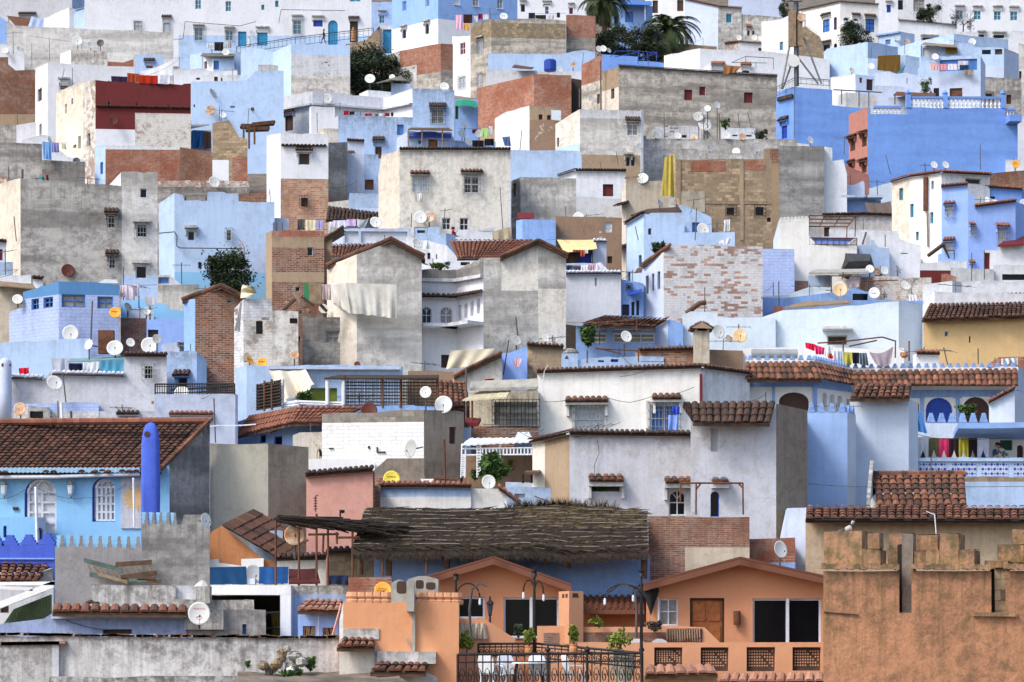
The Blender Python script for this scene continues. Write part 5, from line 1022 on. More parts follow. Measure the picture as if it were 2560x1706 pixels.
# big white tarp
root=thing('tarpaulin',PT(820,1340,dpt(1860)),'large white tarpaulin hung round a roof shed before the gable house','tarpaulin')
Dt=dpt(1860)-.3
def tarp_panel(c,Ds,nm,seed):
    P=[PT(*p,q) for p,q in zip(c,Ds)]; b=MB(); g=[]; rg=random.Random(seed)
    for j in range(13):
        row=[]
        for i in range(25):
            u,v=i/24,j/12; p=P[0].lerp(P[1],u).lerp(P[3].lerp(P[2],u),v); k=.06*math.sin(u*19+1.5*v)*v+.05*math.sin(u*7-v*5)+.05*v*math.sin(u*41); row.append(p+Vector((0,k-.0,-.05*v*abs(math.sin(u*13)))))
        g.append(row)
    for j in range(12):
        for i in range(24): q=[g[j][i],g[j][i+1],g[j+1][i+1],g[j+1][i]]; b.face(q,clothmat((204,202,194))); b.face([p+Vector((0,.015,0)) for p in q][::-1],clothmat((204,202,194)))
    part(b,nm,root,True)
tarp_panel([(824,1028),(1290,1046),(1290,1350),(870,1300)],[Dt]*4,'front_panel',1); tarp_panel([(686,1050),(824,1028),(870,1310),(690,1190)],[Dt+2.5,Dt,Dt,Dt+2.5],'side_panel',2)
cloth([(442,1040),(480,1020),(490,1210),(440,1205)],'green painted door panel in the roof clutter',dpt(1860)+.6,(60,130,90),name='door_panel',cat='door panel',wave=.005)
slab([(486,1030),(600,1040),(600,1225),(488,1220)],'wooden pallet fence on the cluttered roof',[dpt(1860)+.5]*4,'board','pallet','pallet',th=.04,corr=True); cloth([(604,1045),(690,1045),(688,1190),(606,1180)],'pinkish sheet beside the wooden pallet',dpt(1860)+.6,(196,180,178),name='hanging_sheet',cat='sheet')
rg=random.Random(8)
lb=['splintered grey plank','short broken plank','crooked timber beam','long thin lath','half buried board','upright split batten','dark fallen rafter','bleached board end','twisted branch','stub of old beam']
for i in range(10):
    x=180+rg.uniform(0,560); y=1270+rg.uniform(-60,30); a=PT(x,y,dpt(1850)+rg.uniform(-.2,.8)); e=Vector((rg.uniform(-1.2,1.2),rg.uniform(-.3,.3),rg.uniform(-.2,.5))); b=MB(); b.tube([a,a+e],rg.uniform(.04,.08),rg.choice(('woodd','board','fk')),4); solo(b,'timber',lb[i]+' in the junk heap on the cluttered grey roof','timber','timbers in the junk heap')
h=H('lower grey house with two curtained windows under the tarpaulin',[(426,1338,3),(1388,1366)],1785,'G',[(640,1474,778,1580,'glm'),(1028,1480,1162,1590,'glm')],name='lower_grey_house')
d(618,1270,48,'white dish on the cluttered grey roof',off=.3)
h=H('cream lower storey with tiled edge and orange dishes, centre left',[(-205,1590,-48),(-140,1548,3),(402,1552)],1785,['Wb','Cp'],cop=[(-140,402,'dark')])
# =================== row 1, column 2
T(1,2)
h=H('pale house with black tiled edge and a red shutter, centre right',[(430,52,-28),(585,2,3),(1046,6)],300,'W',[(834,124,930,236,'Kr')],cop=[(430,585,'dark'),(585,1046,'dark')])
h=H('broad grey stained house below the black tiled edge house',[(-8,98,-55),(78,58,4),(588,72),(590,240),(1010,260)],415,['G','Gs','Wd'],[(5,115,36,240,'nk')])
H('light blue terrace wall between the cream house and the grey house',[(-60,-190),(610,-180),(640,-130)],60,'B')
h=H('brown rough lower house with a small white window, centre',[(400,418,2),(1008,432)],700,'Tp',[(850,472,918,566,'wLm'),(876,786,920,850,'nd')])
h=H('buff plaster house with a cream narrow side, right of centre',[(1006,150,-68),(1046,96,4),(1440,86)],480,['C','Tc'],[])
d(1200,76,58,'large white dish above the buff plaster house',h=h,off=.1); slab([(1030,75),(1170,60),(1160,45),(1040,55)],'plank shelf beside the large dish on the buff house',[h.D]*4,'board','board','board')
for y in (300,690): b=MB(); A=on(h,1020)[0]; tiles(b,A+Vector((-.6,-.6,PT(1020,y+50,A.y).z)),A+Vector((.2,-1.,PT(1020,y+30,A.y).z)),A+Vector((-.2,.3,PT(1020,y,A.y).z)),A+Vector((.4,-.1,PT(1020,y-20,A.y).z)),'dark'); part(b,'side_hood',h.root)
h=H('cornflower roof block with red sheet, centre',[(38,458,-40),(95,448,3),(402,452)],730,'Bm')
slab([(55,450),(205,440),(200,395),(45,395)],'red painted sheet leaning on the cornflower roof block',[h.D+.6,h.D+.6,h.D+1.2,h.D+1.2],'shR','metal_sheet','metal sheet')
h=H('low cornflower wall over the beige awning',[(402,482,2),(734,488)],680,'Bm'); d(612,434,56,'large white dish over the low cornflower wall'); mast(490,330,500,480,'pole left of the dish over the cornflower wall',h,.5); mast(635,540,636,640,'short pole on the low cornflower wall',h,-.4)
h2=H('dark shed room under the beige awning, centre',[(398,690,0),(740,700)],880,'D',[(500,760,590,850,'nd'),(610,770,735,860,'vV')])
slab([(415,640),(765,640),(780,720),(480,755)],'beige striped canvas awning in the centre',[h2.D+.3,h2.D+.3,h2.D-1.3,h2.D-1.3],clothmat((222,196,146)),'awning','awning',th=.03)
clothline([(560,728,625,748,(150,70,60),h2.D-1.4),(625,732,668,788,(176,84,62),h2.D-1.4),(668,725,698,762,(214,220,228),h2.D-1.4)],726,h2.D-1.4,'clothes line under the beige awning',555,720)
H('small pale blue tower with white cap right of the awning',[(728,655,-25),(748,652,2),(866,656)],880,'Wb',cop=[(748,866,'white')])
h=H('plain white house with tiled lip and blue terrace, centre',[(488,948,2),(1000,946)],1345,'W',[(760,985,778,1060,'cc')],cop=[(488,1000,'white')])
H('blue terrace back wall with washing above the plain white house',[(488,852,1),(830,858)],1200,'B')
clothline([(495,872,560,912,(60,56,70),h.D+.7),(562,876,632,914,(90,70,84),h.D+.7),(634,866,706,916,(226,222,230),h.D+.7),(706,862,760,914,(206,150,160),h.D+.7)],866,h.D+.7,'crowded washing line above the plain white house',490,770); cloth([(772,850),(815,842),(880,912),(775,914)],'white sheet draped over the plain white house corner',h.D+.5,(222,222,232))
h=H('light blue corner house with a deep alley side, right of centre',[(1052,492,-50),(1210,396,3),(1584,386),(1584,568),(2046,564)],880,'B',[(1250,530,1278,588,'nd'),(1163,775,1190,888,'nl'),(1060,932,1086,1090,'nl')],cop=[(1052,1210,'brown')])
d(1356,304,44,'edge on grey dish above the light blue corner house','dishg',yaw=58,h=h,off=.6); d(1512,286,36,'white dish with a brown patch above the light blue corner house','dishr',h=h,off=.6); d(1752,545,66,'very large grey-white dish on the light blue terrace','dish',h=h,off=.4)
slab([(1090,420),(1560,385),(1530,345),(1240,365)],'black tarred sheet roof on the light blue corner house',[h.D+.3,h.D+.3,h.D+2,h.D+2],'dark','tar_roof','sheet roof',th=.08)
h2=H('light blue stair gable behind the very large dish',[(1532,312,8),(1580,320),(1830,428),(1834,520)],760,'B',[(1652,474,1722,566,'gB')])
mast(1695,340,1680,640,'rusty pole beside the very large dish',h,-.4); mast(1130,510,1160,640,'tool leaning at the light blue alley side',h,-.5)
cloth([(1945,455),(2000,448),(1998,556),(1943,560)],'white cloth on the light blue terrace wall',h.D+.4,(222,224,228)); cloth([(1880,660),(2020,600),(1990,672),(1885,675)],'white tent shaped sheet before the light blue terrace',h.D-.8,(224,224,230))
tree(1345,705,60,55,h.D-1.5,'prickly pear plant on the roof corner','leafo',260,.35,trunk=False,name='cactus',cat='cactus',clumps=9)
h=H('large tan block house with grilled windows, right',[(1500,-104,3),(2385,-104)],680,'Kt',[(1970,338,2042,406,'nlX'),(2234,334,2312,408,'nlX'),(2340,430,2376,470,'nd')],name='tan_block_house')
pbox(h,1530,190,1770,380,.004,.03,'Tc','plaster_panel'); pbox(h,2090,-100,2125,640,.004,.05,'T','pier'); pbox(h,1510,-100,1548,640,.004,.05,'T','pier'); pbox(h,1770,280,2380,308,.004,.04,'T','beam')
pbox(h,1640,-90,1960,10,.004,.012,'K','brick_band'); pbox(h,2140,-92,2330,-5,.004,.012,'K','brick_band')
cloth([(1402,-120),(1490,-150),(1495,240),(1366,232)],'mustard yellow cloth hanging at the tan block house corner',h.D-1.2,(186,168,84),name='hanging_cloth',cat='cloth',wave=.07,fold=2)
h=H('whitewashed house with scattered bare bricks and a pale blue side',[(1196,868,-52),(1392,748,3),(1450,684),(2300,690)],1360,['Wb','Kx'],[(1229,965,1254,1130,'glm'),(1284,945,1306,1105,'glm'),(1335,925,1361,1088,'glm')],name='whitewashed_brick_house')
rake(h,(1196,862),(1452,682),'mix',.25)

mast(1770,1070,1768,1300,'thin iron pole before the whitewashed brick house',h,-1.5)
b=MB(); p=PT(1600,1310,h.D-2); b.tube([p,p+Vector((.6,0,.45)),p+Vector((.9,0,.5))],.12,'woodd',6); solo(b,'rolled_mat','rolled brown mat poking up before the whitewashed brick house','rolled mat')
h=H('blue alley house with dark tall windows between white walls',[(1000,1000,4),(1210,1040)],1330,'Bm',[(1008,1228,1078,1330,'vl'),(1096,1205,1126,1330,'vl'),(1140,1190,1168,1330,'vl'),(1060,932,1084,1085,'vlX')])
slab([(1060,1150),(1195,1115),(1195,1090),(1060,1120)],'faded blue awning frame in the alley',[h.D-.8,h.D-.8,h.D,h.D],'fd','awning','awning',th=.03); slab([(1128,945),(1198,925),(1198,900),(1150,905)],'small tiled alley hood at the blue alley house',[h.D-.9,h.D-.9,h.D,h.D],'brown','alley_hood','hood')
h=H('blue veranda restaurant with white framed windows and brown roof',[(494,1412,-12),(586,1424,0),(1318,1428)],1650,['D','Bm'],[(640,1424,872,1474,'wlm'),(928,1430,1312,1478,'wlm'),(640,1490,872,1580,'wlm'),(928,1490,1312,1580,'wlm')],name='veranda_restaurant')
roofp(h,(650,1408),(1320,1432),(860,1340),(1395,1364),'mix',De=(-1.2,-1.2),Dr=(2.5,2.5)); slab([(495,1398),(660,1400),(640,1352),(600,1352)],'grey sheet roof piece left of the brown veranda roof',[h.D-1.1,h.D-1.1,h.D+1,h.D+1],'grey','tin_roof','tin roof')
bars([(700,1400,1140,1372),(735,1372,740,1480),(1145,1372,1150,1500),(800,1390,805,1600)],h.D-1.4,'rusty pergola bars before the brown veranda roof','rust_pergola','pergola',.03,'rust')
tree(700,1500,70,90,h.D-1.5,'spiky green plant before the blue veranda','leafm',500,.35,trunk=False,name='spiky_plant',cat='plant'); d(1048,1526,58,'white dish before the blue veranda windows',h=h,off=-2)
h=H('narrow blue and white house right of the veranda restaurant',[(1312,1442,-32),(1432,1372,2),(1448,1366),(1570,1402)],1645,['Wb','Bm','Bm'],cop=[(1312,1432,'mix')])
h=H('pale cyan stepped house left part beside the brown chimney',[(1564,1330,-4),(1640,1292),(1884,1302),(1884,1346),(2420,1352)],1640,'Wc')
d(1890,1478,68,'round white dish on the cyan wall right of the chimney',h=LAST,off=-1); d(2088,1520,74,'large yellowed dish on the cyan stepped house','disht',h=LAST,off=-1.4); d(1990,1545,40,'rust streaked dish left of the large yellowed dish','dishb',h=LAST,off=-1.5)
mast(2080,1410,2085,1500,'short aerial over the large yellowed dish',LAST,-.6,yagi=1.)
# brown chimney with tiled cap
h=LAST; Dc=dpt(1900); c=PT(1747,1560,Dc); k=1/ppm(Dc); root=thing('chimney',PT(1747,1770,Dc),'tall brown plastered chimney with a small tiled cap','chimney'); b=MB(); wv=66*k; b.box(PT(1681,1770,Dc),Vector((2*wv,0,0)),Vector((0,1,0)),Vector((0,0,(1770-1470)*k)),'Tc'); b.box(PT(1681,1470,Dc),Vector((.35*wv,0,0)),Vector((0,1,0)),Vector((0,0,38*k)),'Tc'); b.box(PT(1681,1470,Dc)+Vector((1.65*wv,0,0)),Vector((.35*wv,0,0)),Vector((0,1,0)),Vector((0,0,38*k)),'Tc'); b.box(PT(1683,1472,Dc)+Vector((0,.5,0)),Vector((1.96*wv,0,0)),Vector((0,.4,0)),Vector((0,0,40*k)),'dark'); part(b,'stack',root)
b=MB(); A=PT(1650,1445,Dc-.2); B_=PT(1747,1388,Dc-.2); C_=PT(1845,1450,Dc-.2); y=Vector((0,1.4,0)); tiles(b,A,A+y,B_,B_+y,'mix',th=.3); tiles(b,C_,C_+y,B_,B_+y,'mix',th=.3); b.face([A,C_,B_],'T'); b.face([A+y,C_+y,B_+y],'T'); part(b,'cap',root)
# =================== row 1, column 3
T(1,3)
h=H('mottled dark grey block house right of the tan blocks',[(100,-222,2),(516,-224)],440,'Gd')
h=H('white court wall with blue recess and brown cloth, right',[(510,124,0),(790,132),(872,92),(886,112),(890,262),(1036,272)],400,['Wb:268,Bm'],[(628,334,716,386,'nd')],led=[(268,.8,'Wb')]); cloth([(888,290),(1125,280),(1145,400),(915,400)],'taupe canvas sheet hung across the blue recess',h.D-.9,(126,112,106),name='canvas_sheet',cat='canvas',sag=.1)
cloth([(915,400),(1010,400),(975,440),(945,438)],'lower tail of the taupe canvas sheet',h.D-.95,(126,112,106),name='canvas_tail',cat='canvas')
H('salmon foot wall under the cornflower house corner',[(690,-60,10),(925,40),(942,270)],300,'Rp')
h=H('grey court wall with dark coping under the blue recess',[(378,418,1),(890,404),(1216,418)],560,'Gl',[(515,520,568,605,'nd')],cop=[(500,1216,'dark')])
bars([(378,412,806,418),(378,412,372,612),(806,418,798,606),(380,512,730,515),(725,515,720,670),(730,515,806,418),(380,445,770,450),(380,480,750,482),(525,412,470,512),(665,415,605,512)],dpt(980),'rusty iron pergola on the crenellated white house','iron_pergola','pergola',.03,'rust')
h=H('white lower court house with plain long wall, right',[(560,536,2),(1192,556),(1212,632,0),(1290,660),(1402,684)],905,'W',[(1220,755,1286,764,'nd')])
H('crenellated white house with blue parapet panel, right',[(48,640,-30),(102,446,3),(376,434),(376,600),(446,682),(726,684),(816,620)],1000,['Wb','Wo'],[])
h=LAST; crenel(h,108,370,8,16,'Wo',1,.62)
cloth([(395,615),(795,615),(720,682),(450,682)],'blue painted grille panel in the dip of the white parapet',h.D+.15,(118,150,220),name='grille_panel',cat='panel',wave=.0)
railing([(380,616),(815,622)],h.D+.1,h.D+.1,70,'thin rusty rail over the blue parapet panel',8,'rust')

h=H('light blue stepped wall beside the crenellated white house',[(818,686,2),(944,682),(946,636),(976,640),(986,702),(1114,714)],935,'B',[(920,834,934,848,'nd')])
mast(828,720,825,960,'iron pole at the light blue stepped wall',h,-.8); mast(1075,590,1076,700,'slim pole over the light blue stepped wall',h,.6); mast(900,565,866,680,'bent post over the court wall',h,.8,r=.05)
H('pale cyan wall behind the tall cream house',[(928,165,0),(1142,102)],300,'Wc'); mast(1000,85,1008,290,'aerial mast before the pale cyan wall',LAST,-1.,yagi=1.)
h=H('tall cream house with a brown drain pipe and narrow teal windows',[(1138,104,-40),(1300,58),(1592,20,18),(2036,42)],820,['C','Wo','Wd'],[(1204,160,1240,270,'nT'),(1304,304,1337,430,'nT'),(1499,94,1521,172,'nT'),(1489,380,1518,486,'nT'),(1356,560,1384,642,'nT'),(1812,70,1956,124,'gk')],cop=[(1138,1592,'red'),(1592,2036,'red')],name='cream_house')
mast(1446,60,1444,370,'thick brown drain pipe on the tall cream house',h,-.15,r=.13,m='rust',name='drain_pipe',cat='drain pipe'); mast(1462,380,1468,700,'thin grey drain pipe on the tall cream house',h,-.12,r=.05,m='board',name='drain_pipe',cat='drain pipe')
d(1525,-50,36,'left pale dish on the tall cream house',h=h); d(1630,-50,36,'right white dish on the tall cream house',h=h); mast(1440,-70,1445,40,'aerial on the top of the tall cream house',h,.4,yagi=.6)
H('brick house at the right edge above the periwinkle house',[(2038,28,0),(2120,18),(2450,-10)],300,'Kd'); d(2275,-58,38,'orange dish on the white wall at the right edge','disho',yaw=5,h=LAST,off=.3)
H('white wall under the cornflower house at the right edge',[(2180,-100),(2450,-95)],150,'W')
h=H('periwinkle blue house with red tiled hoods and white grilles',[(1560,770,-18),(1592,760),(1592,152),(1836,130),(1836,215,4),(1896,222),(1896,336),(2272,284,52),(2420,330)],905,'Bp',[(1642,325,1690,422,'wLxj',282),(1868,515,1914,592,'wLxj',476),(2112,530,2182,662,'wLxmj',482),(1638,660,1690,752,'wLxj',612),(1868,865,1914,900,'wLj',822)],cop=[(1592,1836,'red'),(1896,2272,'red')],name='periwinkle_house')
h2=H('deep blue roof loggia of the periwinkle house',[(1836,150,4),(2090,160),(2330,178,55),(2420,200)],790,'Bs',[(1960,236,2084,330,'nr')],cop=[(1836,2330,'red')]); cloth([(1995,240),(2145,285),(2140,300),(1990,285)],'white cloth drying in the deep blue loggia',h2.D-.6,(222,226,236)); d(2350,312,52,'white dish at the right edge by the periwinkle house',h=h2,off=-.5); bars([(1618,728,1710,735),(1710,735,1708,820)],h.D-.8,'small dark frame before the periwinkle house foot','roof_frame','metal frame',.02)
h=H('white house with red sloping roof at the right edge',[(1984,730,3),(2110,735),(2110,702),(2264,690),(2450,688)],925,['R:904' if 0 else 'W'],[(1984,740,2040,905,'nr')]); slab([(2112,702),(2350,690),(2350,562),(2240,592)],'dark red sheet roof at the right edge',[h.D-.3,h.D-.3,h.D+3,h.D+3],'shR','sheet_roof','sheet roof',th=.1)
H('grey-white low terrace block under the tall cream house',[(1394,852,2),(1568,842),(1568,830),(1826,836)],960,'W:915,R'); H('plain white terrace front at the foot of the periwinkle house',[(1676,890,1),(2072,906)],1015,'Wd'); H('white tiered roof block at the right edge',[(2064,868,1),(2450,862)],1005,'W',[(2150,950,2450,1005,'cl')])
b=MB(); p=PT(1470,835,dpt(940)); b.tube([p+Vector((0,0,.3)),p+Vector((.8,.2,.9)),p+Vector((1.1,.2,.2))],[.1,.15,.05],'dark',6); solo(b,'scooter_cover','dark covered lump on the low terrace block','covered object')
mast(1870,755,1868,1120,'tall thin pole before the white roof blocks, right',LAST,-3); mast(1985,730,1985,1000,'second thin pole before the white roof blocks, right',LAST,-1)
h=H('long white roof house row above the ochre tiled house',[(1420,1048,-12),(1692,1010,38),(1776,1022,0),(2112,1010),(2166,1024,0),(2450,1008)],1250,'W')
H('whitewashed broken brick wall above the long white roof row',[(1214,985,3),(1500,980),(1500,1010)],1200,'Kp'); bare(1320,1140,180,dpt(1200)-1.2,'bare grey vine on the broken brick wall',41,n=6)
h=H('half plastered brick hut among roof frames, right',[(840,978,2),(1060,966),(1215,972)],1190,'Kc'); slab([(375,955),(925,948),(910,918),(420,925)],'long pale slab roof among the roof frames',[h.D-1.2,h.D-1.2,h.D+1.5,h.D+1.5],'cement','slab_roof','slab roof',th=.1)
H('light blue low wall under the long pale slab roof',[(370,960,1),(580,958)],1150,'B'); H('low dark brick wall by the blue washed brick',[(245,1010,1),(470,1016)],1095,'Kd'); H('small brick box on the long white roof row',[(1590,948,-8),(1640,945),(1730,975)],1120,'K'); 
bars([(582,965,860,970),(582,965,578,1200),(852,965,850,1210),(915,1015,1190,1005),(915,1015,915,1210),(690,930,680,1000)],h.D-1.5,'rusty frame posts around the half plastered hut','rust_frame_posts','metal frame',.03,'rust')
d(935,905,42,'left white dish above the half plastered hut',h=h,off=.4); d(1000,930,40,'orange rusty dish above the half plastered hut','dishb',h=h,off=.4); d(1070,920,42,'right white dish above the half plastered hut',h=h,off=.5); d(1190,910,46,'grey dish edge on above the half plastered hut','dishg',yaw=60,h=h,off=.8); d(1262,1060,48,'white dish on the broken brick wall',h=h,off=-1.5)
cloth([(700,1035),(840,1000),(835,1070),(705,1075)],'pink and white washing before the half plastered hut',h.D-.8,(216,200,206))
b=MB(); p=PT(860,900,dpt(1000)-.2); b.tube([p+Vector((-.9,0,-.4)),p+Vector((-.6,-.3,.3)),p+Vector((.2,-.4,.3)),p+Vector((.9,0,-.4))],[.3,.5,.4,.2],'dishk',8); solo(b,'covered_boat','black tarred cover beside the light blue stepped wall','covered object')
h=H('pale blue brick extension right of the whitewashed brick house',[(-60,716,2),(242,722)],1110,'Bk')
h=H('blue latticed parapet terrace below the crenellated house',[(-130,1160,3),(140,1150),(392,1064),(580,1072),(762,1126)],1255,'Wc'); h=H('long cornflower roof wall with open bay, right',[(-60,1168,1),(142,1172),(760,1100),(766,1080),(925,1110),(1000,1185),(1424,1190)],1275,['Bp','Bm'],[(776,1108,918,1190,'nl')])
d(662,1092,74,'large tan rusty dish on a pole, right of the lattice terrace','disht',h=h,off=-.6); mark(d(976,1126,56,'white dish with lettering, right of the tan rusty dish',h=h,off=-.7),(104,98,100),-.0,.9,.14,10); d(1070,1130,46,'grey dish seen edge on beside the lettered white dish','dishg',yaw=68,h=h,off=-.5)
cloth([(1290,1135),(1370,1140),(1368,1200),(1292,1198)],'white cloth at the end of the cornflower roof wall',h.D-.5,(224,226,232)); slab([(145,1270),(760,1225),(720,1205),(340,1215)],'weathered plank roof edge on the white-blue house',[h.D-2.2,h.D-2.2,h.D-1,h.D-1],'board','plank_roof','plank roof',th=.08)
bars([(-120,1160,-130,1330),(-170,1190,-120,1330),(-200,1330,-120,1150),(-150,1250,-60,1250),(-150,1200,-70,1200)],h.D-1.2,'blue iron stair frame left of the lattice terrace','stair_frame','stair frame',.035,'fb')
H('small whitewashed brick kiosk at the left of the cyan house',[(50,1245),(136,1245)],1330,'K'); mast(98,1015,102,1250,'straight pole behind the small brick kiosk',LAST,.3)
h=H('big pale cyan house with a shaded right side and doorway',[(-70,1350,-6),(142,1280),(476,1268),(480,1268,-6),(1200,1200,45),(1418,1236)],1650,['Wc'],[(545,1512,726,1600,'gk')]); pbox(h,498,1448,772,1472,.02,.8,'W','door_canopy')
h=H('ochre walled house with a long old tiled roof, right edge',[(1424,1372,1),(2450,1330)],1790,'Y',[(1622,1478,1656,1520,'wB'),(1845,1520,1860,1580,'nd')],name='ochre_house')
roofp(h,(1412,1368),(2450,1326),(1520,1150),(2450,1128),'brown',De=-.4,Dr=3.5,tw=.2); H('white stepped party wall behind the long old tiled roof',[(1420,1230,-40),(1526,1096,0),(1540,1110),(2450,1125)],1700,'W')
# =================== row 2, column 0
T(2,0)
h=H('turquoise washed terrace corner at the left edge with a red cloth',[(-60,98,1),(298,104),(304,172),(488,182)],320,'Bc'); cloth([(174,246),(264,240),(266,304),(178,302)],'bright red cloth on the turquoise terrace at the left edge',h.D-1.5,(206,36,54))
H('light blue upper wall behind the turquoise terrace',[(-60,20,0),(160,0),(300,0),(545,-20),(830,-30)],330,'B')
h=H('grey-white terraced house with white tiled lips and curtained terrace',[(105,338,2),(395,346),(482,266),(484,304,1),(1140,318),(1140,134),(1532,138)],705,'Wg',[(1326,226,1398,338,'nlx')],cop=[(105,395,'white'),(484,1140,'white'),(1140,1532,'dark')],name='terraced_house')
h2=H('pale terrace back wall with door behind the teal curtain',[(470,165,1),(1150,140)],560,'Wb',[(630,200,760,290,'vl')])
slab([(620,195),(1155,165),(1150,140),(640,170)],'torn green-grey awning over the curtained terrace',[h.D+.3,h.D+.3,h.D+1.8,h.D+1.8],clothmat((120,150,150)),'awning','awning',th=.04)
cloth([(912,178),(1140,165),(1132,298),(915,290)],'teal curtain on the terraced house',h.D+.25,(82,146,176),name='curtain',cat='curtain',fold=3); cloth([(760,196),(912,188),(898,286),(766,282)],'white curtain left of the teal curtain',h.D+.3,(206,212,216),name='curtain',cat='curtain',fold=3); cloth([(470,152),(612,158),(606,272),(490,270)],'translucent grey sheet at the left end of the curtained terrace',h.D+.3,(176,182,196),name='hanging_sheet',cat='sheet',fold=3)
for i,(x,y,r,m,yw,t) in enumerate([(818,32,50,'dish',-30,'cream dish turned left on the terraced house roof'),(1056,66,82,'dish',5,'large white dish left of the pair on the terraced house roof'),(1198,12,44,'dish',20,'smaller white dish between two large ones on the terraced house'),(1372,42,84,'dish',10,'largest white dish, right on the terraced house roof'),(1440,-20,46,'dishg',20,'grey dish behind the largest one on the terraced house')]): d(x,y,r,t,m,yaw=yw,h=h,off=.6+.2*(i%2))
b=MB(); p=PT(900,110,h.D+1.2); b.box(p,Vector((.6,0,0)),Vector((0,.3,0)),Vector((0,0,.9)),'rust'); solo(b,'water_heater','rusty heater box between the dishes on the terraced house','heater')
mast(575,280,605,560,'pole crossing the front of the terraced house left side',h,-.5)
d(500,385,78,'big pale dish before the terraced house, lower left',h=h,off=-1,yaw=25)
h=H('rounded light blue corner house with a black doorway',[(1528,102,-6),(1560,86),(1808,94,42),(1896,172)],490,'Bn',[(1632,334,1716,470,'bdqh',264)]); H('little white roof room behind the rounded blue house',[(1480,30,0),(1520,15),(1792,10)],330,'Wb',[(1668,50,1752,96,'wBh',20)])
h=H('pale wall with a band of whitewashed roof tiles, left',[(-60,400,1),(105,404),(712,426)],560,'Wb'); roofp(h,(186,548),(712,546),(190,478),(700,468),'white',De=-.7,Dr=-.05,tw=.26); b=MB(); pbox(h,188,552,710,566,.01,.5,'Bd','eave_board')
h=H('rough blue-white brick parapet over the big tiled roof',[(100,566,1),(906,562)],740,'Bk:640,Wk'); d(186,622,64,'white dish with orange rust streaks, left edge','dishr',h=h,off=-.8)
h2=H('concrete hatch box with a dark window beside the rust streaked dish',[(228,604,-30),(258,600,2),(458,606)],760,'Gl',[(272,640,396,718,'Rl')])
mast(530,545,535,735,'thin mast over the big tiled roof, left of the pipe',h,-.6); mast(562,565,570,735,'white vent pipe over the big tiled roof',h,-.7,r=.06,m='white'); mast(650,640,655,735,'short post over the big tiled roof',h,-.7,r=.05)
H('lower strip of the terraced house with tiled window hoods',[(905,640),(1415,640)],735,'Wg',[(1115,690,1245,735,'ndh',640)])
h=H('pale blue terrace house with iron railing and a tiled niche',[(1416,488,2),(2160,480,58),(2184,492)],935,['Wb'],[(1604,692,1910,730,'nLj',645)]); railing([(1424,392),(2152,388)],h.D+.1,h.D+.1,95,'black iron railing on the pale blue terrace house',34,'iron',.018); railing([(1570,440),(2150,410)],h.D+1.2,h.D+1.2,50,'second black rail behind the pale blue terrace railing',8,'iron')
d(1668,478,74,'white dish rising behind the iron railing',h=h,off=.8); mast(1963,522,1978,930,'iron mast in front of the pale blue terrace house',h,-.6); wire([(1860,775),(1990,772),(2350,760)],'white knobbed wire before the pale blue terrace house',h.D-.8,.03,'white',6)
pot(1400,548,575,14,h.D-.2,'Or','flower_pot','terracotta pot on the corner of the pale blue terrace house')
# rounded white chimney at the left edge
Dc=dpt(735); root=thing('chimney',PT(50,740,Dc),'round topped pale blue chimney with two smoke holes, left edge','chimney'); b=MB(); k=1/ppm(Dc); r=56*k; z=(730-200)*k; b.lathe(PT(50,740,Dc),[(r*1.02,0),(r,z*.5),(r,z),(r*.93,z+25*k),(r*.7,z+45*k),(r*.3,z+56*k),(0.01,z+58*k)],'Wb',20); part(b,'stack',root,True)
for x in (30,96): b=MB(); c=PT(x,218,Dc-math.sqrt(max(.0,r*r-((x-50)*k)**2))-.0); b.tube([c+Vector((0,.02,0)),c-Vector((0,.012,0))],(18 if x<50 else 10)*k,'dark',14); part(b,'smoke_hole',root)
# big house with the long tiled roof
h=H('big sky blue house with a long tiled roof and arched white doors',[(-80,1200,0),(1476,1200),(1556,1105,62),(1926,724)],1561+300,['Bc','Bc','Gd'],[(225,1256,518,1760,'vPa'),(846,1250,1056,1655,'vPa')],name='tiled_roof_house',deep=.3,jit=.0,cap=False)
for x0,x1,y1 in ((250,516,1760),(880,1054,1650)):
    p0,_,g=on(h,x0,-.05); ua=p0; p1=on(h,x1,-.05)[0]; z1=PT(0,y1,p0.y).z; z0=PT(0,1262,p0.y).z; b=MB(); up=Vector((0,0,1)); W2=p1-p0; wl=W2.length; Hh=z0-z1; e=g.n*.05
    arc=[(wl/2-wl/2*.94*math.cos(a*.3142),Hh-wl/2+wl/2*.94*math.sin(a*.3142)) for a in range(11)]
    b.tube([p0+g.d*u+up*(z1+v) for u,v in arc],.05,'white',5)
    n=2 if x0<300 else 4
    for i in range(n+1): b.box(p0+g.d*(wl*i/n*.94)+up*z1-g.n*.04,g.d*.07,e*.8,up*(Hh-wl*.42),'white')
    for j in range(5): b.box(p0+up*(z1+(Hh-wl*.5)*j/4)-g.n*.039,W2,e*.7,up*.06,'white')
    b.tube([p0+g.d*wl*.5+up*(z1+Hh-.05),p0+g.d*wl*.3+up*(z1+Hh-wl*.28),p0+g.d*wl*.25+up*(z1+Hh-wl*.55)],.03,'white',4); b.tube([p0+g.d*wl*.5+up*(z1+Hh-.05),p0+g.d*wl*.7+up*(z1+Hh-wl*.28),p0+g.d*wl*.75+up*(z1+Hh-wl*.55)],.03,'white',4)
    part(b,'door_leaf' if x0<300 else 'shutter',h.root)
pr=on(h,1920)[0].y
roofp(h,(-530,1198),(1482,1186),(-80,738),(1930,722),'brown',De=(-.35,-.35),Dr=(pr-h.D+.05,pr-h.D+.05),tw=.225,th=.27)
p0,_,g=on(h,-60); b=MB(); p1=on(h,1300)[0]; za=PT(0,1195,h.D-.3).z; n=34
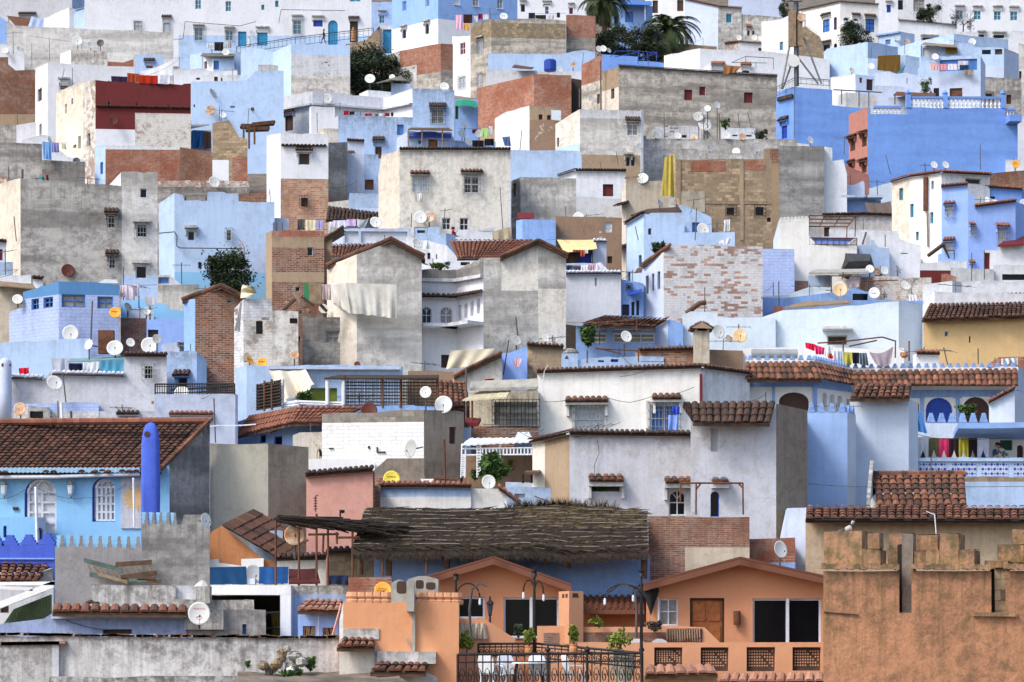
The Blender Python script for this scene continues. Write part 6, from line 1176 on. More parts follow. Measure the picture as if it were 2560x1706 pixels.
for i in range(n): c=p0.lerp(p1,(i+.5)/n)+Vector((0,-.42,za)); b.tube([c+Vector((0,-.06,.03)),c+Vector((0,.1,.05))],[.085,.085],'bluet',8)
part(b,'painted_tile_ends',h.root); b=MB(); b.tube([p0+Vector((0,-.38,PT(0,1246,h.D-.38).z)),p0.lerp(p1,.45)+Vector((0,-.38,PT(0,1242,h.D-.38).z)),p0.lerp(p1,.55)+Vector((0,-.38,PT(0,1236,h.D-.38).z)),p1+Vector((0,-.38,PT(0,1218,h.D-.38).z))],.06,'white',7); part(b,'gutter',h.root)
# verge tiles on the right slope
pa=PT(1478,1172,h.D-.35); pb=PT(1930,722,pr); b=MB(); rg=random.Random(2)
for i in range(18): q=pa.lerp(pb,i/18)+Vector((.03,0,.04)); b.tube([q,q+(pb-pa)/18*1.1],[.09,.08],'mix',6); b.uv[-(6*4+12):]=[(rg.random(),0)]*36
part(b,'verge',h.root); b=MB(); qa=PT(-70,740,pr); qb=PT(1930,724,pr)
for i in range(40): q=qa.lerp(qb,i/40)+Vector((0,0,.0)); b.tube([q,q+(qb-qa)/40*1.05],[.12,.1],'red',7); b.uv[-(7*4+14):]=[(rg.random(),0)]*42
part(b,'ridge',h.root)
for x,nm in ((35,'left wall lantern beside the arched door of the tiled roof house'),(648,'right wall lantern between the arched door and window')):
    Dl=h.D-.18; c=PT(x,1350,Dl); root=thing('wall_lantern',c-Vector((0,0,.3)),nm,'wall lantern'); b=MB(); b.lathe(c-Vector((0,0,.22)),[(.03,0),(.08,.06),(.11,.32),(.02,.36)],'pale',6); part(b,'glass_body',root); b=MB(); b.lathe(c+Vector((0,0,.12)),[(.13,0),(.08,.08),(.02,.16)],'grey',6); part(b,'lantern_cap',root); b=MB(); b.tube([c+Vector((0,.17,-.05)),c+Vector((0,.1,-.3)),c+Vector((0,0,-.24))],.02,'grey',5); part(b,'wall_arm',root)
b=MB(); c=PT(1240,1440,h.D-.03); 
b.box(c+Vector((-.45,-.02,-.95)),Vector((.95,0,0)),Vector((0,.04,0)),Vector((0,0,1.75)),'Wg'); b.tube([c,c-Vector((0,.03,0))],.26,'Y',16)
for k in range(14): a=k*.4488; dv=Vector((math.cos(a),0,math.sin(a))); pv=Vector((-dv.z,0,dv.x)); b.face([c+dv*.26-pv*.07-Vector((0,.028,0)),c+dv*.44-Vector((0,.028,0)),c+dv*.26+pv*.07-Vector((0,.028,0))],'Y')
part(b,'sun_mosaic',h.root)
p=PT(120,1550,h.D-.02); b=MB(); b.box(p,Vector((.17,0,0)),Vector((0,-.03,0)),Vector((0,0,.1)),'dark'); part(b,'house_plate',h.root)
wire([(-40,1440),(230,1360)],'thin cable on the sky blue wall, left of the arched door',h.D-.1,.008,'iron',30); wire([(345,1345),(790,1435),(1160,1305)],'thin sagging cable on the sky blue wall, right of the arched door',h.D-.1,.008,'iron',40)
mast(328,1335,342,1900,'left white terrace pole before the arched door',h,-2.2,r=.05,m='white'); mast(1224,1252,1232,1700,'right white terrace pole before the sun mosaic',h,-1.8,r=.035,m='white')
# cobalt chimney
Dc=h.D-1.3; k=1/ppm(Dc); root=thing('chimney',PT(1385,1900,Dc),'tall cobalt blue rounded chimney before the tiled roof','chimney'); b=MB(); prof=[(1300,1464,1900),(1298,1468,1300),(1300,1464,960),(1308,1460,880),(1318,1450,820),(1335,1436,775),(1362,1412,750),(1385,1389,742)]
rings=[]
for x0,x1,y in prof:
    c=PT((x0+x1)/2,y,Dc); wx=(x1-x0)/2*k; rings.append([c+Vector((wx*math.copysign(abs(math.cos(t*.3927))**.55,math.cos(t*.3927)),wx*.9*math.copysign(abs(math.sin(t*.3927))**.55,math.sin(t*.3927)),0)) for t in range(16)])
for i in range(len(rings)-1):
    for t in range(16): b.face([rings[i][t],rings[i][(t+1)%16],rings[i+1][(t+1)%16],rings[i+1][t]],'Bd',[(t*.1,-i),(t*.1+.1,-i),(t*.1+.1,-i-1),(t*.1,-i-1)])
part(b,'stack',root,True); b=MB(); c=PT(1350,852,Dc-74*k*.92); b.tube([c+Vector((0,.1,0)),c-Vector((0,.012,0))],27*k,'dark',16); part(b,'smoke_hole',root)
h=H('beige cement block house right of the tiled roof house',[(1928,936,1),(2462,938,24),(2832,970)],1561+110,['Bg','Tg']) 
# =================== row 2, column 1
T(2,1)

h=H('light blue terrace back wall with cornice and yellow curtain bay',[(-185,245,-50),(-84,216,2),(1332,226,60),(1346,236)],560,'B',[(490,428,744,582,'ny')]); pbox(h,120,245,1318,264,.0,.35,'Wb','cornice')
mark(d(58,196,50,'orange dish with dark lettering above the pale blue terrace','disho',yaw=5,h=h,off=.2),(110,72,20),.2,1.1,.2,10); d(352,126,46,'white dish with a rust patch on the cream lower storey','dishr',h=h,off=1.); d(-60,175,44,'half orange dish at the left edge of the cream lower storey','disho',yaw=50,h=h,off=.2); d(930,212,32,'brown dish top peeping over the terrace back wall','dishm',h=h,off=.4)
cloth([(115,262),(455,258),(560,400),(250,560)],'big cream tarpaulin slung over the blue terrace',[h.D-.3,h.D-.3,h.D-1.6,h.D-1.5],(218,208,188),name='tarpaulin',cat='tarpaulin',wave=.18,sag=.05,nx=30,ny=20,fold=2.5)
h=H('blue house with terracotta hip roof under the reed screens',[(-178,740,-42),(388,592,2),(1640,590)],935,['Bm','Bm'],[(30,860,90,930,'vl'),(160,870,240,950,'vl')]) 
roofp(h,(-182,866),(318,748),(-60,688),(392,602),'red',De=(-.9,-1.4),Dr=(-.2,-.15),tw=.2); roofp(h,(316,748),(700,742),(392,602),(1000,604),'red',De=(-1.4,-1.2),Dr=(-.15,-.1),tw=.2)
for a,b_,c,e in (((-10,850),(80,800),(20,790),(85,780)),((115,848),(230,800),(150,770),(255,765))):
    bb=MB(); o=on(h,a[0])[0].y; tiles(bb,PT(*a,o-1.2),PT(*b_,o-.9),PT(*c,o-.7),PT(*e,o-.5),'red',tw=.2); part(bb,'window_hood',h.root)
def reed(c,Ds,label,posts):
    P=[PT(*p,q) for p,q in zip(c,Ds)]; root=thing('reed_screen',P[3],label,'reed screen'); b=MB(); n=int((P[1]-P[0]).length/.05); rg=random.Random(5)
    for i in range(n):
        u=(i+rg.uniform(-.2,.2))/n; a=P[3].lerp(P[2],u); e=P[0].lerp(P[1],u)+Vector((0,0,rg.uniform(-.05,.05))); b.tube([a,e],.017,'reed',3,False)
    part(b,'reeds',root)
    for j in range(9): b=MB(); v=j/8; b.tube([P[0].lerp(P[3],v)-Vector((0,.03,0)),P[1].lerp(P[2],v)-Vector((0,.03,0))],.03,'reed',4); part(b,'cross_bar',root)
    for t in posts: b=MB(); a=P[3].lerp(P[2],t); e=P[0].lerp(P[1],t); b.tube([a-Vector((0,.08,.1)),e-Vector((0,.08,-.1))],.045,'rust',5); part(b,'post',root)
Dt=h.D
reed([(5,402),(230,358),(232,592),(5,630)],[Dt+2.2,Dt+.4,Dt+.4,Dt+2.2],'smaller reed screen at the left end of the blue terrace',(.33,.63)); reed([(812,345),(1668,350),(1668,588),(815,586)],[Dt+.2]*4,'long dark reed screen along the blue terrace',(.0,.41,.6,1.))
slab([(626,350),(1675,348),(1680,322),(760,318)],'dark reed roof with white posts over the blue terrace',[Dt-.1,Dt-.1,Dt+2.5,Dt+2.5],'reed','reed_roof','reed roof',posts=[(655,352,580,Dt),(803,345,582,Dt)],pm='white',pr=.07)
mast(240,350,240,595,'white corner post of the blue terrace by the cream tarpaulin',h,.2,r=.08,m='white'); railing([(245,570),(390,548)],Dt+.8,Dt+.1,45,'low white railing under the cream tarpaulin',3,'white',.03); railing([(390,552),(800,566)],Dt+.1,Dt+.1,35,'low white railing before the yellow curtain',5,'white',.03)
tree(440,520,60,55,Dt+.5,'spiky agave on the blue terrace','leafm',350,.4,trunk=False,name='agave',cat='plant')
d(1036,640,84,'brown dish with pale rim behind the stone topped white wall','dishm',yaw=5,h=h,off=-.8)
h=H('stone topped white brick house with a brown cement side',[(606,668,-7),(1541,629,33),(1908,648)],1195,['Sg:738,Ww','Tg'],[(1775,785,1838,940,'nd')],name='stone_topped_house')
d(1558,468,58,'white dish on a tall pole at the white brick house corner',h=h,off=.2); d(1722,584,88,'large white dish at the top of the brown cement side',h=h,off=.1); d(1428,985,88,'large grey dish seen from behind on the white brick wall','dishg',yaw=-48,pit=5,h=h,off=-1.0,base=None)
for x0,y0,x1,y1 in ((672,978,712,988),(1108,970,1118,1020),(1112,1012,1188,1024),(1030,960,1045,985)): pbox(h,x0,y0,x1,y1,.0,.05,'dark','wall_fitting')
h=H('grey cement shoulder wall before the white brick house',[(1072,1190,0),(1205,1074),(1540,1072),(1544,1080,30),(1880,1120)],1310,['Tg','Tg','Tg'],[(1625,1035,1675,1048,'nd')])
H('low white wall with two tiny keyhole niches',[(470,1082,1),(1090,1088)],1265,'Wt',[(752,1172,778,1205,'nda'),(804,1172,830,1205,'nda')]); h=H('cream plaster back wall beside the blue terracotta house',[(338,862,0),(400,836),(614,832)],1100,'Cp'); bare(560,1075,200,h.D-.7,'thin bare shrub before the cream plaster wall',51,n=4)
d(590,1030,46,'dark dish edge left of the stone topped house','dishk',yaw=75,h=h,off=-.6)
h=H('salmon pink house with a tiled eave',[(462,1236,-4),(1074,1186,60),(1090,1200)],1561+330,['P','Kd'],[(765,1545,815,1580,'wd'),(765,1560,780,1561+70,'wd')],cop=[(462,1074,'dark')],name='pink_house')
bars([(545,1420,548,1568),(545,1420,570,1410)]+[(530,y,562,y-4) for y in (1440,1465,1490,1515,1540)],h.D-.4,'rusty rebar ladder before the salmon pink house','rebar_ladder','rebar',.02,'rust')
h=H('raw brick quoin stack between the pink house and the blue parapet',[(980,1348,-14),(1000,1330),(1142,1318)],1561+60,'Kl'); h=H('row of broken red bricks under the yellow dish',[(1075,1240,2),(1330,1290),(1460,1290)],1400,'K')
mark(d(1244,1270,84,'yellow dish with dark lettering over the pink house','dishy',yaw=5,h=h,off=-.3),(96,88,24),.35,.85,.24,9,-.42)
h=H('low blue and white parapet with a jagged brick top',[(1060,1540,-10),(1142,1332),(1560,1330,1),(1974,1338)],1561+20,'B:1425,Wo',cop=[(1142,1974,'red')]); h=H('white gable end with red tiled edge beside the jagged parapet',[(1976,1350,2),(2226,1352),(2420,1490)],1561+10,'Wo',cop=[(2226,2420,'red')])
b=MB(); p=PT(1512,1345,h.D+1.0); s=.34
for dx,dy in ((0,0),(s,0),(0,s),(s,s)): b.box(p+Vector((dx,dy,0)),Vector((.05,0,0)),Vector((0,.05,0)),Vector((0,0,.16)),'white')
b.box(p+Vector((-.02,-.02,.16)),Vector((s+.1,0,0)),Vector((0,s+.1,0)),Vector((0,0,.05)),'white'); b.box(p+Vector((-.02,s+.02,.21)),Vector((s+.1,0,0)),Vector((0,.05,0)),Vector((0,0,.12)),'white'); solo(b,'plastic_chair','white plastic chair behind the jagged parapet','chair')
d(2135,1294,70,'white dish at the white gable end',h=h,off=.2); bars([(1555,1250,1840,1270),(1690,1250,1692,1305),(1728,900,1735,1300)],h.D+3,'rusty mast and rail behind the jagged parapet','rust_frame_posts','metal frame',.04,'rust')
H('low tan wall right of the blue terrace back wall',[(1395,272,1),(1815,280)],370,'Tp'); h=H('white stepped roof end beside the canvas covered shack',[(1810,340,0),(1960,265),(2250,118),(2260,130)],385,'Cp'); rake(h,(1815,315),(2250,108),'mix',.3)
cloth([(1785,85),(2190,65),(2130,200),(1740,255)],'cream canvas sheet covering the shack roof',[h.D+.4]*4,(206,198,176),name='canvas_cover',cat='canvas cover',wave=.16,nx=24,ny=14)
h=H('bright blue hut wall with drying pink trousers',[(2250,112,-4),(2352,100),(2490,120)],330,'Bp'); cloth([(2362,152),(2442,160),(2420,240),(2372,232)],'pale pink trousers on the bright blue hut',h.D-.3,(232,196,206)); wire([(2320,-10),(2270,310)],'slanting black cable by the bright blue hut',h.D-.6,.02)
h=H('old tiled roof building behind the iron screens',[(1660,520,2),(1965,530)],720,'K'); roofp(h,(1668,590),(1968,606),(1680,365),(1930,375),'mix',De=-.8,Dr=1.8)
h=H('shabby workshop with grilled glass wall and patched awnings',[(1962,470,1),(2592,440)],900,'Cs:775,K',[(2186,556,2585,768,'glmX'),(2100,790,2172,920,'tlm')],name='workshop')
slab([(1960,455),(2592,440),(2592,365),(1970,388)],'grey fascia roof of the shabby workshop',[h.D-1,h.D-1,h.D-.6,h.D-.6],'cement','fascia_roof','roof',th=.1); slab([(1895,552),(2300,528),(2350,440),(2060,468)],'cream corrugated awning on the shabby workshop',[h.D-1.6,h.D-1.6,h.D-.3,h.D-.3],clothmat((206,196,166)),'awning','awning',posts=[(1985,545,800,h.D-1.5)],pm='rust',corr=True)
slab([(1915,775),(2040,780),(2065,735),(1940,725)],'red metal wheelbarrow tray at the workshop corner',[h.D-1.8,h.D-1.8,h.D-1.2,h.D-1.2],'shR','metal_tray','metal tray',th=.12); mast(1928,240,1930,920,'dark pole at the left of the workshop',h,-1.2,r=.04)
cloth([(2100,345),(2190,340),(2180,372),(2095,370)],'red rag on the workshop roof',h.D,(156,36,50))
h=H('blue pier and brick wall under the workshop',[(1905,790,0),(1975,790),(1980,800),(2590,805)],1020,['B','Kd'])
tree(2180,1160,120,120,dpt(1300)-1.6,'leafy lemon tree under the white trellis pergola','leafm',2500,.3,seed=61,yb=1300,name='lemon_tree'); tree(2010,1215,30,40,dpt(1300),'small green plant left of the lemon tree','leafm',200,.25,trunk=False,name='plant',cat='plant'); tree(2330,1130,30,60,dpt(1300)+.5,'green spiky plant right of the lemon tree','leafy',250,.3,trunk=False,name='plant',cat='plant')
L=[]
for x in (1890,1925,2030,2060,2240,2590): L.append((x,940,x-8 if x<2000 else x,1250))
for y in (985,1045): L.append((1890,y,2600,y-8))
for i in range(11): L.append((1892 if i<11 else 0,1060+i*17,1928,1060+i*17)); L.append((2030,960+i*26,2062,960+i*26))
for i in range(16): L.append((2080+i*32,985,2080+i*32,1040))
bars(L,dpt(1300)-1,'white trellis pergola over the lemon tree','trellis_pergola','pergola',.03,'white'); slab([(1890,962),(2600,930),(2600,902),(1960,905)],'white corrugated roof on the trellis pergola',[dpt(1300)-1.1,dpt(1300)-1.1,dpt(1300)+1.6,dpt(1300)+1.6],'white','pergola_roof','roof',corr=True)
H('tan plaster wall behind the lemon tree',[(1900,1030,1),(2600,1040)],1270,'Tp')
# =================== row 2, column 2
T(2,2)
H('tan reed clad roof wall left of the little blue chimney',[(-60,120,0),(140,40),(470,60)],240,['Bm','Kt'],cop=[(140,470,'brown')])
Dc=dpt(255); k=1/ppm(Dc); root=thing('chimney',PT(528,290,Dc),'small light blue chimney hut with triangular vents','chimney'); b=MB(); P0=PT(455,290,Dc); b.box(P0,Vector((150*k,0,0)),Vector((0,.9,0)),Vector((0,0,180*k)),'B'); b.lathe(PT(530,112,Dc+.45),[(84*k,0),(84*k,8*k),(70*k,32*k),(36*k,46*k),(.01,48*k)],'G',14); part(b,'stack',root)
b=MB(); c=PT(503,160,Dc-.006); b.face([c+Vector((-20*k,0,0)),c+Vector((18*k,0,0)),c+Vector((0,0,34*k))],'dark'); b.face([c+Vector((-20*k,.02,0)),c+Vector((18*k,.02,0)),c+Vector((0,.02,34*k))],'dark'); part(b,'vent',root)
h=H('light blue cluttered roof huts behind the white tiled house',[(605,175,1),(720,150),(900,140),(1165,135),(1400,140)],250,'B',[(790,150,845,190,'nd'),(905,155,975,190,'nV')])
bars([(690,80,690,200),(1163,60,1160,190),(1030,20,1030,135),(760,65,1160,85),(770,60,1000,110)],h.D-.4,'rusty poles and bars over the light blue roof huts','pole_frame','metal frame',.03,'rust')
H('rough brick wall with a mossy tiled top behind the white tiled house',[(1130,98,1),(1170,88),(1680,78)],245,'Kq',cop=[(1170,1680,'brown')]); H('flaking brown plaster wall right of the brown chimney',[(1810,75,1),(2120,85)],260,'Tp')
for i,(x,y,r) in enumerate([(1700,20,44),(2160,110,58)]): d(x,y,r,['dish half hidden behind the brown chimney','white dish with a rusty centre by the water tank'][i],'dishr',h=LAST,off=.6)
for i,(x,y,r,m,yw) in enumerate([(40,-5,52,'dishg',15),(212,-20,40,'dishg',20),(310,-30,40,'dish',15),(388,-25,40,'dish',15)]): d(x,y,r,['dark tilted dish by the bright blue hut','grey dish, first of three on the reed clad roof','white dish, second of three on the reed clad roof','white dish, third of three on the reed clad roof'][i],m,yaw=yw,h=h,off=.8)
h=H('white house with tiled coping, blue window and ornate grille',[(232,288,-3),(1736,241,34),(2182,302)],880,['Wo','Wd'],[(578,602,852,840,'wLmx',515),(1268,580,1528,840,'wBxm',488)],cop=[(232,1736,'brown'),(1736,2182,'brown')],name='white_tiled_house')
for a,b_,yc,ye in ((490,885,515,565),(1285,1552,487,540)):
    p0,_,g=on(h,a); p1=on(h,b_)[0]; zc=PT(0,yc,p0.y).z; ze=PT(0,ye,p0.y).z; b=MB(); tiles(b,p0+g.n*.5+Vector((0,0,ze)),p1+g.n*.5+Vector((0,0,ze)),p0+g.n*.01+Vector((0,0,zc)),p1+g.n*.01+Vector((0,0,zc)),'brown',th=.4); b.box(p0+g.n*.004+Vector((0,0,ze-.1)),p1-p0,g.n*.42,Vector((0,0,.1)),'Wo')
    for uu in (.03,.92): b.box(p0+(p1-p0)*uu+g.n*.004+Vector((0,0,ze-.5)),(p1-p0).normalized()*.1,g.n*.25,Vector((0,0,.4)),'Wo')
    part(b,'window_hood',h.root)
pbox(h,1722,300,1748,560,.0,.12,'shR','drain_pipe'); pbox(h,1226,545,1262,800,.0,.1,'Wo','brick_jamb'); pbox(h,548,600,578,800,.0,.1,'Wo','brick_jamb')
cloth([(1470,590),(1540,600),(1535,670),(1480,672)],'cobalt cloth at the blue window of the white tiled house',h.D-.4,(62,84,196)); cloth([(1432,676),(1530,676),(1524,815),(1436,815)],'light blue towel under the cobalt cloth',h.D-.4,(128,158,226))
wire([(300,545),(330,555),(520,535),(890,520),(1080,560),(1300,500),(1480,485),(1672,418)],'grey cable looping across the white tiled house',h.D-.15,.014,'steel',6); wire([(330,215),(298,270),(280,400),(300,545)],'pale cable at the left corner of the white tiled house',h.D-.2,.014,'white')
h=H('blue-white stained house with a bare tan side, centre foreground',[(188,922,-45),(302,905),(528,852,2),(1826,868)],1561+60,['Cp','T','Wg'],[(706,1322,990,1378,'cl'),(1438,1366,1598,1600,'wlma'),],cop=[(188,528,'dark'),(528,1826,'dark')],name='stained_house')
for a,b_,yc,ye,bl in ((700,1018,1228,1290,1385),(1395,1712,1252,1305,1400)):
    p0,_,g=on(h,a); p1=on(h,b_)[0]; zc=PT(0,yc,p0.y).z; ze=PT(0,ye,p0.y).z; b=MB(); up=Vector((0,0,1)); tiles(b,p0+g.n*.45+up*ze,p1+g.n*.45+up*ze,p0+g.n*.01+up*zc,p1+g.n*.01+up*zc,'mix',th=.3); b.box(p0+g.n*.004+up*(ze-.16),p1-p0,g.n*.36,up*.16,'Wd')
    for uu in (.0,.95): b.box(p0+(p1-p0)*uu+g.n*.003+up*(ze-.55),(p1-p0).normalized()*.09,g.n*.2,up*.42,'Wd')
    part(b,'window_hood',h.root)
tree(810,1352,70,22,h.D+.1,'small plants on the hooded sill of the stained house','leafm',160,.15,trunk=False,name='plant',cat='plant')
wire([(785,910),(800,1030),(760,1120),(755,1230)],'hairline cable down the stained house front',h.D-.04,.01,'steel')
h=H('grey-white house with heavy tiled roof and brown right side',[(1640,610,0),(1645,600),(2425,572,42),(2712,632)],1561+240,['Wg','Wg','Tg'],[(1826,792,1892,1010,'cc'),(1822,1376,1902,1610,'vla')],name='brown_sided_house')
roofp(h,(1660,742),(2368,748),(1640,562),(2420,556),'dark',De=-.75,Dr=-.1,tw=.24); b=MB(); A=PT(1660,742,h.D-.75); C_=PT(1568,610,h.D-.2); E=PT(1640,562,h.D-.1); tiles(b,C_,A,E-Vector((.2,0,0)),E,'dark'); part(b,'hip',h.root)
p0,_,g=on(h,1830); p1=on(h,1985)[0]; b=MB(); up=Vector((0,0,1)); zc=PT(0,1262,p0.y).z; ze=PT(0,1305,p0.y).z; tiles(b,p0+g.n*.45+up*ze,p1+g.n*.45+up*ze,p0+g.n*.01+up*zc,p1+g.n*.01+up*zc,'mix',th=.3); b.box(p0+g.n*.004+up*(ze-.16),p1-p0,g.n*.36,up*.16,'Wd'); part(b,'window_hood',h.root)
bars([(1545,1300,2120,1300),(1545,1300,1545,1480),(1690,1305,1688,1590),(2118,1300,2122,1590),(1690,1360,1730,1310),(2080,1305,2118,1345)],h.D-1.2,'rusty bracket frame before the arched window','bracket_frame','metal frame',.03,'rust')
h=H('blue roof parapet strip behind the thatch',[(-50,1338,2),(230,1338),(708,1348),(712,1372),(988,1374)],1561+15,'B',[(22,1398,118,1436,'nc')]) ; H('white low wall with broken tile crumbs left of the stained house',[(-60,1290,1),(305,1300)],1561-40,'Wb'); wire([(205,1420),(440,1510),(580,1548)],'reddish cable over the blue parapet strip',h.D-.1,.02,'shR')
h=H('little blue tower shrine with stepped white top and railings',[(20,915,-20),(40,905,2),(190,905)],1250,'B'); b=MB()
for i in range(4): b.box(PT(20+i*10,905-i*18,h.D-.1+.1*i),Vector(((170-i*20)/ppm(h.D),0,0)),Vector((0,1.2-.2*i,0)),Vector((0,0,20/ppm(h.D))),'white')
part(b,'stepped_cap',h.root)
slab([(110,1222),(255,1222),(265,1198),(125,1210)],'dark board table on the roof left of the stained house',[dpt(1500)-1.2,dpt(1500)-1.2,dpt(1500)-.4,dpt(1500)-.4],'woodd','board_table','table',th=.08,posts=[(100,1215,1300,dpt(1500)-.7),(180,1210,1300,dpt(1500)-.7)],pm='iron')
# =================== row 2, column 3
T(2,3)
H('white terrace wall behind the zigzag parapet with washing',[(-230,60,0),(1250,60)],240,'Wt')
h=H('blue and white arcade house with tiled canopy and zigzag parapet',[(-205,168,0),(420,166,46),(768,246,0),(2296,232,58),(2420,300)],745,['Wt:345,Bm:418,Wt:640,B','Wt:345,Bm:425,Wt:640,B','Wt:400,Bm:480,Wt:745,Wl','Wb'],[(100,466,376,640,'nda'),(500,468,545,640,'nca'),(563,484,614,640,'nca'),(636,498,682,640,'nca'),(722,525,748,640,'nla'),(1448,514,1694,745,'nVa'),(1784,508,2034,745,'nda'),(1342,560,1388,745,'nla'),(2085,488,2200,540,'nd')],name='arcade_house',deep=2)
roofp(h,(-215,345),(490,346),(-215,196),(420,190),'mix',De=(-1.0,-1.0),Dr=(-.05,-.05),tw=.24); 
p=on(h,768)[0]; b=MB(); q=[PT(490,346,h.D-1.),PT(800,402,p.y-.6),PT(420,190,h.D-.05),PT(768,272,p.y-.05)]; tiles(b,*q,'mix',tw=.24); part(b,'tiled_roof',h.root); b=MB(); q=[PT(800,402,p.y-1.),PT(2296,408,p.y-1.),PT(768,276,p.y-.05),PT(2292,256,p.y-.05)]; tiles(b,*q,'mix',tw=.24); part(b,'tiled_roof',h.root)
for x0,x1,y0,y1 in ((36,62,418,640),(408,440,418,640),(1396,1430,470,745),(1724,1758,470,745),(2050,2076,470,745)): pbox(h,x0,y0,x1,y1,.003,.06,'Bm','pilaster')
for x0,x1,n in ((-200,420,8),(430,760,14),(770,2290,21)): crenel(h,x0,x1,n,40,'Bm',3,.62)

hb=H('light blue front tower with zigzag crest under the arcade',[(353,652,0),(729,650,48),(806,674)],1490,['Bt','Wl'],name='blue_tower'); crenel(hb,353,729,4,85,'Bm',4,.62); crenel(hb,729,806,2,70,'Bm',4,.9)
h2=H('pale blue-white middle block with its own tiled roof',[(752,518,0),(1292,521,48),(1376,566)],1300,['Wl','Wl'],name='middle_block'); roofp(h2,(752,520),(1300,516),(806,402),(1322,398),'mix',De=-.6,Dr=.5,tw=.24)
h3=H('low pale wall with blue zigzag battlements under the big arches',[(1340,745,0),(2275,744)],885,'Wl'); crenel(h3,1450,2032,6,88,'Bm',4,.72)
H('white wing wall with slanting red edge at the right',[(2030,566,-18),(2265,442,48),(2450,540)],800,'Wl',cop=[(2030,2265,'red')])
cloth([(1350,640),(1410,655),(1465,845),(1375,830)],'blue plastic sheet hanging below the arcade corner',h3.D-.6,(76,128,190),name='plastic_sheet',cat='plastic sheet')
tree(1830,620,90,45,h.D+.1,'fern pot plant in the right big arch','leafm',400,.25,trunk=False,name='pot_plant',cat='plant')
hw=H('white terrace back wall with washing and keyhole arches',[(1300,870,0),(2450,880)],1010,'Wt',[(1385,945,1450,1075,'gda'),(1955,985,2010,1075,'nBa'),(2060,985,2115,1075,'nBa'),(2285,950,2345,1075,'nda'),(2130,885,2245,1000,'nZ')])
slab([(1745,800),(2450,790),(2450,900),(1700,890)],'light blue concrete canopy over the washing terrace',[hw.D-2.2,hw.D-2.2,hw.D,hw.D],'Bm','canopy','canopy',th=.2)
for i,(x0,x1,y1,c,t) in enumerate([(1476,1570,1060,(104,98,70),'olive tunic'),(1566,1664,1065,(214,62,112),'hot pink tunic'),(1658,1760,1065,(48,36,42),'black tunic'),(1752,1842,1062,(170,160,54),'mustard tunic'),(1838,1922,1064,(50,38,40),'dark brown tunic'),(1922,2030,1064,(206,210,236),'pale lilac tunic'),(1370,1476,1068,(214,216,220),'white tunic')]):
    P=[PT(x0,885+i%2*8,hw.D-1.1),PT(x1,890,hw.D-1.1)]; b=MB(); m=clothmat(c); Dq=hw.D-1.1; n=12; g=[]
    for j in range(9):
        row=[]
        for k_ in range(n+1):
            u=k_/n; xx=x0+(x1-x0)*u; cut=70*max(0,1-abs(u-.5)/.22) if j>4 else 0; yy=888+(y1-888-cut)*(j/8) if j>4 and cut else 888+(y1-888)*(j/8); row.append(PT(xx,min(yy,y1),Dq+.03*math.sin(u*14+i)*(.3+j/8)))
        g.append(row)
    for j in range(8):
        for k_ in range(n): q=[g[j][k_],g[j][k_+1],g[j+1][k_+1],g[j+1][k_]]; b.face(q,m); b.face([p_+Vector((0,.014,0)) for p_ in q][::-1],m)
    solo(b,'laundry',t+' on the long line before the keyhole arches','laundry','tunics on the long line')
wire([(1305,830),(1500,885),(1900,900),(2250,870)],'clothes line of hanging tunics on the blue terrace',hw.D-1.1,.012,'steel',4)
mast(1308,680,1296,1075,'rusty pole at the left end of the tunic line',hw,-1.1)
hl=H('light blue terrace balustrade with pierced lattice panels',[(1060,1120,-40),(1082,1094,-40),(1140,1072,0),(2450,1068)],1250,'B',name='balustrade',cat='balustrade'); pbox(hl,1110,1070,2450,1102,.0,.1,'B','coping')
for x0,x1 in ((1112,1350),(1388,1636),(1684,1912),(1958,2202),(2252,2450)):
    p,_,g=on(hl,x0,.024); b=MB(); b.box(PT(x0,1238,p.y+.02),PT(x1,1238,p.y+.02)-PT(x0,1238,p.y+.02),Vector((0,-.016,0)),Vector((0,0,126/ppm(p.y))),'Wb'); nx=max(3,round((x1-x0)/62)); kk=1/ppm(p.y)
    for i in range(nx*2+1):
        for j in range(3):
            c=PT(x0+(x1-x0)*(i+.5)/(nx*2+1),1130+j*42,p.y); r=(13 if (i+j)%2 else 7)*kk
            b.face([c+Vector((r*math.cos(t*.785),0,r*math.sin(t*.785))) for t in range(8)][::-1],'fd')
    part(b,'lattice_panel',hl.root)
H('brown topped blue wall under the lattice balustrade',[(960,1252,0),(2450,1250)],1300,'T:1288,B')
h=H('small white house with big barrel tiled roof',[(905,1500,-40),(985,1400,0),(1000,1395),(1812,1395)],1561+40,['Wt','Wt'],deep=1.5); roofp(h,(1003,1512),(1824,1508),(962,1232),(1802,1226),'mix',De=-1.,Dr=1.6,tw=.26,th=.5); b=MB(); b.box(PT(905,1505,h.D-1.),Vector((.5,2.6,1.4)),Vector((.12,0,0)),Vector((0,0,.25)),'Gs'); part(b,'verge',h.root)
b=MB(); qa=PT(958,1222,h.D+1.6); qb=PT(1810,1214,h.D+1.6)
for i in range(16): q=qa.lerp(qb,i/16); b.tube([q,q+(qb-qa)/16*1.05],[.13,.11],'mix',7); b.uv[-(7*4+14):]=[((i*.37)%1,0)]*42
part(b,'ridge',h.root)
mast(1496,1060,1494,1420,'thin dark mast before the lattice balustrade',h,-1.2,r=.02); mast(318,1305,272,1561,'bent rusty post at the brown sided house',h,-.9); wire([(318,1300),(700,1330),(1100,1335),(2400,1330)],'long thin wire across the light blue tower',h.D-1.2,.012,'steel',3)
